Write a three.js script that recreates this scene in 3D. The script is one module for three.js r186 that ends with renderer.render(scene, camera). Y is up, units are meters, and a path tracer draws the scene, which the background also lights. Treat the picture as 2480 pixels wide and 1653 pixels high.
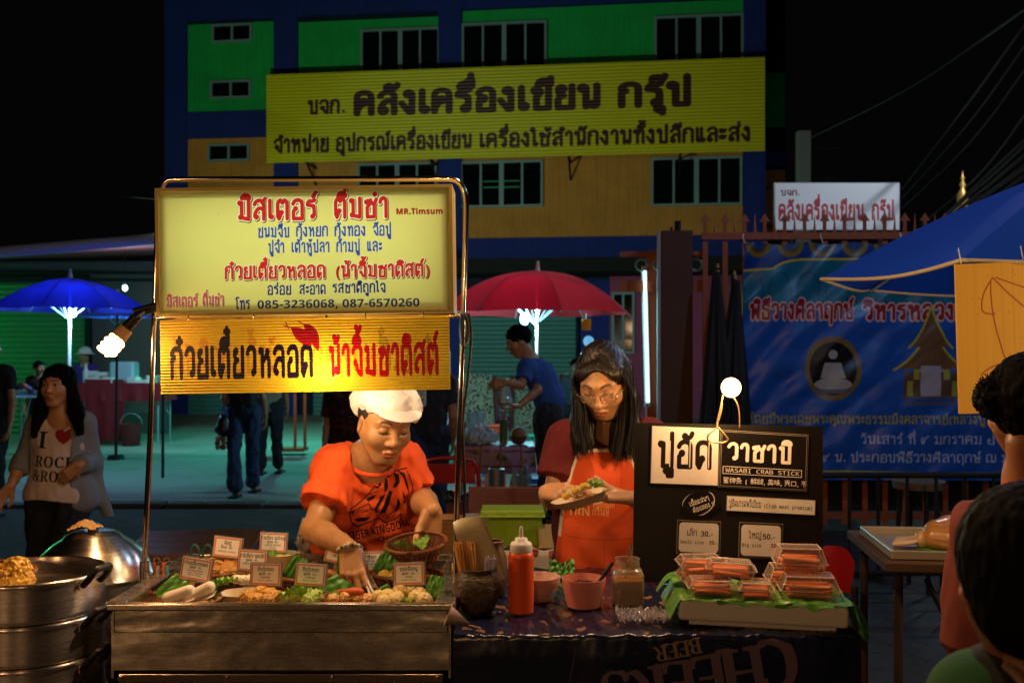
import * as THREE from 'three';
import { mergeGeometries } from 'three/addons/utils/BufferGeometryUtils.js';
import { RoundedBoxGeometry } from 'three/addons/geometries/RoundedBoxGeometry.js';
import { RectAreaLightUniformsLib } from 'three/addons/lights/RectAreaLightUniformsLib.js';
import { createNoise2D, createNoise3D } from 'simplex-noise';

// ---------- camera, sky, exposure ----------
const F = 2411, CY = 850, CAMH = 1.58;                 // focal length in photo pixels, horizon row, eye height
const scene = new THREE.Scene();
const camera = new THREE.PerspectiveCamera(2 * Math.atan(826.5 / F) * 180 / Math.PI, 2480 / 1653, 0.05, 400);
camera.position.set(0, CAMH, 0);
camera.lookAt(0, CAMH, -1);
camera.setViewOffset(2480, 1653, 0, -(CY - 826.5), 2480, 1653);
camera.focus = 2.85; camera.userData.fStop = 5;
{
  const W = 64, H = 32, data = new Float32Array(W * H * 4);            // overcast night sky over a lit town, almost black
  for (let i = 0; i < W * H; i++) data.set([0.0011, 0.0011, 0.0013, 1], i * 4);
  const t = new THREE.DataTexture(data, W, H, THREE.RGBAFormat, THREE.FloatType);
  t.mapping = THREE.EquirectangularReflectionMapping; t.magFilter = THREE.LinearFilter; t.needsUpdate = true;
  scene.background = t; scene.environment = t;
}
const renderer = new THREE.WebGLRenderer({ antialias: true });
renderer.toneMapping = THREE.LinearToneMapping;
renderer.toneMappingExposure = 1.0;
renderer.shadowMap.enabled = true;
RectAreaLightUniformsLib.init();

// ---------- helpers ----------
const V3 = THREE.Vector3, PI = Math.PI, R = (a) => a * PI / 180;
let seed_ = 7;
const rnd = () => { seed_ = (seed_ + 0x6d2b79f5) | 0; let t = Math.imul(seed_ ^ (seed_ >>> 15), 1 | seed_); t = (t + Math.imul(t ^ (t >>> 7), 61 | t)) ^ t; return ((t ^ (t >>> 14)) >>> 0) / 4294967296; };
const rr = (a, b) => a + (b - a) * rnd();
const N3 = createNoise3D(rnd), N2 = createNoise2D(rnd);
const v = (x, y, z) => new V3(x, y, z);
const P = (px, py, d) => v((px - 1240) * d / F, CAMH - (py - CY) * d / F, -d);   // photo pixel at a distance d
const lerp = (a, b, t) => a.clone().lerp(b, t);
const taken = {};
const numbered = (n) => { const k = (taken[n] = (taken[n] ?? -1) + 1); return k ? n + '_' + String(k).padStart(3, '0') : n; };
function tag(o, label, category, group, kind) {
  if (label) o.userData.label = label;
  if (category) o.userData.category = category;
  if (group) o.userData.group = group;
  if (kind) o.userData.kind = kind;
  return o;
}
function shade(o) { o.castShadow = o.receiveShadow = true; return o; }
function thing(name, label, category, pos = [0, 0, 0], turn = 0, group) {
  const o = new THREE.Group(); o.name = numbered(name); scene.add(o);
  if (pos.isVector3) o.position.copy(pos); else o.position.set(...pos);
  o.rotation.y = turn;
  return tag(o, label, category, group);
}
function part(parent, name, geo, mat, label) {
  const m = shade(new THREE.Mesh(Array.isArray(geo) ? merge(geo) : geo, mat)); m.name = name; parent.add(m);
  if (label) m.userData.label = label;
  return m;
}
function single(name, label, category, geo, mat, pos = [0, 0, 0], group) {
  const m = shade(new THREE.Mesh(Array.isArray(geo) ? merge(geo) : geo, mat)); m.name = numbered(name); scene.add(m);
  if (pos.isVector3) m.position.copy(pos); else m.position.set(...pos);
  return tag(m, label, category, group);
}
function structure(name, geo, mat, label) { const m = shade(new THREE.Mesh(Array.isArray(geo) ? merge(geo) : geo, mat)); m.name = name; scene.add(m); m.userData.kind = 'structure'; if (label) m.userData.label = label; return m; }
function again(o, label, pos, turn) {
  const c = o.clone(); c.name = numbered(o.name.replace(/_\d\d\d$/, '')); scene.add(c); c.userData = { ...o.userData };
  if (label) c.userData.label = label;
  if (pos) pos.isVector3 ? c.position.copy(pos) : c.position.set(...pos);
  if (turn !== undefined) c.rotation.y = turn;
  return c;
}
function merge(list) {
  list = list.map((g) => (g.index ? g.toNonIndexed() : g));
  const all = list.every((g) => g.attributes.uv), col = list.every((g) => g.attributes.color);
  for (const g of list) for (const k of Object.keys(g.attributes)) if (!(k === 'position' || k === 'normal' || (k === 'uv' && all) || (k === 'color' && col))) g.deleteAttribute(k);
  return mergeGeometries(list);
}
const mv = (g, x = 0, y = 0, z = 0, rx = 0, ry = 0, rz = 0) => { if (rx || ry || rz) g.applyMatrix4(new THREE.Matrix4().makeRotationFromEuler(new THREE.Euler(rx, ry, rz))); return g.translate(x, y, z); };
const box = (w, h, d, x = 0, y = 0, z = 0, r = 0) => (r ? new RoundedBoxGeometry(w, h, d, 2, r) : new THREE.BoxGeometry(w, h, d)).translate(x, y, z);
const box2 = (x0, x1, y0, y1, z0, z1) => box(Math.abs(x1 - x0), Math.abs(y1 - y0), Math.abs(z1 - z0), (x0 + x1) / 2, (y0 + y1) / 2, (z0 + z1) / 2);
const cyl = (r1, r2, h, x = 0, y = 0, z = 0, n = 20, open = false) => new THREE.CylinderGeometry(r1, r2, h, n, 1, open).translate(x, y, z);
const ball = (r, x = 0, y = 0, z = 0, n = 16) => new THREE.SphereGeometry(r, n, Math.ceil(n * 0.7)).translate(x, y, z);
const tube = (pts, r, n = 8, seg) => new THREE.TubeGeometry(new THREE.CatmullRomCurve3(pts.map((p) => (p.isVector3 ? p : v(...p)))), seg ?? Math.max(2, pts.length * 4), r, n);
function rod(a, b, r, r2 = r, n = 10) {                              // a straight rod between two points
  a = a.isVector3 ? a : v(...a); b = b.isVector3 ? b : v(...b);
  const g = new THREE.CylinderGeometry(r2, r, a.distanceTo(b), n);
  g.applyQuaternion(new THREE.Quaternion().setFromUnitVectors(v(0, 1, 0), b.clone().sub(a).normalize()));
  return g.translate((a.x + b.x) / 2, (a.y + b.y) / 2, (a.z + b.z) / 2);
}
const lathe = (pts, n = 40) => new THREE.LatheGeometry(pts.map((p) => new THREE.Vector2(...p)), n);
function sheet(f, nu, nv) {                                          // f(u,v) -> [x,y,z]
  const pos = [], uv = [], idx = [];
  for (let j = 0; j <= nv; j++) for (let i = 0; i <= nu; i++) { const p = f(i / nu, j / nv); pos.push(...(p.isVector3 ? p.toArray() : p)); uv.push(i / nu, j / nv); }
  for (let j = 0; j < nv; j++) for (let i = 0; i < nu; i++) { const a = j * (nu + 1) + i, b = a + 1, c = a + nu + 1, d = c + 1; idx.push(a, b, d, a, d, c); }
  const g = new THREE.BufferGeometry();
  g.setAttribute('position', new THREE.Float32BufferAttribute(pos, 3)); g.setAttribute('uv', new THREE.Float32BufferAttribute(uv, 2)); g.setIndex(idx); g.computeVertexNormals();
  return g;
}
function worldUV(g, s = 1) {                                         // box-projected uv in metres
  g = g.index ? g.toNonIndexed() : g; const p = g.attributes.position, n = g.attributes.normal, uv = new Float32Array(p.count * 2);
  for (let i = 0; i < p.count; i++) {
    const ax = Math.abs(n.getX(i)), ay = Math.abs(n.getY(i)), az = Math.abs(n.getZ(i)), x = p.getX(i), y = p.getY(i), z = p.getZ(i);
    uv.set(ay >= ax && ay >= az ? [x * s, z * s] : ax > az ? [z * s, y * s] : [x * s, y * s], i * 2);
  }
  g.setAttribute('uv', new THREE.BufferAttribute(uv, 2)); return g;
}
function extrude(pts, depth, bevel = 0) {
  const s = new THREE.Shape(pts.map((p) => new THREE.Vector2(...p)));
  return new THREE.ExtrudeGeometry(s, { depth, bevelEnabled: bevel > 0, bevelSize: bevel, bevelThickness: bevel, bevelSegments: 2, steps: 1, curveSegments: 8 });
}
// ---------- computed textures and materials ----------
function canvas(w, h, draw) { const c = document.createElement('canvas'); c.width = w; c.height = h; draw(c.getContext('2d'), w, h); return c; }
function picture(w, h, draw) { const t = new THREE.CanvasTexture(canvas(w, h, draw)); t.colorSpace = THREE.SRGBColorSpace; t.anisotropy = 8; return t; }
function grain(n, fn, colour) {                                      // tiling float noise -> texture; fn(x,y) in 0..1 -> value(s) 0..1
  const d = new Uint8Array(n * n * 4);
  for (let y = 0; y < n; y++) for (let x = 0; x < n; x++) { const q = fn(x / n, y / n); const c = Array.isArray(q) ? q : [q, q, q]; for (let k = 0; k < 3; k++) d[(y * n + x) * 4 + k] = Math.max(0, Math.min(255, c[k] * 255)); d[(y * n + x) * 4 + 3] = 255; }
  const t = new THREE.DataTexture(d, n, n); t.wrapS = t.wrapT = THREE.RepeatWrapping; t.magFilter = THREE.LinearFilter; t.minFilter = THREE.LinearMipmapLinearFilter; t.generateMipmaps = true; if (colour) t.colorSpace = THREE.SRGBColorSpace; t.needsUpdate = true; return t;
}
const tileN = (x, y, f, s = 0) => { const a = x * 2 * PI, b = y * 2 * PI, r = f / (2 * PI); return N3(Math.cos(a) * r + s, Math.sin(a) * r + Math.cos(b) * r * 1.3, Math.sin(b) * r * 1.3 + s * 3); };
const rep = (t, x, y = x) => { const c = t.clone(); c.repeat.set(x, y); c.wrapS = c.wrapT = THREE.RepeatWrapping; c.needsUpdate = true; return c; };
const T = {
  fine: grain(256, (x, y) => 0.5 + 0.3 * tileN(x, y, 40) + 0.2 * tileN(x, y, 90, 5)),
  blotch: grain(256, (x, y) => 0.5 + 0.3 * tileN(x, y, 6, 2) + 0.15 * tileN(x, y, 16, 4) + 0.1 * tileN(x, y, 60, 9)),
  brushed: grain(512, (x, y) => 0.42 + 0.03 * tileN(x, y, 4, 3) + 0.09 * N2(x * 3, y * 300) + 0.03 * tileN(x, y, 40, 8)),
  weave: grain(128, (x, y) => { const u = x * 16, w = y * 16, a = Math.floor(u) + Math.floor(w); return (a % 2 ? Math.sin((w % 1) * PI) : Math.sin((u % 1) * PI)) * 0.9; }),
  cloth: grain(256, (x, y) => 0.5 + 0.22 * Math.sin(x * 2 * PI * 64) + 0.22 * Math.sin(y * 2 * PI * 64) + 0.1 * tileN(x, y, 60)),
};
function mat(color, roughness = 0.7, extra = {}) {
  const { metal = 0, lin, ...rest } = extra, phys = ['clearcoat', 'transmission', 'sheen', 'anisotropy', 'specularIntensity'].some((k) => k in rest);
  const m = new (phys ? THREE.MeshPhysicalMaterial : THREE.MeshStandardMaterial)({ roughness, metalness: metal, side: THREE.DoubleSide, ...rest });
  if (Array.isArray(color)) m.color.setRGB(...color); else m.color.set(color);
  return m;
}
// ---------- signed distance modelling ----------
const smin = (a, b, k) => { if (k <= 0) return Math.min(a, b); const h = Math.max(k - Math.abs(a - b), 0) / k; return Math.min(a, b) - h * h * k * 0.25; };
const RC = (a, ra, b, rb, k = 0.02) => {                             // tapered capsule
  const ax = a.x, ay = a.y, az = a.z, bx = b.x - ax, by = b.y - ay, bz = b.z - az, L = bx * bx + by * by + bz * bz || 1e-9;
  const f = (x, y, z) => { const px = x - ax, py = y - ay, pz = z - az; let t = (px * bx + py * by + pz * bz) / L; t = t < 0 ? 0 : t > 1 ? 1 : t; const dx = px - bx * t, dy = py - by * t, dz = pz - bz * t; return Math.sqrt(dx * dx + dy * dy + dz * dz) - (ra + (rb - ra) * t); };
  return { f, k, c: [(ax + b.x) / 2, (ay + b.y) / 2, (az + b.z) / 2], r: Math.sqrt(L) / 2 + Math.max(ra, rb) };
};
const EL = (c, r, k = 0.02, q) => {                                  // ellipsoid, optionally turned by quaternion q
  const inv = q ? q.clone().invert() : null, t = v(0, 0, 0);
  const f = (x, y, z) => { t.set(x - c.x, y - c.y, z - c.z); if (inv) t.applyQuaternion(inv); const k0 = Math.hypot(t.x / r.x, t.y / r.y, t.z / r.z), k1 = Math.hypot(t.x / (r.x * r.x), t.y / (r.y * r.y), t.z / (r.z * r.z)); return k1 < 1e-9 ? -Math.min(r.x, r.y, r.z) : k0 * (k0 - 1) / k1; };
  return { f, k, c: [c.x, c.y, c.z], r: Math.max(r.x, r.y, r.z) };
};
const CUT = (p, o, n) => ({ ...p, f: (x, y, z) => Math.max(p.f(x, y, z), (x - o.x) * n.x + (y - o.y) * n.y + (z - o.z) * n.z) });
const SUB = (p) => ({ ...p, sub: true });
function field(prims) {
  return (x, y, z) => {
    let d = 1e3;
    for (const p of prims) {
      const dx = x - p.c[0], dy = y - p.c[1], dz = z - p.c[2], far = Math.sqrt(dx * dx + dy * dy + dz * dz) - p.r;
      if (p.sub) { if (far > p.k - d + 0.02) continue; const q = -p.f(x, y, z); d = -smin(-d, -q, p.k); continue; }
      if (far > d + p.k) continue;
      d = smin(d, p.f(x, y, z), p.k);
    }
    return d;
  };
}
function bounds(prims, pad = 0.02) { const lo = [9e9, 9e9, 9e9], hi = [-9e9, -9e9, -9e9]; for (const p of prims) if (!p.sub) for (let i = 0; i < 3; i++) { lo[i] = Math.min(lo[i], p.c[i] - p.r - pad); hi[i] = Math.max(hi[i], p.c[i] + p.r + pad); } return [lo, hi]; }
function nets(f, lo, hi, c, { col, uv } = {}) {                      // surface nets
  const n = [0, 1, 2].map((i) => Math.ceil((hi[i] - lo[i]) / c) + 1), [nx, ny, nz] = n, D = new Float32Array(nx * ny * nz), B = 4, reach = B * c * 0.87 * 1.35 + 0.012;
  for (let k = 0; k < nz; k += B) for (let j = 0; j < ny; j += B) for (let i = 0; i < nx; i += B) {
    const m = f(lo[0] + (i + 1.5) * c, lo[1] + (j + 1.5) * c, lo[2] + (k + 1.5) * c), far = Math.abs(m) > reach;
    for (let kk = k; kk < Math.min(k + B, nz); kk++) for (let jj = j; jj < Math.min(j + B, ny); jj++) for (let ii = i; ii < Math.min(i + B, nx); ii++) D[(kk * ny + jj) * nx + ii] = far ? m : f(lo[0] + ii * c, lo[1] + jj * c, lo[2] + kk * c);
  }
  const id = new Int32Array(nx * ny * nz).fill(-1), pos = [], idx = [], E = [[0, 1], [0, 2], [0, 4], [1, 3], [1, 5], [2, 3], [2, 6], [3, 7], [4, 5], [4, 6], [5, 7], [6, 7]];
  for (let k = 0; k < nz - 1; k++) for (let j = 0; j < ny - 1; j++) for (let i = 0; i < nx - 1; i++) {
    const b = (k * ny + j) * nx + i, w = [D[b], D[b + 1], D[b + nx], D[b + nx + 1], D[b + nx * ny], D[b + nx * ny + 1], D[b + nx * ny + nx], D[b + nx * ny + nx + 1]];
    let s = 0; for (let q = 0; q < 8; q++) if (w[q] < 0) s |= 1 << q;
    if (s === 0 || s === 255) continue;
    let x = 0, y = 0, z = 0, m = 0;
    for (const [a, e] of E) if ((w[a] < 0) !== (w[e] < 0)) { const t = w[a] / (w[a] - w[e]); x += (a & 1) + ((e & 1) - (a & 1)) * t; y += ((a >> 1) & 1) + (((e >> 1) & 1) - ((a >> 1) & 1)) * t; z += (a >> 2) + ((e >> 2) - (a >> 2)) * t; m++; }
    id[b] = pos.length / 3; pos.push(lo[0] + (i + x / m) * c, lo[1] + (j + y / m) * c, lo[2] + (k + z / m) * c);
  }
  const quad = (a, b2, c2, d, flip) => { if (a < 0 || b2 < 0 || c2 < 0 || d < 0) return; flip ? idx.push(a, c2, b2, a, d, c2) : idx.push(a, b2, c2, a, c2, d); };
  for (let k = 1; k < nz - 1; k++) for (let j = 1; j < ny - 1; j++) for (let i = 1; i < nx - 1; i++) {
    const b = (k * ny + j) * nx + i, s = D[b] < 0;
    if (s !== D[b + 1] < 0) quad(id[b - nx - nx * ny], id[b - nx * ny], id[b], id[b - nx], !s);
    if (s !== D[b + nx] < 0) quad(id[b - 1 - nx * ny], id[b - 1], id[b], id[b - nx * ny], !s);
    if (s !== D[b + nx * ny] < 0) quad(id[b - 1 - nx], id[b - nx], id[b], id[b - 1], !s);
  }
  const g = new THREE.BufferGeometry(), N = pos.length / 3, nor = new Float32Array(N * 3), C = col && new Float32Array(N * 3), U = new Float32Array(N * 2), h = c * 0.6;
  for (let i = 0; i < N; i++) {
    const x = pos[i * 3], y = pos[i * 3 + 1], z = pos[i * 3 + 2]; let a = f(x + h, y, z) - f(x - h, y, z), b = f(x, y + h, z) - f(x, y - h, z), e = f(x, y, z + h) - f(x, y, z - h); const l = Math.hypot(a, b, e) || 1; a /= l; b /= l; e /= l;
    nor.set([a, b, e], i * 3);
    if (col) C.set(col(x, y, z, a, b, e), i * 3);
    U.set(uv ? uv(x, y, z, a, b, e) : [x, y], i * 2);
  }
  g.setAttribute('position', new THREE.Float32BufferAttribute(pos, 3)); g.setAttribute('normal', new THREE.BufferAttribute(nor, 3)); g.setAttribute('uv', new THREE.BufferAttribute(U, 2));
  if (col) g.setAttribute('color', new THREE.BufferAttribute(C, 3));
  g.setIndex(idx); return g;
}
const blob = (prims, c, o = {}) => { const f0 = field(prims), f = o.warp ? (x, y, z) => f0(x, y, z) + o.warp(x, y, z) : f0, [lo, hi] = bounds(prims, c * 3 + 0.01); return nets(f, lo, hi, c, o); };
// ---------- lettering: a stroke alphabet for Thai (units: 10 = letter height, y down, "o x y" = small ring) ----------
const TH = {
  'ก': [7.4, 'M1 10 V4 L2.4 3.2 L.9 2 Q1.6 0 4 0 Q6.6 0 6.6 2.6 V10'], 'ข': [7, 'o2 1.6 M2.9 1.2 Q4 2 3 3.4 L2 4.6 V10 H6.4 V0'], 'ค': [7.4, 'M1.2 10 V2.6 Q1.2 0 3.9 0 Q6.6 0 6.6 2.6 V10 o3.7 4.6 M1.2 8.6 L3 5.4'],
  'ง': [5.6, 'o3.2 1.2 M4.4 1 V10 L3.4 10 L.6 5.6'], 'จ': [7, 'M1 2.2 Q2 0 4 0 Q6.4 0 6.4 2.6 V10 Q4 9.6 3.5 7 o2.6 6'], 'ช': [7.6, 'o2 1.6 M2.9 1.2 Q4 2 3 3.4 L2 4.6 V10 H6.2 V3.6 L7.4 .6 M6.2 3.6 L4.8 2.4'],
  'ซ': [7.8, 'o1.8 2 M2.6 1.3 L3.3 2.2 L4.2 1 L3.6 3.4 L2.2 4.8 V10 H6.4 V3.6 L7.6 .6 M6.4 3.6 L5 2.4'], 'ญ': [10.4, 'o2 8.9 M1.1 8.6 V2.6 Q1.2 0 3.4 0 Q5.8 0 5.8 2.6 V10 H9.6 V0 M6 12 Q7 11 8 12.4 Q9.4 13 9.6 11.4'],
  'ณ': [10.6, 'o2 8.9 M1.1 8.6 V2.6 Q1.2 0 3.4 0 Q5.8 0 5.8 2.6 V10 L7.2 8.4 o8 8.8 M9.6 0 V9'], 'ด': [7.4, 'M2 10 L1.2 8.6 V2.6 Q1.2 0 3.9 0 Q6.6 0 6.6 2.6 V10 M2 10 L3 7.6 o3.3 6.6'], 'ต': [7.6, 'M2 10 L1.2 8.6 V2.4 Q1.4 .2 2.8 0 L3.9 1.4 L5 0 Q6.6 .2 6.6 2.6 V10 M2 10 L3 7.6 o3.3 6.6'],
  'ถ': [7.4, 'o2.2 8.9 M1.2 8.4 V4 L2.4 3.2 L.9 2 Q1.6 0 4 0 Q6.6 0 6.6 2.6 V10'], 'ท': [7.4, 'o1.7 1.2 M2.8 1 V10 M2.8 3.6 L4.6 .6 Q6.6 -.4 6.6 2.6 V10'], 'ธ': [7, 'M6.2 1 Q5 0 3.6 0 Q1.4 0 1.4 2 Q1.6 3.4 4 3.6 Q6 3.8 6 6 V10 H1.4 V6'],
  'น': [7.6, 'o1.7 1.2 M2.8 1 V10 L5 8 o5.7 8.9 M6.7 0 V9'], 'บ': [7.4, 'o1.7 1.2 M2.8 1 V10 H6.6 V0'], 'ป': [7.4, 'o1.7 1.2 M2.8 1 V10 H6.6 V-3'], 'พ': [8.4, 'o1.5 1.2 M2.5 1 V10 L4.9 3 L7.3 10 V0'], 'ม': [7.8, 'o1.7 1.2 M2.8 1 V8.2 o2.1 8.9 M3 9.2 L6.8 10 V0'],
  'ย': [7.2, 'o2.6 1.2 M1.6 1.4 Q1.4 4 3.4 4.4 Q1.4 5 1.4 7 V10 H6.4 V0'], 'ร': [6, 'M1 2.6 Q1.4 0 3.4 .8 L5.2 .2 M1 2.6 L4.6 3.4 Q5 6 4.8 8.4 o3.9 8.9'], 'ฤ': [7.4, 'o2.2 8.9 M1.2 8.4 V4 L2.4 3.2 L.9 2 Q1.6 0 4 0 Q6.6 0 6.6 2.6 V13.6'],
  'ล': [7.2, 'M1.2 2 Q2 0 4 0 Q6.4 0 6.4 2.6 V10 M6.4 5.2 Q4 3 2.4 5.4 Q1.2 7 1.4 8.6 o2.3 8.9'], 'ว': [6, 'M1 2 Q1.8 0 3.4 0 Q5.4 0 5.4 2.6 V8.6 o4.4 8.9'], 'ศ': [7.8, 'M1.2 10 V2.6 Q1.2 0 3.9 0 Q6.6 0 6.6 2.6 V10 o3.7 4.6 M1.2 8.6 L3 5.4 M5.8 1 L7.4 -1'],
  'ษ': [8, 'o1.7 1.2 M2.8 1 V10 H6.6 V0 o4.6 5 M5.4 5 L8 4'], 'ส': [7.6, 'M1.2 2 Q2 0 4 0 Q6.4 0 6.4 2.6 V10 M6.4 5.2 Q4 3 2.4 5.4 Q1.2 7 1.4 8.6 o2.3 8.9 M5.6 1.2 L7.3 -1'], 'ห': [7.8, 'o1.7 1.2 M2.8 1 V10 M2.8 5.4 L5.4 2.8 o5.9 1.6 M5.4 2.8 Q6.8 3.6 6.8 5.4 V10'],
  'อ': [7.2, 'M1.2 2 Q2 0 4 0 Q6.4 0 6.4 2.6 V10 H1.4 V6 L2 5.2 o2.6 4.6'], 'ะ': [4.4, 'o1.5 2.4 M2 3.3 Q3.4 3.2 3.8 1.6 o1.5 7.2 M2 8.1 Q3.4 8 3.8 6.4'], 'า': [5.2, 'M.9 2.2 Q1.4 0 2.9 0 Q4.4 0 4.4 2.6 V10'], 'เ': [3.2, 'o2.1 8.9 M1.2 8.8 V0'], 'แ': [6, 'o2.1 8.9 M1.2 8.8 V0 o4.8 8.9 M3.9 8.8 V0'],
  'โ': [4.2, 'o2.9 8.9 M2 8.8 V-.4 L.6 -2 Q2 -4 4.4 -3'], 'ใ': [4, 'o2.9 8.9 M2 8.8 V-1 Q1.8 -3.6 .6 -3.2 o1 -2.2'], 'ไ': [4, 'o2.9 8.9 M2 8.8 V-1.4 L.4 -3.6'], 'ๆ': [6.4, 'o2.2 2.2 M1.2 2 Q2 0 3.4 0 Q5.4 0 5.4 2.6 V13'],
  '๐': [7, 'M3.5 1.6 Q6 1.6 6 5.8 Q6 10 3.5 10 Q1 10 1 5.8 Q1 1.6 3.5 1.6 Z'], '๒': [8, 'o2.6 5 M1.4 5 V9 Q1.6 10 3 10 H6.6 V-2'], '๙': [8, 'o3 6.4 M4 6.4 Q4 10 2 10 Q.8 6 1.4 3.6 Q3 1 5 4 L7.6 0'],
};
const UP = { 'ั': 'o-3.6 -2.2 M-2.8 -1.5 Q-1 -1.4 -.4 -3.4', 'ิ': 'M-5.2 -1.3 Q-4.8 -3.2 -3 -3.2 Q-.8 -3.2 -.6 -1.3 Z', 'ี': 'M-5.2 -1.3 Q-4.8 -3.2 -3 -3.2 Q-.8 -3.2 -.6 -1.3 Z M-.6 -1.3 V-4.2', 'ื': 'M-5.2 -1.3 Q-4.8 -3.2 -3 -3.2 Q-.8 -3.2 -.6 -1.3 Z M-.6 -1.3 V-4.2 M-2 -2.6 V-4.2', 'ึ': 'M-5.2 -1.3 Q-4.8 -3.2 -3 -3.2 Q-.8 -3.2 -.6 -1.3 Z o-.9 -2.9', '็': 'M-4.4 -1.4 Q-4.8 -3 -3 -2.8 Q-1.2 -2.4 -1.7 -1.4 M-3 -2.8 Q-2 -4 -.4 -3.6', 'ํ': 'o-1.2 -2.2' };
const TONE = { '่': 'M-1 -1.3 V-3.6', '้': 'M-3.6 -3.2 Q-2.4 -3.6 -2.4 -2 L-2.8 -1.4 Q-1 -1.4 -.4 -3.2', '๊': 'M-4.4 -1.6 Q-4.4 -3.4 -3.2 -2.6 Q-2.4 -3.6 -2 -2.4 Q-2 -1.2 -1 -1.6 L-.2 -3.4', '๋': 'M-2.6 -2.5 H-.2 M-1.4 -3.7 V-1.3', '์': 'o-1.7 -2 M-1.2 -2.8 Q-1.2 -3.8 -.2 -4' };
const LOW = { 'ุ': 'o-1.9 11.9 M-1 11.8 V13.8', 'ู': 'o-3.4 11.9 M-2.5 11.8 V13.8 H-.8 V11.4' };
function strokes(ctx, def, x, y, s, sx, ring) {
  ctx.save(); ctx.translate(x, y - 10 * s); ctx.scale(s * sx, s);
  const rings = [], path = def.replace(/o(-?[\d.]+) (-?[\d.]+)/g, (_, a, b) => { rings.push([+a, +b]); return ''; }).trim();
  if (path) ctx.stroke(new Path2D(path));
  for (const [a, b] of rings) { ctx.beginPath(); ctx.arc(a, b, ring, 0, 7); ctx.stroke(); }
  ctx.restore();
}
// writes a mixed Thai / Latin string; size = height of a Thai letter; returns its width
function write(ctx, str, x, y, size, { lw = 1.3, color = '#000', sx = 1, ring = 0.95, align = 'left', font = 'bold', face = 'sans-serif', dry = false } = {}) {
  if (align !== 'left') { const w = write(ctx, str, 0, 0, size, { lw, sx, ring, font, face, dry: true }); x -= align === 'center' ? w / 2 : w; }
  const s = size / 10, x0 = x; let up = false;
  ctx.strokeStyle = ctx.fillStyle = color; ctx.lineWidth = lw; ctx.lineJoin = 'round'; ctx.lineCap = 'round'; ctx.font = `${font} ${size * 1.32}px ${face}`;
  for (const ch of str.replace(/ำ/g, 'ํา')) {
    if (TH[ch]) { if (!dry) strokes(ctx, TH[ch][1], x, y, s, sx, ring); x += (TH[ch][0] + 0.5 + lw * 0.35) * s * sx; up = false; }
    else if (UP[ch]) { if (!dry) strokes(ctx, UP[ch], x - 0.9 * s, y, s, sx, ring); up = true; }
    else if (TONE[ch]) { if (!dry) strokes(ctx, TONE[ch], x - 0.9 * s, y - (up ? 3.3 * s : 0), s, sx, ring * 0.8); }
    else if (LOW[ch]) { if (!dry) strokes(ctx, LOW[ch], x - 0.9 * s, y, s, sx, ring); }
    else if (ch === ' ') { x += 4 * s * sx; up = false; }
    else { if (!dry) { ctx.save(); ctx.translate(x, y); ctx.scale(sx, 1); ctx.fillText(ch, 0, 0); ctx.restore(); } x += ctx.measureText(ch).width * sx; up = false; }
  }
  return x - x0;
}
function fit(ctx, str, x0, x1, y, size, o = {}) { const w = write(ctx, str, 0, 0, size, { ...o, dry: true }); write(ctx, str, x0, y, size, { ...o, sx: (o.sx ?? 1) * (x1 - x0) / w, align: 'left' }); }
function outlined(ctx, str, x0, x1, y, size, layers, o = {}) { for (const [dx, dy, lw, color] of layers) fit(ctx, str, x0 + dx, x1 + dx, y + dy, size, { ...o, lw, color }); }
// a few Han characters as plain strokes on a 10 x 10 grid
const HAN = { '蟹': 'M1 1H5 M2 0L1 3 M2 3H5V5H1V3 M6 1H9L8 4 M7 2L6 4 M2 6H8V8H2Z M5 5V10 M1 10H9', '柳': 'M2 0V10 M0 3H4 M2 4L0 7 M5 2V7L4 9 M5 2L7 1V8 M8 2H10V7 M8 2V10', '条': 'M3 0L1 3 M2 1H7L1 5 M3 2L9 5 M1 6H9 M5 5V10 M3 8L1 10 M7 8L9 10', '鲜': 'M2 0L0 3 M1 2H4V7H0V3 M0 5H4 M2 3V7 M0 9H4 M6 0L7 2 M9 0L8 2 M5 3H10 M5 6H10 M5 8H10 M7.5 3V10', '甜': 'M3 0L0 2 M0 3H5 M2.5 2V9 M0 5H5V9H0Z M6 2H10 M7 0V9H9.5V0 M7 5H9.5', '美': 'M3 0L4 2 M7 0L6 2 M1 2H9 M2 4H8 M1 6H9 M5 2V6 M0 8H10 M5 7L1 10 M5 8L9 10', '味': 'M0 2H3V7H0Z M5 2H9 M4 5H10 M7 0V10 M7 5L4 9 M7 5L10 9', '爽': 'M1 1H9 M5 0V4L1 10 M5 4L9 10 M1 3L4 6 M3 3L1 6 M6 3L9 6 M9 3L7 6', '口': 'M1 2H9V9H1Z', '不': 'M1 1H9 M6 1L1 6 M5 3V10 M6 4L9 7', '腻': 'M1 1H4V10 M1 1V8L0 10 M1 4H4 M1 6H4 M5 2H8 M5 5H8 M6 5V9 M5 9H8 M8 0L9 7L10 9 M9 2L10 3' };
function han(ctx, str, x, y, size, color) { ctx.strokeStyle = ctx.fillStyle = color; for (const ch of str) { if (HAN[ch]) { ctx.save(); ctx.translate(x, y - size); ctx.scale(size / 10, size / 10); ctx.lineWidth = 1; ctx.stroke(new Path2D(HAN[ch])); ctx.restore(); x += size * 1.12; } else { ctx.font = `bold ${size}px sans-serif`; ctx.fillText(ch === '、' ? ',' : ch, x, y); x += size * (ch === '、' ? 0.7 : 0.5); } } }
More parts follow.
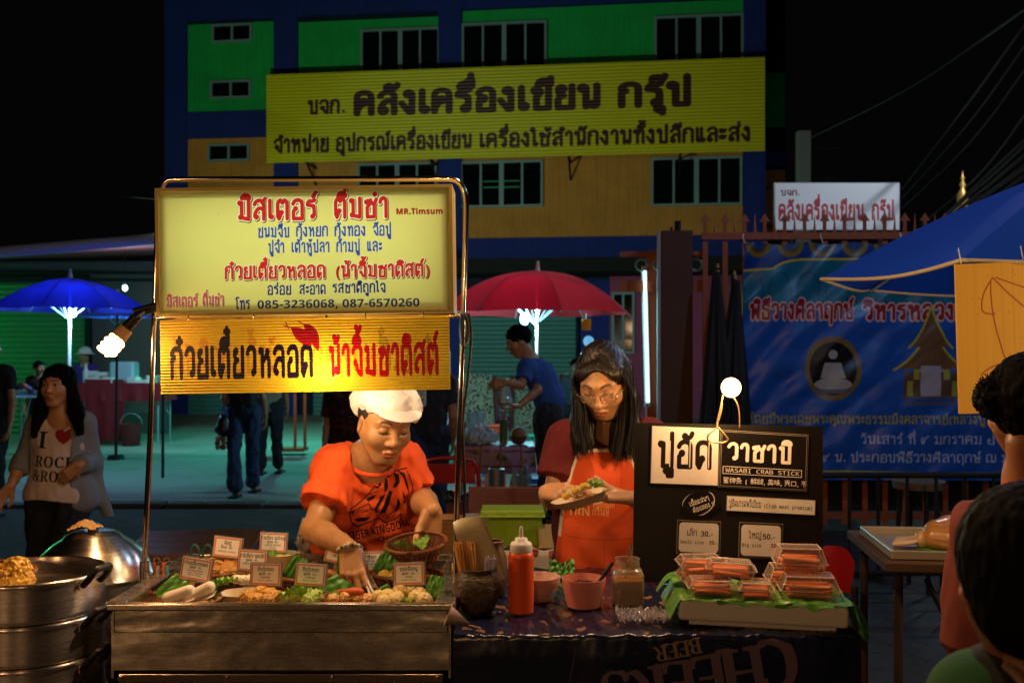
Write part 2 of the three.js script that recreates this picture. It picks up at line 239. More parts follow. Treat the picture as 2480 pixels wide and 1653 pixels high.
function speckle(ctx, w, h, n, color, rmax = 2, alpha = 0.3) { for (let i = 0; i < n; i++) { ctx.globalAlpha = rnd() * alpha; ctx.fillStyle = color; ctx.beginPath(); ctx.ellipse(rnd() * w, rnd() * h, rnd() * rmax + 0.4, rnd() * rmax + 0.4, rnd() * 3, 0, 7); ctx.fill(); } ctx.globalAlpha = 1; }
// ---------- ground ----------
const asphalt = mat([0.05, 0.042, 0.036], 0.92, { map: rep(grain(512, (x, y) => { const q = 0.72 + 0.16 * tileN(x, y, 7, 1) + 0.12 * tileN(x, y, 30, 3) + 0.2 * tileN(x, y, 140, 6); return [q, q, q]; }), 1), bumpMap: T.fine, bumpScale: 0.004 });
const slab = picture(1024, 1024, (c, w, h) => { c.fillStyle = '#a9a79f'; c.fillRect(0, 0, w, h); speckle(c, w, h, 5000, '#6c6a64', 3, 0.5); speckle(c, w, h, 2600, '#d0cec6', 2, 0.5); for (let k = 0; k < 60; k++) { c.globalAlpha = 0.06 + 0.1 * rnd(); c.fillStyle = rnd() > 0.35 ? '#4a4842' : '#c6c4bc'; const x = rnd() * w, y = rnd() * h, r = 12 + rnd() * 80; c.beginPath(); for (let i = 0; i <= 14; i++) { const a = i / 14 * 6.283, q = r * (0.7 + 0.5 * rnd()); c.lineTo(x + Math.cos(a) * q * 1.7, y + Math.sin(a) * q * 0.6); } c.fill(); } c.globalAlpha = 0.7; c.strokeStyle = '#55534c'; for (let k = 0; k < 7; k++) { c.lineWidth = 1 + rnd() * 1.6; c.beginPath(); let x = rnd() * w, y = rnd() * h; c.moveTo(x, y); for (let i = 0; i < 14; i++) { x += rr(-40, 60); y += rr(-14, 16); c.lineTo(x, y); } c.stroke(); } c.globalAlpha = 1; }); slab.wrapS = slab.wrapT = THREE.RepeatWrapping;
const concrete = mat([0.68, 0.68, 0.64], 0.88, { map: slab, bumpMap: T.fine, bumpScale: 0.003 });
structure('street', worldUV(mv(new THREE.PlaneGeometry(240, 240), 0, 0, -60, -PI / 2), 0.5), asphalt);
structure('courtyard', worldUV(mv(new THREE.PlaneGeometry(60, 28, 1, 1), 0, 0.004, -24.2, -PI / 2), 0.2), concrete);
{
  const kerb = tag(new THREE.Group(), 'low concrete kerb between the street and the courtyard', null, null, 'structure'); kerb.name = 'kerb'; scene.add(kerb);
  const g = worldUV(box(0.97, 0.05, 0.2, 0, 0.025, 0, 0.012), 1), km = mat([0.07, 0.065, 0.06], 0.9, { bumpMap: T.blotch, bumpScale: 0.006 });
  for (let i = -14; i < 15; i++) { const m = part(kerb, 'kerbstone', g, km); m.position.set(i + rr(-0.008, 0.008), rr(-0.012, 0.004), -10.1); m.rotation.y = rr(-0.01, 0.01); }
}
// ---------- stationery building behind ----------
const TH0 = R(7.1), FO = v(0, 0, -24), FU = v(Math.cos(TH0), 0, Math.sin(TH0)), FN = v(-Math.sin(TH0), 0, Math.cos(TH0));
function FP(px, py, off = 0) { const d = v((px - 1240) / F, -(py - CY) / F, -1), c = v(0, CAMH, 0), o = FO.clone().addScaledVector(FN, off), t = o.clone().sub(c).dot(FN) / d.dot(FN), q = c.addScaledVector(d, t); return [q.clone().sub(FO).dot(FU), q.y]; }
const worn = grain(512, (x, y) => { const st = Math.max(0, N2(x * 60, y * 1.5)) * 0.16, q = 0.9 + 0.07 * tileN(x, y, 6, 31) + 0.05 * tileN(x, y, 40, 33) - st; return [q, q, q]; }), paint = (hex, r = 0.8) => mat(hex, r, { map: rep(worn, 0.22), bumpMap: T.blotch, bumpScale: 0.004 });
const M = {
  blue: paint('#1a3390'), green: paint('#19c45c'), orange: paint('#e89a40'), navy: paint('#0c1a3c'), pink: paint('#b0527a'), frame: mat('#8aa6a8', 0.45), glass: mat('#0a1113', 0.08), dark: mat('#141210', 0.85),
  chrome: mat([0.62, 0.57, 0.5], 0.28, { metal: 1, roughnessMap: T.brushed }), steel: mat([0.55, 0.5, 0.44], 0.62, { metal: 1, anisotropy: 0.75, anisotropyRotation: PI / 2, roughnessMap: rep(T.brushed, 1.5) }), black: mat('#0b0b0c', 0.45), blackMatt: mat('#0d0c0c', 0.85),
  white: mat('#dcd8cf', 0.6), wood: mat('#6e4a2c', 0.6), rust: mat('#b2552a', 0.6, { bumpMap: T.blotch, bumpScale: 0.002 }), foam: mat('#d9d4cc', 0.75, { bumpMap: T.fine, bumpScale: 0.0008 }),
};
const bld = thing('office_building', 'blue, green and orange multi-storey shop building with shuttered ground floor', 'building', FO, -TH0);
{
  const bx = (n, x0, x1, y0, y1, z0, z1, m, par = bld) => part(par, n, worldUV(box2(x0, x1, y0, y1, z0, z1), 1), m);
  const [sL] = FP(404, 400), [sR] = FP(1853, 400), H = 13.4;
  bx('wall', sL, sR, 0, H, -7, 0, M.navy);
  const rect = (n, xa, ya, xb, yb, m, z = 0.03) => { const [a, b] = FP(xa, ya), [c, d] = FP(xb, yb); return bx(n, a, c, d, b, 0, z, m); };
  // infill panels of the storeys
  rect('wall_panel', 456, 61, 667, 273, M.green); rect('wall_panel', 724, 55, 1067, 380, M.green); rect('wall_panel', 1120, 28, 1800, 360, M.green);
  rect('wall_panel', 454, 333, 667, 590, M.orange); rect('wall_panel', 724, 372, 1063, 584, M.orange); rect('wall_panel', 1116, 370, 1799, 575, M.orange);
  for (const [a, b] of [[404, 456], [667, 724], [1064, 1120], [1800, 1853]]) { const [s0] = FP(a, 300), [s1] = FP(b, 300); bx('column', s0, s1, 0, H + 0.02, 0, 0.14, M.blue); }
  const beam = (ya, yb, z) => { const [, h0] = FP(1240, ya), [, h1] = FP(1240, yb); bx('beam', sL - 0.03, sR + 0.03, h1, h0, 0, z, M.blue); };
  beam(-60, 20, 0.1); beam(577, 632, 0.18);
  { const [a, b] = FP(454, 273), [c, d] = FP(667, 333); bx('beam', a, c, d + 0.01, b - 0.01, 0, 0.1, M.blue); }
  const win = (xa, ya, xb, yb, n, rails) => {
    const [a, b] = FP(xa, ya), [c, d] = FP(xb, yb), w = 0.055, z0 = 0.03, z1 = 0.12, g = [box2(a, c, b - w, b, z0, z1), box2(a, c, d, d + w, z0, z1), box2(a, a + w, d + w, b - w, z0, z1), box2(c - w, c, d + w, b - w, z0, z1)];
    for (let k = 1; k < n; k++) { const x = a + (c - a) * k / n, ww = n === 4 && k === 2 ? 0.055 : 0.025; g.push(box2(x - ww, x + ww, d + w, b - w, z0, z1 - 0.02)); }
    const f = part(bld, 'window', g, M.frame);
    for (let k = 0; k < n; k++) { const x0 = a + (c - a) * k / n, x1 = a + (c - a) * (k + 1) / n; part(f, 'pane', box2(x0 + 0.03, x1 - 0.03, d + w, b - w, 0.05, 0.062), M.glass); if (rails && (k === 1 || k === 2)) for (const y of [0.42, 0.55]) part(f, 'rail', box2(x0 + 0.06, x1 - 0.06, d + (b - d) * y, d + (b - d) * y + 0.03, 0.064, 0.075), mat('#2f9a70', 0.5)); }
  };
  win(516, 62, 613, 103, 2); win(512, 198, 611, 239, 2); win(506, 351, 607, 391, 2);
  win(876, 75, 1067, 215, 4); win(1120, 60, 1325, 205, 4); win(1585, 43, 1800, 185, 4);
  win(868, 398, 1060, 503, 4); win(1116, 393, 1316, 501, 4, true); win(1577, 384, 1797, 497, 4);
  // set-back wing on the right
  { const [a] = FP(1850, 300, -5), [b] = FP(1903, 300, -5), h = (y) => FP(1880, y, -5)[1]; bx('rear_wing', a - 1, b, 0, 12, -9, -5, M.navy);
    bx('wall_panel', a - 0.5, b - 0.02, h(308), h(178), -5, -4.95, M.green); bx('wall_panel', a - 0.5, b - 0.02, h(575), h(412), -5, -4.95, M.orange); bx('beam', a - 0.5, b + 0.05, h(405), h(372), -5, -4.8, M.blue); }
  // canopy and ground floor
  const [s1100] = FP(1100, 800), [s1400] = FP(1402, 800), [s1475] = FP(1477, 800);
  { const [, h0] = FP(1240, 632), [, h1] = FP(1240, 652); bx('canopy', sL, sR, h1 - 0.2, h0 - 0.08, 0.2, 1.6, M.dark); }
  const slatM = mat('#4f8f8a', 0.5, { bumpMap: T.blotch, bumpScale: 0.002 });
  const shutter = (x0, x1, h) => {
    const f = part(bld, 'shutter', [box2(x0, x0 + 0.07, 0, h, 0, 0.09), box2(x1 - 0.07, x1, 0, h, 0, 0.09), box2(x0 + 0.07, x1 - 0.07, h - 0.25, h, 0, 0.12)], M.navy), n = 26, sh = (h - 0.25) / n, g = new THREE.CylinderGeometry(sh * 0.62, sh * 0.62, x1 - x0 - 0.15, 8, 1, false, -PI / 2 - 0.9, 1.8);
    g.applyMatrix4(new THREE.Matrix4().makeRotationZ(PI / 2)); g.applyMatrix4(new THREE.Matrix4().makeRotationX(PI / 2)); g.computeBoundingBox(); const bb = g.boundingBox; g.translate(0, 0, -bb.min.z); g.scale(1, 0.98 * sh / (bb.max.y - bb.min.y), 1);
    for (let k = 0; k < n; k++) { const m = part(f, 'slat', g, slatM); m.position.set((x0 + x1) / 2, sh * (k + 0.5), 0.02); }
  };
  shutter(s1100 - 0.1, s1400, 3.1); shutter(s1100 - 3.6, s1100 - 0.3, 3.1); shutter(s1100 - 7, s1100 - 3.9, 3.1);
  bx('wall_panel', s1400 + 0.05, s1475, 0, 3.3, 0, 0.05, M.blue);
  bx('wall_panel', s1475, sR - 0.4, 0, 3.4, 0, 0.06, M.pink);
  win(1482, 708, 1537, 856, 2);
}
function thaiSign(w, h, bg, draw) { return picture(w, h, (c) => { c.fillStyle = bg; c.fillRect(0, 0, w, h); draw(c, w, h); }); }
// big corrugated name board
{
  const off = 0.95, [a, ht] = FP(645, 184, off), [, hmT] = FP(1249, 159, off), [b] = FP(1853, 133, off), [, hb] = FP(1249, 380, off), W = b - a, H = hmT - hb;
  const t = thaiSign(2048, 372, '#e9d400', (c, w, h) => {
    const X = (px) => (px - 645) / 1208 * w, Y = (k) => k * h, dark = '#4a1416';
    fit(c, 'บจก.', X(752), X(848), Y(0.455), 52, { lw: 2.3, color: dark }); fit(c, 'คลังเครื่องเขียน', X(868), X(1478), Y(0.475), 86, { lw: 2.7, color: dark }); fit(c, 'กรุ๊ป', X(1514), X(1690), Y(0.475), 86, { lw: 2.7, color: dark });
    fit(c, 'จำหน่าย', X(664), X(808), Y(0.88), 52, { lw: 2.3, color: dark }); fit(c, 'อุปกรณ์เครื่องเขียน', X(822), X(1164), Y(0.88), 52, { lw: 2.3, color: dark }); fit(c, 'เครื่องใช้สำนักงานทั้งปลีกและส่ง', X(1180), X(1824), Y(0.88), 52, { lw: 2.3, color: dark });
    speckle(c, w, h, 500, '#7a6a10', 3, 0.25);
  });
  const o = thing('name_board', 'large yellow corrugated sign board with dark red Thai lettering on the building', 'sign', FO.clone().addScaledVector(FU, (a + b) / 2).addScaledVector(FN, off).setY(hb), -TH0), n = 27, rows = n * 6;
  const g = sheet((u, q) => { const r = (q * n) % 1; return [(u - 0.5) * W, q * H, r > 0.84 ? -0.03 * Math.sin((r - 0.84) / 0.16 * PI) : 0.012 * Math.sin(r / 0.84 * PI)]; }, 1, rows);
  part(o, 'panel', g, mat('#ffffff', 0.5, { map: t }));
  part(o, 'back_frame', [box(W - 0.1, 0.06, 0.05, 0, 0.1, -0.08), box(W - 0.1, 0.06, 0.05, 0, H - 0.1, -0.08), box(0.06, H - 0.26, 0.05, -W / 2 + 0.1, H / 2, -0.08), box(0.06, H - 0.26, 0.05, W / 2 - 0.1, H / 2, -0.08)], M.dark);
  for (const k of [-0.42, -0.16, 0.12, 0.34]) part(o, 'bracket', [rod([k * W, 0.02, -0.1], [k * W, 0.02, -off + 0.05], 0.03), rod([k * W, 0.02, -0.2], [k * W, -0.4, -off + 0.05], 0.025)], M.dark);
}
// white name board beside the gate
{
  const d = 12.6, c0 = P(2026, 500, d), W = 303 * d / F, H = 114 * d / F;
  const o = thing('name_board', 'white rectangular sign board with dark red Thai lettering behind the gate', 'sign', [c0.x, 0, c0.z]);
  const t = thaiSign(1024, 384, '#e4e8ea', (c, w, h) => { fit(c, 'บจก.', 46, 208, h * 0.26, 42, { lw: 2, color: '#6e1b22' }); fit(c, 'คลังเครื่องเขียน', 26, 740, h * 0.78, 118, { lw: 2.1, color: '#b01820' }); fit(c, 'กรุ๊ป', 800, 990, h * 0.78, 118, { lw: 2.1, color: '#b01820' }); speckle(c, w, h, 200, '#555', 3, 0.15); });
  part(o, 'board', box(W, H, 0.05, 0, c0.y, 0), mat('#c9cdd0', 0.6));
  part(o, 'board_face', mv(new THREE.PlaneGeometry(W - 0.02, H - 0.02), 0, c0.y, 0.029), mat('#ffffff', 0.55, { map: t }));
  for (const s of [-1, 1]) part(o, 'post', cyl(0.04, 0.04, c0.y - H / 2, s * W * 0.36, (c0.y - H / 2) / 2, -0.07), M.dark);
}
// utility pole and cables
{
  const d = 20, c0 = P(1946, 318, d);
  const o = thing('utility_pole', 'pale square concrete utility pole rising behind the white sign', 'pole', [c0.x, 0, c0.z]);
  part(o, 'shaft', box(0.26, c0.y, 0.22, 0, c0.y / 2, 0, 0.02), mat([0.22, 0.22, 0.22], 0.9, { bumpMap: T.blotch, bumpScale: 0.01 }));
  for (const k of [0.35, 0.95, 1.35]) part(o, 'bracket', rod([0.13, c0.y - k, 0], [0.7, c0.y - k, 0.05], 0.025), M.dark);
  const cm = mat([0.09, 0.09, 0.095], 0.7), wires = [[[1962, 335, 20], [2200, 215, 14], [2500, 10, 9], 0.012], [[2186, 458, 17], [2330, 270, 11], [2520, 10, 7], 0.012], [[2186, 480, 17], [2345, 300, 11], [2520, 60, 7], 0.01], [[2186, 505, 17], [2350, 345, 11], [2520, 120, 7], 0.01], [[2230, 545, 16], [2370, 425, 11], [2520, 230, 7], 0.012]];
  wires.forEach(([a, b, c, r], i) => single('overhead_cable', ['thin dark cable strung highest from the concrete pole', 'steep overhead cable topmost of the three crossing the night sky', 'overhead cable in the middle of the three steep ones', 'overhead cable lowest of the three steep ones', 'overhead cable just above the thick cable bundle'][i], 'cable', tube([P(...a), P(...b), P(...c)], r, 6, 16), cm));
  const bun = thing('cable_bundle', 'thick sagging bundle of tangled cables above the blue umbrella', 'cable', P(2235, 568, 13));
  const at = bun.position;
  for (let k = 0; k < 9; k++) part(bun, 'cable', tube([P(2235 + rr(-4, 4), 572 + k * 2, 13).sub(at), P(2330, 485 + k * 7 + rr(-4, 4), 10.5).sub(at), P(2410, 410 + k * 13 + rr(-8, 8), 9).sub(at), P(2540, 285 + k * 20 + rr(-8, 8), 7).sub(at)], rr(0.008, 0.02), 6, 14), cm);
}
{ // golden finial
  const d = 11.6, c0 = P(2332, 500, d); const o = thing('gate_finial', 'small golden tiered finial on a post beyond the umbrella', 'ornament', [c0.x, 0, c0.z]); const gold = mat([0.75, 0.45, 0.1], 0.45, { metal: 0.6 });
  part(o, 'post', box(0.12, c0.y, 0.12, 0, c0.y / 2, 0), M.dark); part(o, 'spire', mv(lathe([[0.001, 0.42], [0.012, 0.36], [0.03, 0.33], [0.012, 0.31], [0.04, 0.25], [0.02, 0.22], [0.055, 0.15], [0.06, 0.13], [0.06, 0.0], [0.001, 0]], 12), 0, c0.y, 0), gold); part(o, 'block', box(0.17, 0.2, 0.17, 0, c0.y - 0.1, 0, 0.01), gold);
}
// ---------- low shophouse on the left ----------
{
  const d = 19, x0 = P(-260, 0, d).x, x1 = P(398, 0, d).x, o = thing('shophouse', 'low shophouse with green roller shutter under a sloping awning', 'building', [(x0 + x1) / 2, 0, -d]), W = x1 - x0;
  part(o, 'wall', worldUV(box(W, 3.3, 0.3, 0, 1.65, -0.22), 1), mat([0.1, 0.09, 0.09], 0.9));
  const f = part(o, 'shutter', [box(0.1, 2.9, 0.1, -W / 2 + 0.05, 1.45, 0), box(0.1, 2.9, 0.1, W * 0.22, 1.45, 0), box(W * 0.72, 0.16, 0.12, -W * 0.14, 2.98, 0)], M.dark), n = 28, sh = 2.88 / n, sm = mat('#3f8a55', 0.55);
  const g = sheet((u, q) => [(u - 0.5) * (W * 0.72 - 0.12), (q - 0.5) * sh * 0.97, 0.03 * Math.sin(q * PI)], 1, 5);
  for (let k = 0; k < n; k++) { const m = part(f, 'slat', g, sm); m.position.set(-W * 0.14, sh * (k + 0.5), -0.06); }
  const b = o.position, q0 = P(-120, 616, 12.4).sub(b), q1 = P(404, 571, 12.4).sub(b), r0 = v(-W / 2 - 0.3, 3.28, -0.1), r1 = v(W / 2, 3.42, -0.1);
  part(o, 'roof', sheet((u, q) => lerp(lerp(q0, q1, u), lerp(r0, r1, u), q), 8, 2), mat('#7c2f34', 0.7));
  part(o, 'gutter', rod(q0.clone().add(v(0, -0.03, 0.05)), q1.clone().add(v(0, -0.03, 0.05)), 0.07, 0.07, 8), mat('#c9d6cc', 0.5));
  for (const u of [0.02, 0.98]) { const p = lerp(q0, q1, u); part(o, 'post', rod([p.x, -0.0, p.z], [p.x, p.y, p.z], 0.018), M.dark); }
  for (const yy of [2.62, 2.75]) part(o, 'awning_rail', box(W, 0.05, 0.06, 0, yy + 0.3, 0.25), M.dark);
}
// ---------- gate, pillar, banner ----------
{
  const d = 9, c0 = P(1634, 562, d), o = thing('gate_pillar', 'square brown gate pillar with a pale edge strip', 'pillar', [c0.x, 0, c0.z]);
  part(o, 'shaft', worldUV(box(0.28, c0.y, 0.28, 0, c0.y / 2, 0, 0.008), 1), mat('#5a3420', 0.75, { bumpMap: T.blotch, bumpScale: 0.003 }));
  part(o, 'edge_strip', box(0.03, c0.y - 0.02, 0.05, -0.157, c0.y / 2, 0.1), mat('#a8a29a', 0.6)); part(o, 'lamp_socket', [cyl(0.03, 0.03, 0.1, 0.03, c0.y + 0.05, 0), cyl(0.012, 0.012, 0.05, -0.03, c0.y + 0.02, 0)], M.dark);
  const e0 = P(1577, 608, 9.4), e = thing('gate_post', 'narrow reddish steel post holding the bright tube lamp', 'post', [e0.x, 0, e0.z]);
  part(e, 'shaft', box(0.09, e0.y, 0.09, 0, e0.y / 2, 0), M.rust); for (const y of [1.9, 1.3, 0.7]) part(e, 'hinge', cyl(0.02, 0.02, 0.12, 0.06, y, 0.03), M.dark);
}
{
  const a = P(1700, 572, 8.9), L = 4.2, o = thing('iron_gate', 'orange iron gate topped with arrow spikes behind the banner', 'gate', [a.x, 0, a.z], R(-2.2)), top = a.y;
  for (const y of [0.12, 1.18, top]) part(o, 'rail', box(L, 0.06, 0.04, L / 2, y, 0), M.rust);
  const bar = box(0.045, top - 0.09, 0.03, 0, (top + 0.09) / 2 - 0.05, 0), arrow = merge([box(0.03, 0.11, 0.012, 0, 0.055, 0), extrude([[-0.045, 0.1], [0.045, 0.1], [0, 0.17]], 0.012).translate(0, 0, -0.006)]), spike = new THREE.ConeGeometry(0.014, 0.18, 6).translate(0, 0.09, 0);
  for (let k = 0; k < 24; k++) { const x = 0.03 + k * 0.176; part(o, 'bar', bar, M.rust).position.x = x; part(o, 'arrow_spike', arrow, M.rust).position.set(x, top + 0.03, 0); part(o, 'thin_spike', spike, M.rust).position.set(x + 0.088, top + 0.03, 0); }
  part(o, 'shade_sheet', box(L - 0.02, 1.0, 0.012, L / 2, 0.66, -0.03), M.dark);  // added dark sheet, stands in for the shade below the banner
  for (let k = 0; k < 4; k++) { part(o, 'scroll_ring', new THREE.TorusGeometry(0.055, 0.012, 6, 16), M.frame).position.set(-0.5 + k * 0.17, top - 0.22, -0.4); }
  part(o, 'rear_rail', [box(0.8, 0.05, 0.04, -0.3, top - 0.12, -0.4), box(0.8, 0.1, 0.04, -0.3, top - 0.42, -0.4)], M.rust);
}
for (const [i, px] of [1738, 1776].entries()) {                        // two furled umbrellas
  const b = P(px, 1040, 8.55), o = thing('furled_umbrella', i ? 'furled black market umbrella standing against the blue banner edge' : 'furled black market umbrella with a yellow tip against the gate', 'umbrella', [b.x, 0, b.z]), h = P(px, i ? 665 : 648, 8.55).y;
  part(o, 'canopy', sheet((u, q) => { const t = u * 2 * PI, r = (0.16 - 0.13 * q) * (1 + 0.16 * Math.sin(t * 8 + q * 3) + 0.08 * Math.sin(t * 19)); return [Math.cos(t) * r + 0.05 * (q - 0.5) * (i ? 1 : -0.4), 0.75 + (h - 0.8) * q, Math.sin(t) * r]; }, 96, 14), mat('#17161a', 0.7));
  part(o, 'pole', cyl(0.02, 0.02, h, 0, h / 2, 0), M.dark); part(o, 'tip', cyl(0.01, 0.022, 0.07, i ? 0.01 : 0, h, 0), mat('#a8802a', 0.5));
}
{
  const t = picture(2048, 1536, (c, w, h) => {                       // printed vinyl; loose streaks are part print, part painted-in reflections
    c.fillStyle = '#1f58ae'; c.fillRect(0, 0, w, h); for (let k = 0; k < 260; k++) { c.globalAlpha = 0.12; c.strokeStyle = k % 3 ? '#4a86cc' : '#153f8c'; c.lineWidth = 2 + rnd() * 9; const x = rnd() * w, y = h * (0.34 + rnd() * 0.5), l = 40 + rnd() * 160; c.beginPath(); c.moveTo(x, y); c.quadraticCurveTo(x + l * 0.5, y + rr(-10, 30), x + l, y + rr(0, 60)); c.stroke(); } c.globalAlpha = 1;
    const X = (px) => (px - 1800) / 760 * w, Y = (py) => (py - 590) / 570 * h;
    c.fillStyle = '#123a86'; c.fillRect(0, 0, w, Y(650)); c.fillStyle = '#1c6f86'; c.beginPath(); c.moveTo(0, Y(655)); c.lineTo(X(1870), Y(652)); c.quadraticCurveTo(X(1890), Y(632), X(1940), Y(630)); c.lineTo(w, Y(626)); c.lineTo(w, Y(760)); c.lineTo(0, Y(752)); c.fill();
    c.strokeStyle = '#155a72'; c.lineWidth = 12; for (let k = 0; k < 12; k++) { c.beginPath(); c.ellipse(X(1820 + k * 68), Y(705), X(1826) - X(1800), Y(640) - Y(595), 0, 0, 7); c.stroke(); c.beginPath(); c.ellipse(X(1854 + k * 68), Y(740), 40, 60, 0, 0, 7); c.stroke(); }
    c.strokeStyle = '#d8b41c'; c.lineWidth = 15; c.beginPath(); c.moveTo(0, Y(655)); c.lineTo(X(1872), Y(651)); c.quadraticCurveTo(X(1890), Y(632), X(1940), Y(629)); c.lineTo(w, Y(626)); c.stroke();
    for (let k = 0; k < 10; k++) for (const [r, col] of [[78, '#8a6a1a'], [52, '#5a4a1a'], [34, '#1b3a7c']]) { c.fillStyle = col; c.beginPath(); c.arc(X(1835 + k * 77), Y(592), r * 1.1, 0, 7); c.fill(); }
    const lay = [[0, 0, 4.4, '#f0b2a4'], [0, 0, 1.9, '#a31c26']];
    outlined(c, 'พิธีวางศิลาฤกษ์', X(1816), X(2066), Y(771), 92, lay); outlined(c, 'วิหารหลวงพ่อทันใจ', X(2085), X(2480), Y(773), 92, lay); outlined(c, 'ขอเชิญร่วมงาน'.replace('ญ', 'ญ'), X(2120), X(2480), Y(690), 76, lay);
    // framed seated figure
    c.fillStyle = '#8a6a34'; c.beginPath(); c.ellipse(X(2014), Y(892), X(1868) - X(1800), Y(668) - Y(590), 0, 0, 7); c.fill(); c.fillStyle = '#1d1014'; c.beginPath(); c.ellipse(X(2014), Y(892), X(1856) - X(1800), Y(654) - Y(590), 0, 0, 7); c.fill();
    c.fillStyle = '#b8aca0'; c.beginPath(); c.arc(X(2014), Y(858), 30, 0, 7); c.fill(); c.beginPath(); c.moveTo(X(1994), Y(878)); c.lineTo(X(2034), Y(878)); c.lineTo(X(2044), Y(915)); c.lineTo(X(1984), Y(915)); c.fill(); c.beginPath(); c.ellipse(X(2014), Y(930), 120, 42, 0, 0, 7); c.fill(); c.fillStyle = '#6c6470'; c.fillRect(X(1972), Y(942), X(2056) - X(1972), 26);
    // temple hall
    c.fillStyle = '#a9a2a6'; c.fillRect(X(2216), Y(880), X(2278) - X(2216), Y(960) - Y(880)); c.fillStyle = '#6a4c3a'; c.fillRect(X(2182), Y(900), X(2314) - X(2182), Y(958) - Y(900)); c.fillStyle = '#8a8690'; c.fillRect(X(2226), Y(880), X(2268) - X(2226), Y(960) - Y(880));
    c.fillStyle = '#b4a63c'; for (const [a, b, e] of [[2205, 870, 48], [2276, 870, 48], [2190, 922, 38], [2296, 922, 38]]) c.fillRect(X(a), Y(b), X(1814) - X(1800), Y(590 + e) - Y(590));
    const roof = (k, col, lw) => { c.fillStyle = '#7a5230'; c.strokeStyle = col; c.lineWidth = lw; for (const [s, y] of [[88, 905], [52, 852]]) { c.beginPath(); c.moveTo(X(2247), Y(y - 110 + (s === 52 ? 8 : 0))); c.quadraticCurveTo(X(2247 - s * 0.5), Y(y - 30), X(2247 - s), Y(y - 12)); c.lineTo(X(2247 + s), Y(y - 12)); c.quadraticCurveTo(X(2247 + s * 0.5), Y(y - 30), X(2247), Y(y - 110 + (s === 52 ? 8 : 0))); c.fill(); c.beginPath(); c.moveTo(X(2247 - s), Y(y - 10)); c.quadraticCurveTo(X(2247 - s * 0.45), Y(y - 34), X(2247), Y(y - 110)); c.quadraticCurveTo(X(2247 + s * 0.45), Y(y - 34), X(2247 + s), Y(y - 10)); c.stroke(); } };
    roof(0, '#c8b436', 14); c.fillStyle = '#b8a8ac'; c.fillRect(X(2222), Y(885), X(2270) - X(2222), Y(958) - Y(885)); c.fillStyle = '#6a5a62'; c.fillRect(X(2174), Y(958), X(2318) - X(2174), 20); c.fillRect(X(2184), Y(972), X(2304) - X(2184), 20);
    fit(c, 'โดยมีพระเดชพระคุณพระธรรมมังคลาจารย์(หลวงปู่ทอง)', X(1816), X(2430), Y(1024), 50, { lw: 1.5, color: '#c8ac2c' });
    fit(c, 'วันเสาร์ ที่ ๙ มกราคม ๒๕๕๙', X(2080), X(2450), Y(1072), 50, { lw: 1.4, color: '#c8c4d4' }); fit(c, 'เวลา ๐๙.๐๙ น. ประกอบพิธีวางศิลาฤกษ์ ณ มณฑป'.replace('ฑ', 'ท'), X(1850), X(2500), Y(1116), 50, { lw: 1.4, color: '#c8c4d4' });
    c.strokeStyle = '#c8b436'; c.lineWidth = 12; c.setLineDash([26, 10]); c.beginPath(); c.moveTo(0, Y(1140)); c.quadraticCurveTo(X(2100), Y(1136), w, Y(1150)); c.stroke(); c.setLineDash([]);
  });
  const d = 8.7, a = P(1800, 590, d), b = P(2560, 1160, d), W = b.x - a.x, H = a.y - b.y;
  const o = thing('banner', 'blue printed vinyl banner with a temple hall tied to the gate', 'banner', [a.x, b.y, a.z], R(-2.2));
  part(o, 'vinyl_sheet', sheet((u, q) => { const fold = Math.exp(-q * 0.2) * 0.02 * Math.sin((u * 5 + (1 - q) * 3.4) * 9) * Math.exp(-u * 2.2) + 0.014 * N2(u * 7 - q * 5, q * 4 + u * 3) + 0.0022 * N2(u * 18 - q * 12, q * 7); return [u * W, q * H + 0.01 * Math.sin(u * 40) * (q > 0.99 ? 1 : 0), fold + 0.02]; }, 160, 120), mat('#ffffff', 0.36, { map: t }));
  for (const u of [0.005, 0.25, 0.5]) part(o, 'tie_cord', tube([[u * W, H, 0.02], [u * W - 0.02, H + 0.05, 0.03], [u * W, H + 0.09, -0.05]], 0.005, 6), M.white);
}
// ---------- lamps ----------
const glow = (hex, k) => { const m = new THREE.MeshStandardMaterial({ color: '#ffffff', emissive: hex, emissiveIntensity: k, roughness: 0.5 }); return m; };
function bulbLight(parent, pos, hex, I, r = 1.5) { const l = new THREE.PointLight(hex, I); l.position.copy(pos.isVector3 ? pos : v(...pos)); l.castShadow = true; l.shadow.radius = r; l.name = 'bulb_light'; parent.add(l); return l; }
const WARM = '#ffbf80', COOL = '#8ff0ff', TEAL = '#3fe6cc';
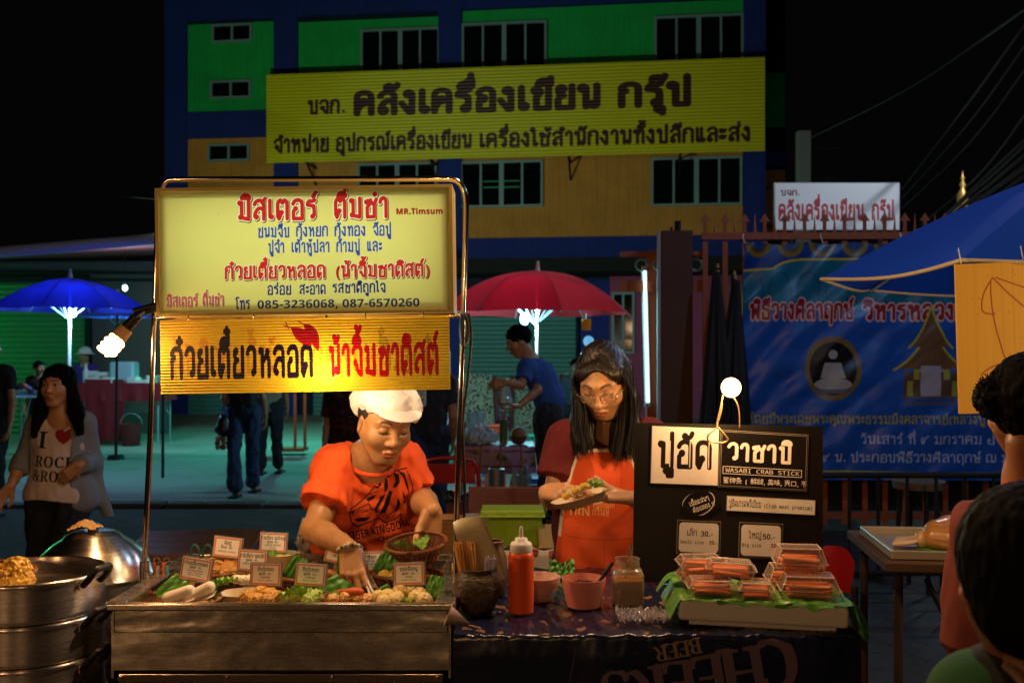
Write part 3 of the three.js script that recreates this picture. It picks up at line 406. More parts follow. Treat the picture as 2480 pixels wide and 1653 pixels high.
// ---------- umbrellas ----------
function umbrella(label, base, Rr, rim, apex, n, m, turn, { pole = M.white, lean = 0.02, bulge = 0.18, dome = 1.7 } = {}) {
  const o = thing('market_umbrella', label, 'umbrella', [base.x, 0, base.z], turn);
  const prof = (q) => rim + (apex - rim) * (1 - Math.pow(q, dome)) + 0;                        // crown to rim
  for (let k = 0; k < n; k++) {
    const a0 = k / n * 2 * PI, a1 = (k + 1) / n * 2 * PI;
    part(o, 'canopy_panel', sheet((u, q) => { const A = v(Math.cos(a0), 0, Math.sin(a0)), B = v(Math.cos(a1), 0, Math.sin(a1)), p = lerp(A, B, u).multiplyScalar(Rr * q), sag = Math.sin(u * PI); return [p.x * (1 - 0.03 * sag * q), prof(q) - bulge * 0.12 * sag * q * (1 - q * 0.4), p.z * (1 - 0.03 * sag * q)]; }, 10, 14), m);
    part(o, 'rib', tube([0.02, 0.35, 0.7, 0.995].map((q) => [Math.cos(a0) * Rr * q, prof(q) - 0.012, Math.sin(a0) * Rr * q]), 0.007, 5, 10), M.frame);
    part(o, 'strut', rod([0, rim - 0.12, 0], [Math.cos(a0) * Rr * 0.5, prof(0.5) - 0.02, Math.sin(a0) * Rr * 0.5], 0.006, 0.006, 5), M.frame);
  }
  part(o, 'pole', rod([0, 0, 0], [lean, apex, 0], 0.022, 0.018), pole); part(o, 'finial', [cyl(0.014, 0.03, 0.09, lean, apex + 0.05, 0), ball(0.02, lean, apex + 0.1, 0, 8)], M.white); part(o, 'foot', cyl(0.1, 0.13, 0.07, 0, 0.035, 0), M.dark);
  return o;
}
const cloth = (hex, through = 0.3, r = 0.85) => mat(hex, r, { transmission: through, bumpMap: rep(T.cloth, 6), bumpScale: 0.0006 });
umbrella('bright red market umbrella over the bending man', P(1298, 1100, 11), 1.1, 1.985, 2.46, 8, cloth('#cc0a1c', 0.34), R(12), { bulge: -0.2, dome: 2.3 });
umbrella('blue market umbrella with white pole in front of the green shutter', P(165, 1000, 12), 0.95, 2.08, 2.46, 8, cloth('#1c22b8'), R(8));
umbrella('pale blue market umbrella half hidden behind the darker blue one', P(280, 1000, 14.5), 0.62, 2.08, 2.36, 8, cloth('#3c64c8'), R(20), { pole: M.dark });
umbrella('big blue tarpaulin umbrella with grey lining and pale hem at the squid stall', v(2.24, 0, -3.66), 1.06, 1.86, 2.3, 8, mat('#0a48d4', 0.8, { transmission: 0.1, specularIntensity: 0.25, bumpMap: rep(T.cloth, 6), bumpScale: 0.0006 }), R(-9.5), { bulge: 0.3, dome: 1.35 });
{ // pale hem of the blue umbrella
  const o = scene.children.at(-1), n = 8, Rr = 1.06;
  for (let k = 0; k < n; k++) { const a0 = k / n * 2 * PI, a1 = (k + 1) / n * 2 * PI; part(o, 'hem', tube([0, 0.25, 0.5, 0.75, 1].map((u) => { const p = lerp(v(Math.cos(a0), 0, Math.sin(a0)), v(Math.cos(a1), 0, Math.sin(a1)), u).multiplyScalar(Rr * (1 - 0.03 * Math.sin(u * PI)) * 1.003); return [p.x, 1.858 - 0.022 * Math.sin(u * PI), p.z]; }), 0.007, 6, 12), mat('#c8b898', 0.8)); }
}
function hangingBulb(label, p, len, hex, I, r = 0.03, glowK = 12, squat = 1.25) {
  const o = thing('light_bulb', label, 'lamp', p);
  part(o, 'glass_bulb', new THREE.SphereGeometry(r, 16, 12).scale(1, squat, 1), glow(hex, glowK)); part(o, 'socket', cyl(r * 0.55, r * 0.45, r * 1.4, 0, r * (squat + 0.5), 0, 12), M.black);
  if (len) part(o, 'flex', rod([0, r * (squat + 1), 0], [0, r * (squat + 1) + len, 0], 0.004, 0.004, 6), M.black);
  bulbLight(o, [0, 0, 0], hex, I); return o;
}
hangingBulb('cool white bulb on the pole of the blue umbrella', P(176, 758, 11.85), 0.25, '#9fdcff', 5, 0.042, 14);
hangingBulb('small cool bulb hanging near the shophouse awning', P(302, 697, 15), 0.5, '#a8e4ff', 8, 0.035, 14);
hangingBulb('cyan-white bulb glowing under the red umbrella', P(1270, 772, 10.9), 0.1, COOL, 8, 0.045, 16, 1.6);
{ // green sign lamp of the next shop, left of the picture
  const p = P(-420, 800, 17.2), o = thing('shop_lamp', 'green tube lamp of the next shop along the shutter', 'lamp', p); part(o, 'tube', mv(cyl(0.02, 0.02, 0.9, 0, 0, 0, 10), 0, 0, 0, 0, 0, PI / 2), glow('#4cff96', 4)); part(o, 'batten', box(0.96, 0.05, 0.04, 0, 0.04, -0.02), M.white); part(o, 'hanger', rod([0, 0.05, 0], [0, 0.9, 0], 0.008), M.dark); bulbLight(o, [0, -0.06, 0.02], '#4cff96', 9, 6);
}
{ // fluorescent tube on the gate post
  const a = P(1561, 652, 9.3), b = P(1569, 978, 9.3), o = thing('tube_lamp', 'glowing vertical fluorescent tube fixed beside the gate pillar', 'lamp', [b.x, b.y, a.z]), L = a.y - b.y, lean = Math.atan2(b.x - a.x, L);
  o.rotation.z = lean;
  part(o, 'tube', cyl(0.014, 0.014, L, 0, L / 2, 0.02, 12), glow('#b8f4ff', 2.6)); part(o, 'batten', box(0.05, L + 0.06, 0.03, 0.0, L / 2, -0.025), mat('#cfd8dc', 0.4)); for (const y of [0, L]) part(o, 'cap', cyl(0.022, 0.022, 0.03, 0, y, 0.02, 10), M.white);
  const l = new THREE.RectAreaLight('#7fe8ff', 14, 0.04, L); l.position.set(0, L / 2, 0.045); l.lookAt(l.position.clone().add(v(0, 0, 1)).applyMatrix4(new THREE.Matrix4())); l.rotation.set(0, PI, 0); l.name = 'tube_light'; o.add(l);
}
{ // courtyard lamp on an overhead wire, out of sight behind the cart's light box
  const p = v(-3.3, 3.35, -16.6), o = thing('flood_lamp', 'teal floodlight hung on a wire over the courtyard', 'lamp', [p.x, p.y, p.z]);
  part(o, 'housing', lathe([[0.03, 0.16], [0.06, 0.14], [0.2, 0.03], [0.21, 0.0], [0.2, 0.0]], 28), M.dark); part(o, 'lens', cyl(0.16, 0.16, 0.012, 0, 0.012, 0, 24), glow(TEAL, 6)); part(o, 'wire', [rod([0, 0.15, 0], [0, 0.5, 0], 0.006), tube([[-2, 0.2, 4.2], [0, 0.5, 0], [1, 0.9, -5.4]], 0.006, 5)], M.black);
  const l = new THREE.SpotLight(TEAL, 54, 0, R(62), 0.12); l.position.set(0, -0.02, 0); l.target.position.set(0, -3, 0); l.castShadow = true; l.shadow.radius = 6; l.name = 'flood_light'; o.add(l); o.add(l.target);
}
{ // floodlight on the corner of the awning, turned up at the facade
  const p = P(402, 560, 12.25), o = thing('flood_lamp', 'floodlight on the awning corner aimed up at the painted facade', 'lamp', p);
  part(o, 'housing', mv(box(0.22, 0.17, 0.09, 0, 0, 0, 0.02), 0, 0, 0.03, R(20)), M.dark); part(o, 'lens', mv(box(0.19, 0.14, 0.01), 0, 0.018, -0.024, R(20)), glow('#e8ffd8', 5)); part(o, 'bracket', rod([0, -0.02, 0.02], [-0.06, -0.1, -0.1], 0.015), M.dark);
  const l = new THREE.SpotLight('#e0ffd2', 62, 0, R(64), 0.5); l.position.set(0, 0.03, -0.06); l.target.position.set(4.2, 4.6, -12.5); l.castShadow = true; l.shadow.radius = 3; l.name = 'facade_light'; o.add(l); o.add(l.target);
}
{ // street lamp beyond the right edge of the picture
  const p = v(3.4, 4.4, -4.9), o = thing('street_lamp', 'cool white street lamp beyond the blue umbrella', 'lamp', [p.x, 0, p.z]); part(o, 'post', cyl(0.04, 0.06, p.y + 0.1, 0.3, p.y / 2, 0), M.dark); part(o, 'arm', rod([0.3, p.y + 0.1, 0], [0, p.y + 0.12, 0], 0.025), M.dark); part(o, 'hood', mv(lathe([[0.02, 0.12], [0.06, 0.11], [0.16, 0.04], [0.165, 0.03]], 24), 0, p.y - 0.02, 0), M.dark); part(o, 'glass_bulb', ball(0.06, 0, p.y, 0), glow('#bfe4ff', 8)); bulbLight(o, [0, p.y, 0], '#9cc8ff', 11, 3);
  const l2 = again(o, 'added unseen cool lamp that brightens the white name board', [5.5, 0.6, -9.8]); l2.traverse((q) => { if (q.isLight) { q.intensity = 17; q.color.set('#e4f0ff'); } });  // this copy is an added lamp, out of view, to brighten the white sign
}
// lamps of the stall across the lane, behind the photographer
function stallLamp(label, p, I, hex = WARM) { const o = thing('stall_lamp', label, 'lamp', p); part(o, 'glass_bulb', new THREE.SphereGeometry(0.045, 16, 12).scale(1, 1.3, 1), glow(hex, 10)); part(o, 'shade', mv(lathe([[0.03, 0.09], [0.05, 0.085], [0.13, 0.03], [0.135, 0.028]], 24), 0, 0.02, 0), M.dark); part(o, 'cord', rod([0, 0.1, 0], [0, 1.0, 0], 0.005), M.black); bulbLight(o, [0, -0.07, 0], hex, I, 2); return o; }
stallLamp('shaded warm bulb of a stall across the lane, beside the steamer', v(-2.08, 2.0, 0.75), 5);
stallLamp('second shaded warm bulb of the stall across the lane', v(-0.5, 2.2, 1.5), 3.4);
stallLamp('shaded warm bulb hung high in front of the dim sum cart', v(0.12, 2.72, -2.5), 5.2, '#ffcd9a');
stallLamp('shaded warm bulb over the squid stall counter', v(2.25, 1.8, -2.72), 3.0, '#ffd6a0');
// ---------- left stalls ----------
function foldingTable(name, label, pos, W, D, H, m, legM = M.frame, turn = 0) {
  const o = thing(name, label, 'table', pos, turn); part(o, 'tabletop', box(W, 0.03, D, 0, H - 0.015, 0, 0.008), m);
  for (const s of [-1, 1]) for (const q of [-1, 1]) part(o, 'leg', rod([s * W * 0.44, 0, q * D * 0.42], [s * W * 0.44, H - 0.03, q * D * 0.42], 0.015, 0.015, 6), legM);
  for (const s of [-1, 1]) part(o, 'brace', rod([s * W * 0.44, H * 0.45, -D * 0.42], [s * W * 0.2, H - 0.03, -D * 0.42], 0.01, 0.01, 6), legM);
  return o;
}
function clothed(o, W, D, H, drop, m, wave = 0.03) {                 // a cloth hanging over a table
  part(o, 'tablecloth', sheet((u, q) => { const t = u * 2 * PI, c = Math.cos(t), s = Math.sin(t), k = 1 / Math.max(Math.abs(c), Math.abs(s)), rim = Math.min(1, q * 2), x = c * k * W / 2 * rim, z = s * k * D / 2 * rim, dn = Math.max(0, q - 0.5) * 2, w = wave * dn * Math.sin(t * 17); return [x * (1 + dn * 0.02) + w * c + 0.004 * c, H + 0.004 - drop * dn, z * (1 + dn * 0.02) + w * s + 0.004 * s]; }, 160, 24), m);
}
{
  const d = 16.8, a = P(292, 928, d), W = 1.42, H = a.y, o = foldingTable('stall_table', 'stall table under a crimson cloth piled with white boxes', [a.x, 0, a.z - 0.3], W, 0.7, H, M.white);
  clothed(o, W, 0.72, H, 0.3, mat('#80121f', 0.85)); part(o, 'cloth_panel', sheet((u, q) => [-W / 2 + 0.13 + u * 0.66, H * (1 - q) + 0.07, 0.372 + 0.02 * Math.sin(u * 14) * q], 20, 8), mat('#7d101c', 0.8));
  const on = (px, py, w, h, dep, m, label, cat, nm, r = 0.01) => single(nm, label, cat, box(w, h, dep, 0, h / 2, 0, r), m, [P(px, py, d).x, H + 0.006, -d - 0.25]);
  on(287, 918, 0.42, 0.36, 0.3, mat('#b8ccd8', 0.5, { transmission: 0.3 }), 'large translucent plastic tub on the crimson table', 'tub', 'plastic_tub', 0.05); on(216, 905, 0.19, 0.11, 0.2, M.foam, 'white foam food box beside the tall bottle', 'box', 'foam_box'); on(250, 908, 0.17, 0.1, 0.2, M.foam, 'white foam food box next to the plastic tub', 'box', 'foam_box');
  { const b = thing('plastic_bottle', 'tall white plastic bottle on the crimson table', 'bottle', [P(195, 900, d).x, H + 0.006, -d - 0.2]); part(b, 'bottle_body', lathe([[0.001, 0], [0.05, 0.005], [0.052, 0.18], [0.02, 0.26], [0.02, 0.29], [0.001, 0.29]], 20), M.foam); part(b, 'cap', cyl(0.022, 0.022, 0.03, 0, 0.305, 0), M.white); }
  for (const [i, [px, w, h, y]] of [[205, 0.2, 0.08, 0.12], [232, 0.2, 0.07, 0.11], [262, 0.22, 0.09, 0.0], [322, 0.16, 0.1, 0.0], [345, 0.2, 0.06, 0.0], [366, 0.14, 0.12, 0.0]].entries()) { const b = single('foam_box', ['foam box stacked on the one beside the tall bottle', 'foam box stacked next to the hat vendor', 'wide foam box in front of the plastic tub', 'foam box right of the plastic tub', 'flat foam tray right of the plastic tub', 'tall foam box at the end of the crimson table'][i], 'box', box(w, h, 0.16, 0, h / 2, 0, 0.008), M.foam, [P(px, 0, d).x, H + 0.006 + y, -d - (y ? 0.26 : 0.02)]); b.rotation.y = rr(-0.25, 0.25); }
  const jars = ['small glass jar of the row on the crimson cloth']; for (let k = 0; k < 9; k++) { const j = thing('condiment_jar', jars[0], 'jar', [P(318 + k * 8, 920, d).x, H + 0.006, -d - 0.1 - rnd() * 0.2], 0, 'condiment jars on the crimson table'); part(j, 'glass_body', cyl(0.03, 0.03, 0.08 + 0.05 * rnd(), 0, 0.05, 0, 12), mat('#a8bcc4', 0.15, { transmission: 0.5 })); part(j, 'lid', cyl(0.031, 0.031, 0.018, 0, 0.115, 0, 12), mat(['#8a5a3a', '#c8ccd0', '#6a3a2a'][k % 3], 0.5)); }
  const bucket = thing('bucket', 'dark red bucket standing beside the crimson table', 'bucket', [P(328, 1010, d).x, 0.004, -d + 0.2]); part(bucket, 'bucket_body', lathe([[0.001, 0], [0.14, 0.003], [0.18, 0.36], [0.185, 0.36], [0.183, 0.35]], 24), mat('#6a1a20', 0.5)); part(bucket, 'handle', new THREE.TorusGeometry(0.18, 0.006, 6, 20, PI).translate(0, 0.36, 0), M.frame);
  const t2 = foldingTable('stall_table', 'bare silver folding table with metal trays, left of the crimson stall', [P(58, 955, 13).x, 0, -13.2], 0.62, 0.6, P(58, 957, 13).y, mat('#9ab0b4', 0.35));
  const h2 = P(58, 957, 13).y; for (const [px, w, dz, nm, lab] of [[35, 0.26, 0, 'steel_dish', 'domed steel serving dish on the silver folding table'], [85, 0.16, 0.1, 'steel_dish', 'small round steel dish on the silver folding table']]) { const q = thing(nm, lab, 'dish', [P(px, 955, 13).x, h2, -13.2 + dz]); part(q, 'dish_body', lathe([[0.001, 0], [w * 0.42, 0.002], [w * 0.5, 0.07], [w * 0.5, 0.075]], 24), M.chrome); part(q, 'lid', lathe([[0.001, 0.17], [w * 0.12, 0.165], [w * 0.38, 0.12], [w * 0.5, 0.076]], 24), M.chrome); }
}
// ---------- back of the courtyard: chairs, stools ----------
const pattern = mat('#b4b4a4', 0.85, { map: grain(128, (x, y) => { const q = N3(Math.cos(x * 6.283) * 2.2, Math.sin(x * 6.283) * 2.2 + Math.cos(y * 6.283) * 2.2, Math.sin(y * 6.283) * 2.2); return q > 0.38 ? [0.06, 0.05, 0.06] : q > 0.25 ? [0.5, 0.42, 0.4] : [0.85, 0.84, 0.74]; }, true) });
function coverChair(label, px, py, d, turn, s = 1) {
  const o = thing('massage_chair', label, 'chair', [P(px, py, d).x, 0.004, -d], turn, 'cloth covered reclining chairs'); o.scale.setScalar(s);
  part(o, 'backrest', worldUV(mv(box(0.46, 0.85, 0.1, 0, 0.42, 0, 0.04), 0, 0.45, -0.18, R(-14)), 2.2), pattern); part(o, 'seat', worldUV(box(0.48, 0.13, 0.5, 0, 0.42, 0.08, 0.05), 2.2), pattern);
  for (const x of [-1, 1]) { part(o, 'armrest', box(0.08, 0.1, 0.5, x * 0.29, 0.62, 0.02, 0.03), mat('#5a1420', 0.7)); part(o, 'side_panel', mv(box(0.06, 0.8, 0.14, 0, 0.4, 0, 0.02), x * 0.26, 0.45, -0.2, R(-14)), mat('#5a1420', 0.7)); for (const z of [-0.15, 0.25]) part(o, 'leg', box(0.04, 0.38, 0.04, x * 0.22, 0.19, z), M.dark); }
  return o;
}
coverChair('reclining chair in a spotted cloth cover behind the clear bag table', 1166, 1000, 13.2, R(14)); coverChair('reclining chair in a spotted cover just behind the bending man', 1280, 1000, 13.6, R(-6)); coverChair('spotted reclining chair where a long haired child sits', 1392, 1000, 14.2, R(-14));
function stool(label, p, hex, h = 0.45, w = 0.3) {
  const o = thing('plastic_stool', label, 'stool', p), m = mat(hex, 0.45); part(o, 'seat', box(w, 0.03, w, 0, h - 0.015, 0, 0.012), m);
  for (const s of [-1, 1]) for (const q of [-1, 1]) part(o, 'leg', rod([s * w * 0.52, 0, q * w * 0.52], [s * w * 0.42, h - 0.02, q * w * 0.42], 0.022, 0.022, 6), m); for (const q of [-1, 1]) part(o, 'apron', box(w * 0.9, 0.06, 0.015, 0, h - 0.06, q * w * 0.44), m); return o;
}
stool('orange plastic stool behind the clear bag table', [P(1200, 960, 11.6).x, 0.004, -11.6], '#d2421a', 0.72, 0.2); stool('red plastic stool beside the man in blue', [P(1378, 980, 12).x, 0.004, -12], '#c01c1c', 0.7, 0.24); stool('blue plastic stool by the spotted chairs', [P(1155, 980, 12.6).x, 0.004, -12.6], '#2a6cc0', 0.5, 0.2); stool('green plastic stool at the foot of the bending man', [P(1300, 980, 11.4).x, 0.004, -11.4], '#2a8a6c', 0.62, 0.2);
{ const q = P(1424, 826, 23), o = thing('wall_clock', 'round blue-lit clock on the dark blue wall', 'clock', [q.x, q.y, q.z + 0.2], -TH0); part(o, 'dial', mv(cyl(0.12, 0.12, 0.03, 0, 0, 0, 28), 0, 0, 0, PI / 2), glow('#2a8fd8', 0.9)); part(o, 'rim', new THREE.TorusGeometry(0.12, 0.012, 8, 28), M.frame); part(o, 'hand', [box(0.01, 0.08, 0.004, 0, 0.03, 0.02), box(0.06, 0.01, 0.004, 0.02, 0, 0.02)], M.black); }
{ const q = P(1420, 772, 10.8), o = thing('price_flag', 'small yellow flag hanging under the red umbrella rim', 'flag', q); part(o, 'flag_cloth', sheet((u, w) => [(u - 0.5) * 0.1, -w * 0.12, 0.012 * Math.sin(u * 6 + w * 3)], 8, 8), mat('#c8b81c', 0.8)); part(o, 'string', rod([0, 0, 0], [0, 0.06, 0], 0.003, 0.003, 5), M.white); }
// wheeled coat-stand-like wooden rack seen below the yellow sign
{ const d = 15.2, a = P(705, 1000, d), o = thing('wooden_rack', 'low brown wooden display rack alone in the courtyard', 'rack', [a.x, 0.004, a.z]); part(o, 'base_rail', box(0.46, 0.05, 0.3, 0, 0.08, 0), M.rust); for (const x of [-0.21, 0.06, 0.21]) part(o, 'post', box(0.04, 0.95, 0.04, x, 0.56, 0), M.rust); part(o, 'shelf', box(0.5, 0.04, 0.34, 0, 1.05, 0), M.rust); }
// purple table with clear bags
{
  const d = 8.8, a = P(1198, 1080, d), H = a.y, W = 0.66, o = foldingTable('stall_table', 'small table under a purple flowered plastic cloth', [a.x, 0, a.z - 0.2], W, 0.5, H, M.white);
  const pc = mat('#ffffff', 0.35, { map: picture(512, 512, (c, w, h) => { c.fillStyle = '#a8829c'; c.fillRect(0, 0, w, h); c.strokeStyle = '#6c3a58'; c.lineWidth = 14; for (let k = 0; k < 4; k++) { c.beginPath(); c.moveTo(k * 128 + 40, 0); c.lineTo(k * 128 + 40, h); c.moveTo(0, k * 128 + 60); c.lineTo(w, k * 128 + 60); c.stroke(); } for (let k = 0; k < 40; k++) { c.fillStyle = ['#4a4a2a', '#b4783a', '#3a5030', '#8c6038'][k % 4]; c.beginPath(); c.ellipse(rnd() * w, rnd() * h, 14 + rnd() * 26, 8 + rnd() * 14, rnd() * 3, 0, 7); c.fill(); } }) });
  const g = sheet((u, q) => { const x = (u - 0.5) * (W + 0.04), dn = Math.max(0, q - 0.55) / 0.45; return [x * (1 + 0.06 * dn), H + 0.006 - 0.24 * dn - (dn > 0 ? 0.004 * Math.sin(u * 30) : 0), -0.25 + Math.min(q, 0.55) / 0.55 * 0.52 + 0.015 * dn * Math.sin(u * 24)]; }, 60, 40); part(o, 'tablecloth', g, pc);
  const clear = mat('#ccd8dc', 0.12, { transmission: 0.55, thickness: 0 });
  { const b = thing('plastic_bag', 'big clear plastic bag of ice on the purple table', 'bag', [P(1158, 1060, d).x, H + 0.012, a.z - 0.15]); const f = (x, y, z) => 0.02 * N3(x * 18, y * 18, z * 18) + 0.008 * N3(x * 50, y * 50, z * 50); part(b, 'bag_body', blob([EL(v(0, 0.055, 0), v(0.17, 0.07, 0.13), 0.02), EL(v(0.02, 0.11, 0), v(0.09, 0.06, 0.08), 0.05)], 0.01, { warp: f }), mat('#b8c4c8', 0.12, { clearcoat: 1, clearcoatRoughness: 0.05 })); }
  for (const [i, px] of [1138, 1160].entries()) { const b = thing('plastic_cup', i ? 'stack of clear plastic cups above the ice bag, right one' : 'stack of clear plastic cups above the ice bag, left one', 'cup', [P(px, 1030, d).x, H + 0.013, a.z - 0.34 - 0.04 * i]); part(b, 'cup_wall', lathe([[0.03, 0], [0.042, 0.22], [0.046, 0.26]], 18), clear); part(b, 'cup_rim', mv(new THREE.TorusGeometry(0.046, 0.003, 5, 18), 0, 0.26, 0, PI / 2), clear); }
  { const b = thing('straw_holder', 'bamboo tube filled with pink straws on the purple table', 'holder', [P(1219, 1066, d).x, H + 0.012, a.z - 0.1]); part(b, 'bamboo_tube', cyl(0.036, 0.036, 0.22, 0, 0.11, 0, 16), mat('#6c6a34', 0.6)); for (let k = 0; k < 9; k++) part(b, 'straw', rod([rr(-0.02, 0.02), 0.1, rr(-0.02, 0.02)], [rr(-0.03, 0.03), 0.29 + rr(-0.02, 0.02), rr(-0.03, 0.03)], 0.004, 0.004, 5), mat('#c86a86', 0.5)); }
  { const b = thing('fruit_basket', 'small basket holding a round fruit beside the bamboo tube', 'basket', [P(1256, 1066, d).x, H + 0.012, a.z - 0.1]); part(b, 'bowl', lathe([[0.001, 0], [0.05, 0.002], [0.085, 0.07], [0.08, 0.07]], 20), M.wood); part(b, 'fruit', ball(0.06, 0, 0.085, 0), mat('#a8763c', 0.6)); part(b, 'arch_handle', mv(new THREE.TorusGeometry(0.075, 0.008, 6, 20, PI), 0, 0.07, 0), M.white); }
}

// clutter around the drink stall
{ const q = thing('foam_cooler', 'white foam cooler on the ground under the purple table', 'cooler', [P(1202, 0, 8.3).x, 0, -8.3]); part(q, 'cooler_body', box(0.2, 0.26, 0.18, 0, 0.13, 0, 0.015), M.foam); part(q, 'cooler_lid', box(0.215, 0.04, 0.195, 0, 0.28, 0, 0.012), M.foam); part(q, 'tin', cyl(0.07, 0.07, 0.3, 0.0, 0.45, 0, 20), mat('#8a9498', 0.4, { metal: 0.6 })); }
{ const q = thing('plastic_crate', 'blue plastic crate stacked beside the drink stall', 'crate', [P(1300, 0, 9.2).x, 0.004, -9.2]); for (let k = 0; k < 5; k++) part(q, 'crate_slat', box(0.34, 0.05, 0.26, 0, 0.05 + k * 0.085, 0, 0.008), mat('#1c64b8', 0.45)); for (const s of [-1, 1]) for (const t of [-1, 1]) part(q, 'corner_post', box(0.03, 0.45, 0.03, s * 0.16, 0.225, t * 0.12), mat('#1c64b8', 0.45)); }
for (const [i, px] of [1244, 1262, 1275].entries()) { const q = thing('plastic_bag', ['clear bag of cups slumped against the cooler', 'knotted clear bag behind the slumped one', 'small clear bag leaning on the blue crate'][i], 'bag', [P(px, 0, 8.4).x, 0.0, -8.4 - i * 0.15]); part(q, 'bag_body', blob([EL(v(0, 0.24, 0), v(0.07, 0.24, 0.07), 0.03), EL(v(0.01, 0.5, 0), v(0.03, 0.06, 0.03), 0.05)], 0.02, { warp: (x, y, z) => 0.02 * N3(x * 16 + i, y * 10, z * 16) }), mat('#9cb4b8', 0.15, { transmission: 0.3 })); part(q, 'bag_knot', ball(0.02, 0.01, 0.56, 0, 8), mat('#9cb4b8', 0.2)); }
{ const d = 13.6, c0 = P(1064, 905, d), q = thing('standing_poster', 'white standing poster ending in large letters beside the spotted chairs', 'sign', [c0.x, 0.004, c0.z]); part(q, 'poster_board', box(0.3, 0.62, 0.02, 0, c0.y, 0), M.white); part(q, 'poster_face', mv(new THREE.PlaneGeometry(0.29, 0.61), 0, c0.y, 0.013), mat('#ffffff', 0.6, { map: picture(256, 512, (c, w, h) => { c.fillStyle = '#b4d4d4'; c.fillRect(0, 0, w, h); c.fillStyle = '#1c3c44'; c.font = 'bold 84px sans-serif'; c.fillText('GE', w - 128, 110); c.fillStyle = '#3a6a74'; for (let k = 0; k < 7; k++) c.fillRect(30, 170 + k * 44, w - 60 - (k % 3) * 40, 10); }) })); for (const s of [-1, 1]) part(q, 'leg', cyl(0.012, 0.012, c0.y - 0.31, s * 0.12, (c0.y - 0.31) / 2, 0), M.dark); const t = foldingTable('stall_table', 'low white-topped table below the standing poster', [c0.x - 0.05, 0, c0.z + 0.5], 0.7, 0.45, 0.66, mat('#a8c4c4', 0.5)); for (const [k, hex] of ['#c8c020', '#2a5cc0', '#c8d0d0'].entries()) single('plastic_box', ['yellow plastic box on the white-topped table', 'blue plastic box on the white-topped table', 'pale plastic box on the white-topped table'][k], 'box', box(0.16, 0.08 + 0.03 * k, 0.14, 0, 0.05, 0, 0.012), mat(hex, 0.5), [c0.x - 0.2 + k * 0.19, 0.66, c0.z + 0.5]); }
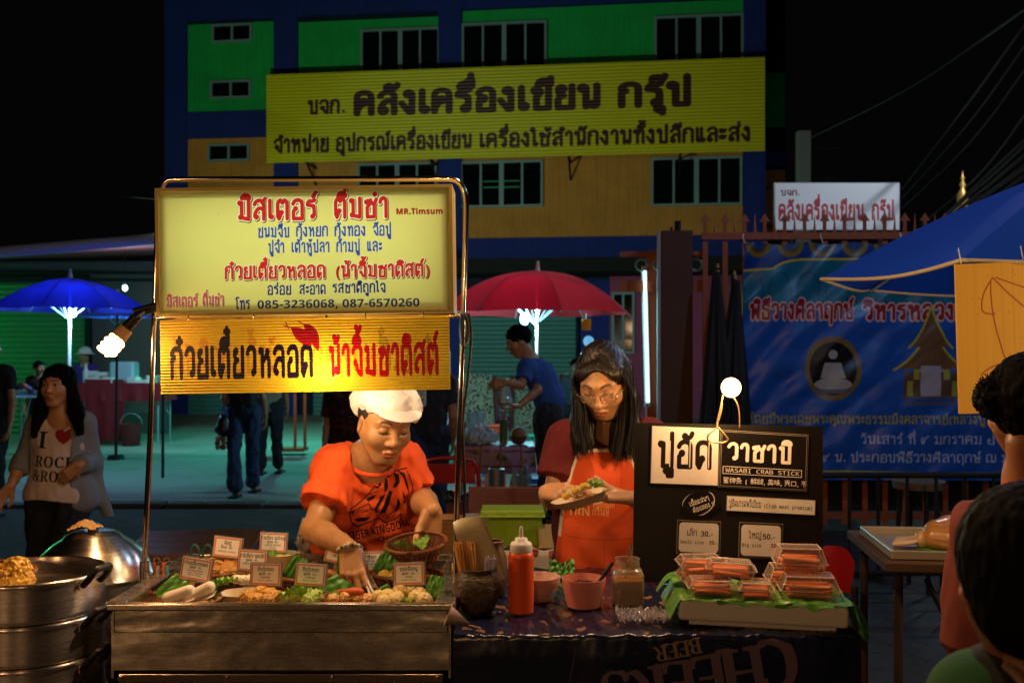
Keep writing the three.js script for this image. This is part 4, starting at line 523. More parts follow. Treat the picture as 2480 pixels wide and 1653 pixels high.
// ---------- the dim sum cart ----------
const CX0 = -0.95, CX1 = -0.146, CZ0 = -2.35, CZ1 = -2.93, CYR = 0.985, CXM = (CX0 + CX1) / 2, FLOOR = 0.905;
{
  const o = thing('food_cart', 'stainless steel dim sum cart with ribbed aluminium skirt', 'cart', [CXM, 0, (CZ0 + CZ1) / 2]), W = CX1 - CX0, D = CZ0 - CZ1, at = o.position;
  const lip = (w, d, x, z) => worldUV(box(w, 0.017, d, x, CYR - 0.0085, z, 0.004), 2);
  part(o, 'rim', [lip(W + 0.02, 0.022, 0, D / 2 - 0.005), lip(W + 0.02, 0.02, 0, -D / 2 + 0.004), lip(0.05, D - 0.03, -W / 2 + 0.012, 0), lip(0.05, D - 0.03, W / 2 - 0.012, 0)], M.steel);
  part(o, 'tray_wall', [worldUV(box(W - 0.08, 0.078, 0.006, 0, CYR - 0.056, D / 2 - 0.02), 2), worldUV(box(W - 0.08, 0.078, 0.006, 0, CYR - 0.056, -D / 2 + 0.018), 2), worldUV(box(0.006, 0.078, D - 0.06, -W / 2 + 0.034, CYR - 0.056, 0), 2), worldUV(box(0.006, 0.078, D - 0.06, W / 2 - 0.034, CYR - 0.056, 0), 2)], M.steel);
  part(o, 'tray_floor', worldUV(box(W - 0.08, 0.008, D - 0.05, 0, FLOOR - 0.005, 0), 2), M.steel);
  // front sheet metal, slightly dented
  const dent = (w, h, x, y, z, s) => { const g = sheet((u, q) => [x + (u - 0.5) * w, y + (q - 0.5) * h, z + 0.0012 * N3(u * 4 + s, q * 1.2, s) + 0.00025 * N3(u * 18, q * 3, s)], 120, 16); const uv = g.attributes.uv; for (let i = 0; i < uv.count; i++) uv.setXY(i, uv.getX(i) * w * 2, uv.getY(i) * h * 2 + s); return g; };
  part(o, 'front_panel', [dent(W - 0.016, 0.052, 0, CYR - 0.044, D / 2 - 0.008, 1), box(W - 0.02, 0.05, 0.01, 0, CYR - 0.044, D / 2 - 0.017)], M.steel); part(o, 'front_panel', [dent(W - 0.006, 0.088, 0, CYR - 0.1145, D / 2 - 0.003, 4), box(W - 0.01, 0.086, 0.01, 0, CYR - 0.1145, D / 2 - 0.012)], M.steel);
  const alu = mat([0.52, 0.42, 0.34], 0.42, { metal: 1, roughnessMap: T.brushed });
  for (let k = 0; k < 9; k++) { const m = part(o, 'ribbed_slat', worldUV(box(W - 0.03, k ? 0.034 : 0.024, 0.012, 0, 0, 0, 0.004), 2), alu); m.position.set(0, CYR - 0.18 - (k ? 0.012 + k * 0.037 : 0), D / 2 - 0.014); }
  for (const x of [-0.38, -0.13, 0.12, 0.37]) part(o, 'rivet', mv(cyl(0.006, 0.006, 0.006, 0, 0, 0, 10), x, CYR - 0.18, D / 2 - 0.006, PI / 2), M.chrome);
  part(o, 'cabinet', worldUV(box(W - 0.05, 0.52, D - 0.06, 0, 0.6, -0.01), 1), M.dark);
  for (const s of [-1, 1]) { part(o, 'side_panel', worldUV(box(0.006, 0.16, D - 0.02, s * (W / 2 - 0.002), CYR - 0.1, 0), 2), M.steel); const w = part(o, 'wheel', mv(new THREE.TorusGeometry(0.2, 0.022, 8, 28), s * (W / 2 + 0.01), 0.222, -0.1, 0, PI / 2), M.black); part(w, 'hub', mv(cyl(0.03, 0.03, 0.06, 0, 0, 0, 12), s * (W / 2 + 0.01), 0.222, -0.1, 0, 0, PI / 2), M.chrome); for (const z of [0.2]) part(o, 'leg', cyl(0.018, 0.018, 0.36, s * (W / 2 - 0.06), 0.18, z), M.dark); }
  const q = (x, y, z = -2.64) => v(x, y, z).sub(at);
  part(o, 'sign_frame', new THREE.TubeGeometry(new THREE.CatmullRomCurve3([q(-0.978, 0.97), q(-0.958, 1.4), q(-0.94, 1.93), q(-0.937, 1.99), q(-0.926, 2.022), q(-0.9, 2.035), q(-0.5, 2.037), q(-0.17, 2.037), q(-0.14, 2.028), q(-0.125, 2.0), q(-0.121, 1.95), q(-0.136, 1.45), q(-0.153, 0.97)], false, 'catmullrom', 0.2), 160, 0.0075, 12), M.chrome);
  part(o, 'cross_bar', [rod(q(-0.945, 1.668), q(-0.128, 1.674), 0.007)], M.chrome); for (const x of [-0.976, -0.153]) part(o, 'pole_socket', cyl(0.013, 0.014, 0.05, x - at.x, CYR + 0.012, -2.64 - at.z, 14), M.chrome);
  part(o, 'power_cord', tube([q(-0.115, 1.68), q(-0.108, 1.62), q(-0.118, 1.5), q(-0.13, 1.4), q(-0.125, 1.2), q(-0.135, 1.0), q(-0.14, 0.9)], 0.004, 6, 40), M.black); part(o, 'cord_coil', [0, 1, 2].map((k) => mv(new THREE.TorusGeometry(0.026, 0.004, 6, 18).scale(0.5, 1.6, 1), q(-0.125, 1.64).x, q(0, 1.635).y, 0.03 + k * 0.006, 0, 0.4 + 0.3 * k)), M.black);
}
// illuminated sign box: translucent face, tubes inside
{
  const W = 0.775, H = 0.334, D = 0.15, c = P(739, 606, 2.595), o = thing('light_box_sign', 'illuminated yellow box sign with red and blue Thai menu lettering', 'sign', [c.x, c.y - H / 2, c.z]); o.rotation.z = R(0.8);
  const t = picture(2048, 884, (g, w, h) => {
    g.fillStyle = '#ece692'; g.fillRect(0, 0, w, h); const X = (px) => (px - 374) / 724 * w, Y = (py) => (py - 452) / 310 * h;
    const red = [[5, 6, 3.4, '#1c0a0a'], [0, 0, 3.4, '#fdf6e4'], [0, 0, 2.1, '#d3242a']], o1 = { ring: 0.4 };
    outlined(g, 'มิสเตอร์', X(570), X(772), Y(527), 132, red, o1); outlined(g, 'ติ่มซำ', X(810), X(948), Y(525), 132, red, o1);
    g.font = 'bold 56px sans-serif'; for (const [dx, dy, col] of [[3, 4, '#1c0a0a'], [0, 0, '#c3242a']]) { g.fillStyle = col; g.save(); g.translate(X(963) + dx, Y(519) + dy); g.scale((X(1080) - X(963)) / g.measureText('MR.Timsum').width, 1); g.fillText('MR.Timsum', 0, 0); g.restore(); }
    const blue = [[0, 0, 2.7, '#d8e0f4'], [0, 0, 1.9, '#1f49b4']], navy = [[0, 0, 2.7, '#d8e0f4'], [0, 0, 1.9, '#14246e']];
    outlined(g, 'ขนมจีบ', X(621), X(701), Y(572), 66, blue, o1); outlined(g, 'กุ้งหยก', X(716), X(797), Y(571), 66, blue, o1); outlined(g, 'กุ้งทอง', X(811), X(890), Y(571), 66, blue, o1); outlined(g, 'จ๊อปู', X(906), X(953), Y(571), 66, blue, o1);
    outlined(g, 'ปูจ๋า', X(646), X(688), Y(611), 66, blue, o1); outlined(g, 'เต้าหู้ปลา', X(704), X(800), Y(611), 66, blue, o1); outlined(g, 'ก้ามปู', X(815), X(875), Y(611), 66, blue, o1); outlined(g, 'และ', X(891), X(930), Y(611), 66, blue, o1);
    outlined(g, 'ก๋วยเตี๋ยวหลอด', X(538), X(790), Y(675), 84, red, o1); outlined(g, '(น้ำจิ้มซาดิสต์)', X(812), X(1046), Y(675), 84, red, o1);
    outlined(g, 'อร่อย', X(643), X(704), Y(716), 60, navy, o1); outlined(g, 'สะอาด', X(722), X(789), Y(716), 60, navy, o1); outlined(g, 'รสชาติถูกใจ', X(804), X(937), Y(714), 60, navy, o1);
    outlined(g, 'โทร', X(564), X(601), Y(752), 62, navy, o1); g.font = 'bold 84px sans-serif'; g.fillStyle = '#14246e'; g.save(); g.translate(X(617), Y(751)); g.scale((X(1020) - X(617)) / g.measureText('085-3236068, 087-6570260').width, 0.96); g.fillText('085-3236068, 087-6570260', 0, 0); g.restore();
    outlined(g, 'มิสเตอร์', X(392), X(471), Y(742), 62, red.map((q) => [q[0] * 0.6, q[1] * 0.6, q[2], q[3] === '#d3242a' ? '#c8505a' : q[3]]), o1); outlined(g, 'ติ่มซำ', X(482), X(536), Y(740), 62, red.map((q) => [q[0] * 0.6, q[1] * 0.6, q[2], q[3] === '#d3242a' ? '#c8505a' : q[3]]), o1);
    speckle(g, w, h, 900, '#6a5a20', 2.4, 0.3); speckle(g, w, h, 60, '#4a3a10', 5, 0.2);
  });
  part(o, 'face', mv(new THREE.PlaneGeometry(W - 0.012, H - 0.012), 0, H / 2, 0), mat('#ffffff', 1, { map: t, transmission: 0.5 }));
  const fr = 0.016, ed = mat('#a8924a', 0.6); part(o, 'edge_frame', [box(W, fr * 0.5, D, 0, fr * 0.25, -D / 2 + 0.003), box(W, fr * 0.5, D, 0, H - fr * 0.25, -D / 2 + 0.003), box(fr * 0.5, H - fr, D, -W / 2 + fr * 0.25, H / 2, -D / 2 + 0.003), box(fr * 0.5, H - fr, D, W / 2 - fr * 0.25, H / 2, -D / 2 + 0.003)], ed);
  part(o, 'inner_mask', [box(W - 0.02, 0.02, 0.004, 0, 0.02, -0.012), box(W - 0.02, 0.018, 0.004, 0, H - 0.02, -0.012), box(0.018, H - 0.06, 0.004, -W / 2 + 0.019, H / 2, -0.012), box(0.022, H - 0.06, 0.004, W / 2 - 0.021, H / 2, -0.012)], mat('#8c7c3a', 0.7));
  part(o, 'back_panel', box(W - 0.012, H - 0.012, 0.005, 0, H / 2, -D + 0.002), M.white);
  for (const [y, I] of [[0.82, 3.9], [0.54, 4.2], [0.2, 3.0]]) { part(o, 'tube', mv(cyl(0.008, 0.008, W - 0.06, 0, 0, 0, 10), -0.01, H * y, -0.125, 0, 0, PI / 2), glow('#d8ffe8', 2)); const l = new THREE.RectAreaLight('#f2ffdc', I, W - 0.06, 0.03); l.position.set(-0.01, H * y, -0.115); l.rotation.y = PI; l.name = 'tube_light'; o.add(l); }
}
// yellow corrugated plastic sign with a bulb behind it
{
  const W = 0.752, H = 0.192, c = P(740, 859, 2.585), o = thing('plastic_sign', 'yellow corrugated plastic sign with black and red Thai lettering and chillies', 'sign', [c.x, c.y - H / 2, c.z]); o.rotation.z = R(1.0);
  const t = picture(2048, 524, (g, w, h) => {
    g.fillStyle = '#f6c92e'; g.fillRect(0, 0, w, h); const X = (px) => (px - 390) / 699 * w, Y = (k) => k * h, o1 = { ring: 0.35 };
    g.save(); g.translate(w, 0); g.scale(-1, 1); g.globalAlpha = 0.26; fit(g, 'ก๋วยเตี๋ยวหลอด', X(420), X(760), Y(0.74), 178, { lw: 1.7, color: '#5a3c10', ring: 0.35 }); fit(g, 'น้ำจิ้มซาดิสต์', X(800), X(1062), Y(0.72), 178, { lw: 1.7, color: '#c8401c', ring: 0.35 }); g.restore(); g.globalAlpha = 1;
    fit(g, 'ก๋วยเตี๋ยวหลอด', X(414), X(762), Y(0.77), 200, { lw: 2.1, color: '#1c1024', ...o1 }); fit(g, 'น้ำจิ้มซาดิสต์', X(796), X(1066), Y(0.77), 200, { lw: 2.1, color: '#c3141c', ...o1 });
    g.fillStyle = '#a81420'; for (const [x0, y0, x1, y1, b] of [[706, 0.12, 755, 0.38, 26], [736, 0.08, 772, 0.46, 34]]) { g.beginPath(); g.moveTo(X(x0), Y(y0)); g.quadraticCurveTo(X(x1) + b, Y(y0), X(x1), Y(y1)); g.quadraticCurveTo(X(x0) + b, Y(y0 + 0.24), X(x0), Y(y0)); g.fill(); } g.strokeStyle = '#a81420'; g.lineWidth = 7; for (const [a, b, d, e] of [[706, 0.13, 690, 0.1], [700, 0.14, 694, 0.05], [738, 0.09, 724, 0.04]]) { g.beginPath(); g.moveTo(X(a), Y(b)); g.lineTo(X(d), Y(e)); g.stroke(); }
    speckle(g, w, h, 400, '#7a5208', 2.2, 0.25);
  });
  part(o, 'sheet', sheet((u, q) => [(u - 0.5) * W, q * H, 0.0009 * Math.sin(q * 2 * PI * 25)], 1, 300), mat('#ffffff', 0.85, { map: t, transmission: 0.42 }));
  for (const x of [-0.3, -0.13, 0.16, 0.31]) part(o, 'wire_tie', tube([[x, H - 0.006, 0.003], [x, H + 0.012, 0.006], [x, H + 0.018, -0.03]], 0.0015, 5), M.chrome);
  const p = P(792, 903, 2.645), b = thing('light_bulb', 'warm bulb hanging behind the yellow plastic sign', 'lamp', p); part(b, 'glass_bulb', new THREE.SphereGeometry(0.026, 18, 14).scale(1, 1.25, 1), glow('#ffecd0', 24)); part(b, 'socket', cyl(0.016, 0.014, 0.05, 0, 0.056, 0), M.black); part(b, 'flex', rod([0, 0.08, 0], [0, 0.19, 0.02], 0.003), M.black); bulbLight(b, [0, 0, 0], '#ffdcaa', 0.34);
}
{ // clamp lamp on the left pole
  const p = P(268, 838, 2.56), s = P(304, 796, 2.57), k = P(352, 752, 2.6), o = thing('clamp_lamp', 'bare spiral lamp clamped to the left cart pole', 'lamp', p), dir = p.clone().sub(s).normalize(), loc = (w) => w.clone().sub(p);
  const e1 = v(0, 0, 1), e2 = dir.clone().cross(e1).normalize(), pts = [];
  for (let i = 0; i <= 90; i++) { const t = i / 90, a = t * 3.6 * 2 * PI, r = 0.0195 * (t < 0.1 ? 0.5 + 5 * t : t > 0.93 ? 0.4 + (1 - t) * 8.5 : 1); pts.push(dir.clone().multiplyScalar(-0.026 + 0.05 * t).addScaledVector(e1, Math.cos(a) * r).addScaledVector(e2, Math.sin(a) * r)); }
  part(o, 'spiral_tube', new THREE.TubeGeometry(new THREE.CatmullRomCurve3(pts), 220, 0.0062, 8), glow('#ffbe74', 11));
  part(o, 'ballast', [rod(loc(s).addScaledVector(dir, 0.028), loc(s).addScaledVector(dir, -0.002), 0.021, 0.019, 18), rod(loc(s).addScaledVector(dir, 0.03), dir.clone().multiplyScalar(-0.02), 0.006)], mat('#b08a5a', 0.5)); part(o, 'socket', rod(loc(s), loc(s).addScaledVector(dir, -0.04), 0.015, 0.013, 16), M.black);
  part(o, 'clamp', [rod(loc(s).addScaledVector(dir, -0.035), loc(k), 0.006), ball(0.012, ...loc(lerp(s, k, 0.62)).toArray()), rod(loc(k).add(v(-0.03, -0.002, 0)), loc(k).add(v(0.03, 0.014, 0)), 0.009), rod(loc(k).add(v(-0.03, -0.014, 0.004)), loc(k).add(v(0.03, 0.004, -0.004)), 0.006)], M.black);
  bulbLight(o, [0, 0, 0], WARM, 1.1, 1.2);
}
// ---------- baskets, boats, food ----------
const bamboo = mat('#8a5a2a', 0.6, { bumpMap: rep(T.weave, 3, 1), bumpScale: 0.002 }), bambooPale = mat('#a8743a', 0.5), bambooDark = mat('#5a3016', 0.55);
function basket(label, c, rx, rz, h, { flare = 0.72, dark = false, n = 30, group } = {}) {
  const o = thing('bamboo_basket', label, 'basket', c, 0, group), a = dark ? bambooDark : bamboo, b = dark ? mat('#7c4620', 0.45) : bambooPale;
  part(o, 'woven_wall', sheet((u, q) => { const t = u * 2 * PI, k = flare + (1 - flare) * q; return [Math.cos(t) * rx * k, q * h, Math.sin(t) * rz * k]; }, 48, 6), a);
  part(o, 'woven_base', mv(cyl(1, 1, 0.004, 0, 0, 0, 32).scale(rx * flare, 1, rz * flare), 0, 0.004, 0), a);
  for (let k = 0; k < n; k++) { const t = k / n * 2 * PI, c1 = Math.cos(t), s1 = Math.sin(t), m = part(o, 'stave', rod([c1 * rx * flare * 1.02, 0.002, s1 * rz * flare * 1.02], [c1 * rx * 1.03, h, s1 * rz * 1.03], 0.0034, 0.0034, 5), k % 3 ? a : b); }
  for (let j = 1; j < 5; j++) { const q = j / 5, k = flare + (1 - flare) * q; part(o, 'weft_band', tube(Array.from({ length: 49 }, (_, i) => { const t = i / 48 * 2 * PI; return [Math.cos(t) * rx * k * (1.02 + 0.03 * (i % 2)), q * h, Math.sin(t) * rz * k * (1.02 + 0.03 * (i % 2))]; }), 0.0022, 4, 96), j % 2 ? a : b); }
  for (const [r2, y2] of [[1.04, 0], [0.985, 0.001]]) part(o, 'rim_hoop', mv(new THREE.TorusGeometry(1, 0.035, 6, 40).scale(rx * r2, rz * r2, 0.12), 0, h + y2, 0, PI / 2), b);
  for (const t of [0.3, 1.7, 3.4, 4.9]) part(o, 'rim_tie', mv(box(0.008, 0.012, 0.012), Math.cos(t) * rx * 1.02, h, Math.sin(t) * rz * 1.02, 0, -t), bambooDark);
  return o;
}
const leafTex = picture(256, 256, (c, w, h) => { c.fillStyle = '#4f8f2c'; c.fillRect(0, 0, w, h); for (let k = 0; k < 34; k++) { c.fillStyle = ['#6cab3a', '#3c7a22', '#84b94a', '#2f661c'][k % 4]; c.globalAlpha = 0.3; c.fillRect(0, k * 7.6 + rnd() * 4, w, 1.5 + rnd() * 4); } c.globalAlpha = 1; speckle(c, w, h, 120, '#2a4a14', 2, 0.4); });
const leafM = mat('#ffffff', 0.42, { map: leafTex, transmission: 0.18, bumpMap: rep(leafTex, 1), bumpScale: 0.0003 });
function leaf(label, p, w, h, [rx, ry, rz], bend = 0.2, group) { return tag(Object.assign(single('banana_leaf', label, 'leaf', sheet((u, q) => { const x = (u - 0.5) * w * (1 - 0.25 * q * q), f = Math.abs(((u * 4) % 1) - 0.5); return [x, q * h, bend * h * Math.sin(q * 2) * 0.5 - 0.004 * f + 0.003 * N2(u * 3 + p.x * 40, q * 3)]; }, 32, 10), leafM, p), {}), null, null, group).rotation.set(rx, ry, rz); }
function lumpG(r, s, amp, fr, sq = [1, 1, 1], pleat = 0) { const g = new THREE.IcosahedronGeometry(r, 9), p = g.attributes.position, a = v(0, 0, 0); for (let i = 0; i < p.count; i++) { a.fromBufferAttribute(p, i); const n = a.clone().normalize(), t = Math.atan2(n.z, n.x), k = 1 + amp * N3(n.x * fr + s, n.y * fr, n.z * fr) + amp * 0.5 * N3(n.x * fr * 2.6, n.y * fr * 2.6 + s, n.z * fr * 2.6) + pleat * Math.sin(t * 9 + n.y * 3 + s) * Math.max(0, n.y + 0.25); p.setXYZ(i, n.x * r * k * sq[0], n.y * r * k * sq[1], n.z * r * k * sq[2]); } g.computeVertexNormals(); const m = g; return smooth(m); }
function smooth(g) { const p = g.attributes.position, n = g.attributes.normal, map = new Map(); for (let i = 0; i < p.count; i++) { const k = [p.getX(i), p.getY(i), p.getZ(i)].map((q) => Math.round(q * 2e5)).join(); (map.get(k) ?? map.set(k, []).get(k)).push(i); } for (const l of map.values()) { const s = v(0, 0, 0); for (const i of l) s.add(v(n.getX(i), n.getY(i), n.getZ(i))); s.normalize(); for (const i of l) n.setXYZ(i, s.x, s.y, s.z); } return g; }
const foodM = (hex, r = 0.45) => mat(hex, r, { clearcoat: 0.25, clearcoatRoughness: 0.3, bumpMap: T.fine, bumpScale: 0.0006 });
const goldM = foodM('#cf9a3c'), goldM2 = foodM('#b9822c'), greenM = foodM('#a9bf4e'), shumaiM = foodM('#dcc27a'), paleM = foodM('#e8dcc0', 0.3), friedM = foodM('#b9843e', 0.6), yellowM = foodM('#e0b038'), lettM = mat('#86b23a', 0.5, { transmission: 0.25 });
const lumps = [1, 2, 3].map((s) => lumpG(0.019, s * 3.7, 0.1, 2.2, [1, 0.85, 1], 0.1)), shu = [1, 2].map((s) => lumpG(0.0185, s * 5.1, 0.08, 3.5, [1, 0.95, 1], 0.05)), fry = [1, 2].map((s) => lumpG(0.03, s * 2.3, 0.12, 4, [1.5, 0.7, 1]));
const eat = (name, label, cat, g, m, p, group, sc = 1) => { const o = single(name, label, cat, g, m, p, group); o.rotation.set(rr(-0.4, 0.4), rr(0, 6), rr(-0.4, 0.4)); o.scale.setScalar(sc * rr(0.92, 1.08)); return o; };
const ruffle = (r, s) => sheet((u, q) => { const t = u * 2 * PI, k = q * r * (1 + 0.2 * Math.sin(t * 3 + s)); return [Math.cos(t) * k, 0.3 * r * q * q + 0.17 * r * q * q * q * Math.sin(t * 9 + s) + 0.1 * r * q * q * Math.sin(t * 4 + s * 2) + 0.1 * r * N2(t * 3, q * 4 + s), Math.sin(t) * k]; }, 60, 10), ruf = [ruffle(0.022, 1), ruffle(0.026, 4), ruffle(0.02, 8)];
function onTray(px, py, d) { const p = P(px, py, d); return p; }
const row = FLOOR;
basket('pale bamboo basket of white noodle rolls at the tray corner', [P(420, 0, 2.47).x, row, -2.485], 0.107, 0.07, 0.058);
basket('round bamboo basket of fried crab parcels behind the noodle rolls', [P(505, 0, 2.72).x, row, -2.73], 0.105, 0.08, 0.075, { dark: true });
basket('bamboo basket of golden and green dumplings at the tray front', [P(682, 0, 2.46).x, row, -2.48], 0.116, 0.066, 0.045);
basket('dark bamboo basket of crab claws and banana leaf', [P(857, 0, 2.52).x, row, -2.54], 0.08, 0.09, 0.05, { dark: true });
basket('bamboo basket of shumai dumplings beside the steel tray corner', [P(978, 0, 2.47).x, row, -2.485], 0.1, 0.068, 0.05);
basket('bamboo basket of yellow wontons behind the shumai', [P(990, 0, 2.76).x, row, -2.75], 0.095, 0.07, 0.06, { dark: true });
basket('bamboo basket of browned crab shells in the tray middle', [P(752, 0, 2.7).x, row, -2.71], 0.085, 0.07, 0.065, { dark: true });
for (const [i, [px, py, rz]] of [[432, 1443, 1.25], [483, 1438, 1.1]].entries()) { const o = thing('noodle_roll', i ? 'white steamed noodle roll under the noodle roll price card' : 'white steamed noodle roll against the banana leaf', 'noodle roll', P(px, py - 4, 2.47)); const g = new THREE.CapsuleGeometry(0.0155, 0.055, 10, 24); const p = g.attributes.position; for (let k = 0; k < p.count; k++) { const s = 1 + 0.05 * N3(p.getX(k) * 60, p.getY(k) * 40, p.getZ(k) * 60 + i); p.setX(k, p.getX(k) * s); p.setZ(k, p.getZ(k) * s); } g.computeVertexNormals(); const r = part(o, 'rice_sheet', mv(g, 0, 0, 0, 0, 0, -rz), foodM('#e6dccb', 0.25)); part(o, 'folded_edge', mv(sheet((u, q) => [(u - 0.5) * 0.07, 0.0, (q - 0.5) * 0.03 + 0.004 * Math.sin(u * 9)], 10, 4), 0.012, -0.012, 0.006, 0.3, 0, PI / 2 - rz), foodM('#e2d8c6', 0.25)); }
leaf('banana leaf piece left of the noodle rolls', P(398, 1456, 2.5), 0.07, 0.07, [-0.5, 0.2, -0.6]); leaf('small banana leaf tip right of the noodle rolls', P(508, 1452, 2.47), 0.035, 0.05, [-0.3, -0.3, -0.2]);
for (let k = 0; k < 7; k++) eat('fried_crab_parcel', 'golden fried crab parcel in the round dark basket', 'fried snack', fry[k % 2], friedM, P(500 + (k % 4) * 26, 1385 + (k > 3 ? -22 : 0) + rr(-5, 5), 2.7 + (k > 3 ? 0.04 : 0)), 'fried crab parcels in the round basket', 0.85);
function boat(label, c, w, h, d2, turn = 0) { const o = thing('paper_boat', label, 'paper boat', c, turn), m = mat('#b9976a', 0.8, { bumpMap: T.fine, bumpScale: 0.0005 }); const f = (s, e = 0) => sheet((u, q) => { const t = u * 2 * PI, cc = Math.cos(t), ss = Math.sin(t), k = 1 / Math.pow(Math.pow(Math.abs(cc), 5) + Math.pow(Math.abs(ss), 5), 0.2), z = 0.68 + 0.32 * q; return [cc * k * w / 2 * z - e * cc, q * h + 0.002 * Math.sin(t * 3), ss * k * d2 / 2 * z - e * ss]; }, 48, 5); part(o, 'paper_wall', f(1), m); part(o, 'paper_base', box(w * 0.66, 0.003, d2 * 0.66, 0, 0.002, 0), m); part(o, 'paper_lining', f(1, 0.002), mat('#e0d2b4', 0.7)); return o; }
boat('kraft paper boat of mixed dim sum under the small mixed card', [P(594, 0, 2.54).x, row + 0.006, -2.55], 0.135, 0.052, 0.09, 0.05); boat('large paper boat of mixed dim sum under the large mixed card', [P(676, 0, 2.84).x, row + 0.012, -2.85], 0.105, 0.085, 0.085, -0.15);
for (let k = 0; k < 5; k++) eat('steamed_dumpling', 'pale dumpling in the kraft paper boat', 'dumpling', lumps[k % 3], paleM, P(572 + k * 15, 1405 + rr(-3, 3), 2.545), 'dumplings in the paper boats', 0.72);
for (let k = 0; k < 4; k++) eat('steamed_dumpling', 'yellowish dumpling in the large paper boat', 'dumpling', lumps[k % 3], shumaiM, P(680 + k * 9, 1353 + rr(-3, 3), 2.83), 'dumplings in the large paper boat', 0.7);
for (const [px, py, d, s] of [[540, 1412, 2.52, 1.3], [552, 1406, 2.53, 1.1], [532, 1416, 2.51, 1], [663, 1349, 2.84, 1.1], [700, 1352, 2.84, 1]]) eat('lettuce_piece', 'curly green lettuce piece in a paper boat', 'lettuce', ruf[Math.floor(rnd() * 3)], lettM, P(px, py, d), 'lettuce pieces in the paper boats', s);
for (const [px, py, dd] of [[598, 1447, 0], [620, 1456, -0.02], [632, 1436, 0.02], [652, 1442, 0.02], [648, 1457, -0.02], [670, 1448, 0]]) eat('golden_dumpling', 'golden shrimp dumpling in the front basket', 'dumpling', lumps[Math.floor(rnd() * 3)], rnd() > 0.4 ? goldM : goldM2, P(px, py - 3, 2.47 + dd), 'golden shrimp dumplings', 1.02);
for (const [px, py, dd] of [[692, 1452, 0], [715, 1448, 0], [728, 1440, 0.02], [748, 1456, -0.02], [764, 1446, 0], [741, 1444, 0.02]]) eat('jade_dumpling', 'green jade shrimp dumpling in the front basket', 'dumpling', lumps[Math.floor(rnd() * 3)], greenM, P(px, py - 3, 2.47 + dd), 'green jade dumplings', 0.95);
for (const [px, py, s] of [[690, 1447, 1.1], [722, 1441, 1.2], [762, 1440, 1], [955, 1456, 0.9], [992, 1458, 1.2], [1020, 1455, 1.1]]) eat('lettuce_piece', 'curly green lettuce piece tucked under the dumplings', 'lettuce', ruf[Math.floor(rnd() * 3)], lettM, P(px, py - 4, 2.465), 'lettuce under the dumplings', s * 0.8);
for (const [px, py, dd] of [[916, 1448, 0], [938, 1446, 0], [953, 1456, -0.02], [970, 1432, 0.03], [992, 1435, 0.03], [962, 1450, 0], [1008, 1450, 0], [1028, 1456, -0.02], [930, 1460, -0.03], [1016, 1440, 0.02]]) eat('shumai', 'pale wrinkled shumai dumpling by the pork price card', 'dumpling', shu[Math.floor(rnd() * 2)], shumaiM, P(px, py - 3, 2.475 + dd), 'shumai dumplings in the corner basket', 1);
for (let k = 0; k < 7; k++) eat('fried_wonton', 'crisp yellow wonton in the rear basket', 'wonton', fry[k % 2], yellowM, P(928 + (k % 5) * 28 + (k > 4 ? 30 : 0), 1398 + rr(-6, 6) - (k > 4 ? 10 : 0), 2.74), 'yellow wontons', 0.62);
for (let k = 0; k < 4; k++) eat('stuffed_crab_shell', 'browned stuffed crab shell in the middle basket', 'crab shell', fry[k % 2], foodM('#b0743a', 0.35), P(786 + k * 12 - (k % 2) * 30, 1394 + rr(-4, 6), 2.69), 'stuffed crab shells', 0.75);
for (const [i, [px, py]] of [[806, 1455], [838, 1451], [868, 1452], [858, 1437], [888, 1456]].entries()) eat('crab_claw', i === 3 ? 'bright orange crab claw tip on the banana leaf' : 'pale breaded crab claw in the dark basket', 'crab claw', i === 3 ? merge([lumpG(0.014, 3, 0.06, 2, [1.9, 0.8, 0.8]), new THREE.ConeGeometry(0.006, 0.04, 10).rotateZ(PI / 2).translate(-0.04, 0.004, 0)]) : lumps[i % 3], i === 3 ? foodM('#d2541e', 0.3) : foodM('#dca660', 0.35), P(px, py - 4, 2.5), 'crab claws', i === 3 ? 1 : 0.9).rotation.set(0.1, i === 3 ? -0.25 : i, i === 3 ? 0.1 : 0);
leaf('broad folded banana leaf under the crab claws', P(806, 1452, 2.56), 0.09, 0.06, [-0.6, 0.3, -0.5]); leaf('banana leaf piece beside the shumai', P(1047, 1452, 2.49), 0.05, 0.06, [-0.4, -0.3, -0.25]); leaf('banana leaf behind the crab card', P(832, 1402, 2.68), 0.04, 0.06, [-0.2, 0.1, 0.05]); leaf('banana leaf under the yellow wontons', P(925, 1392, 2.77), 0.06, 0.07, [-0.3, 0.2, -0.35]); leaf('banana leaf standing left of the jade dumpling card', P(705, 1408, 2.73), 0.06, 0.07, [-0.3, 0.4, -0.35]); leaf('small banana leaf sliver between the shumai and the claws', P(922, 1440, 2.52), 0.035, 0.03, [-0.5, 0, -0.9]); leaf('banana leaf tip right of the yellow wontons', P(1066, 1404, 2.75), 0.04, 0.05, [-0.9, 0.2, -0.9]);
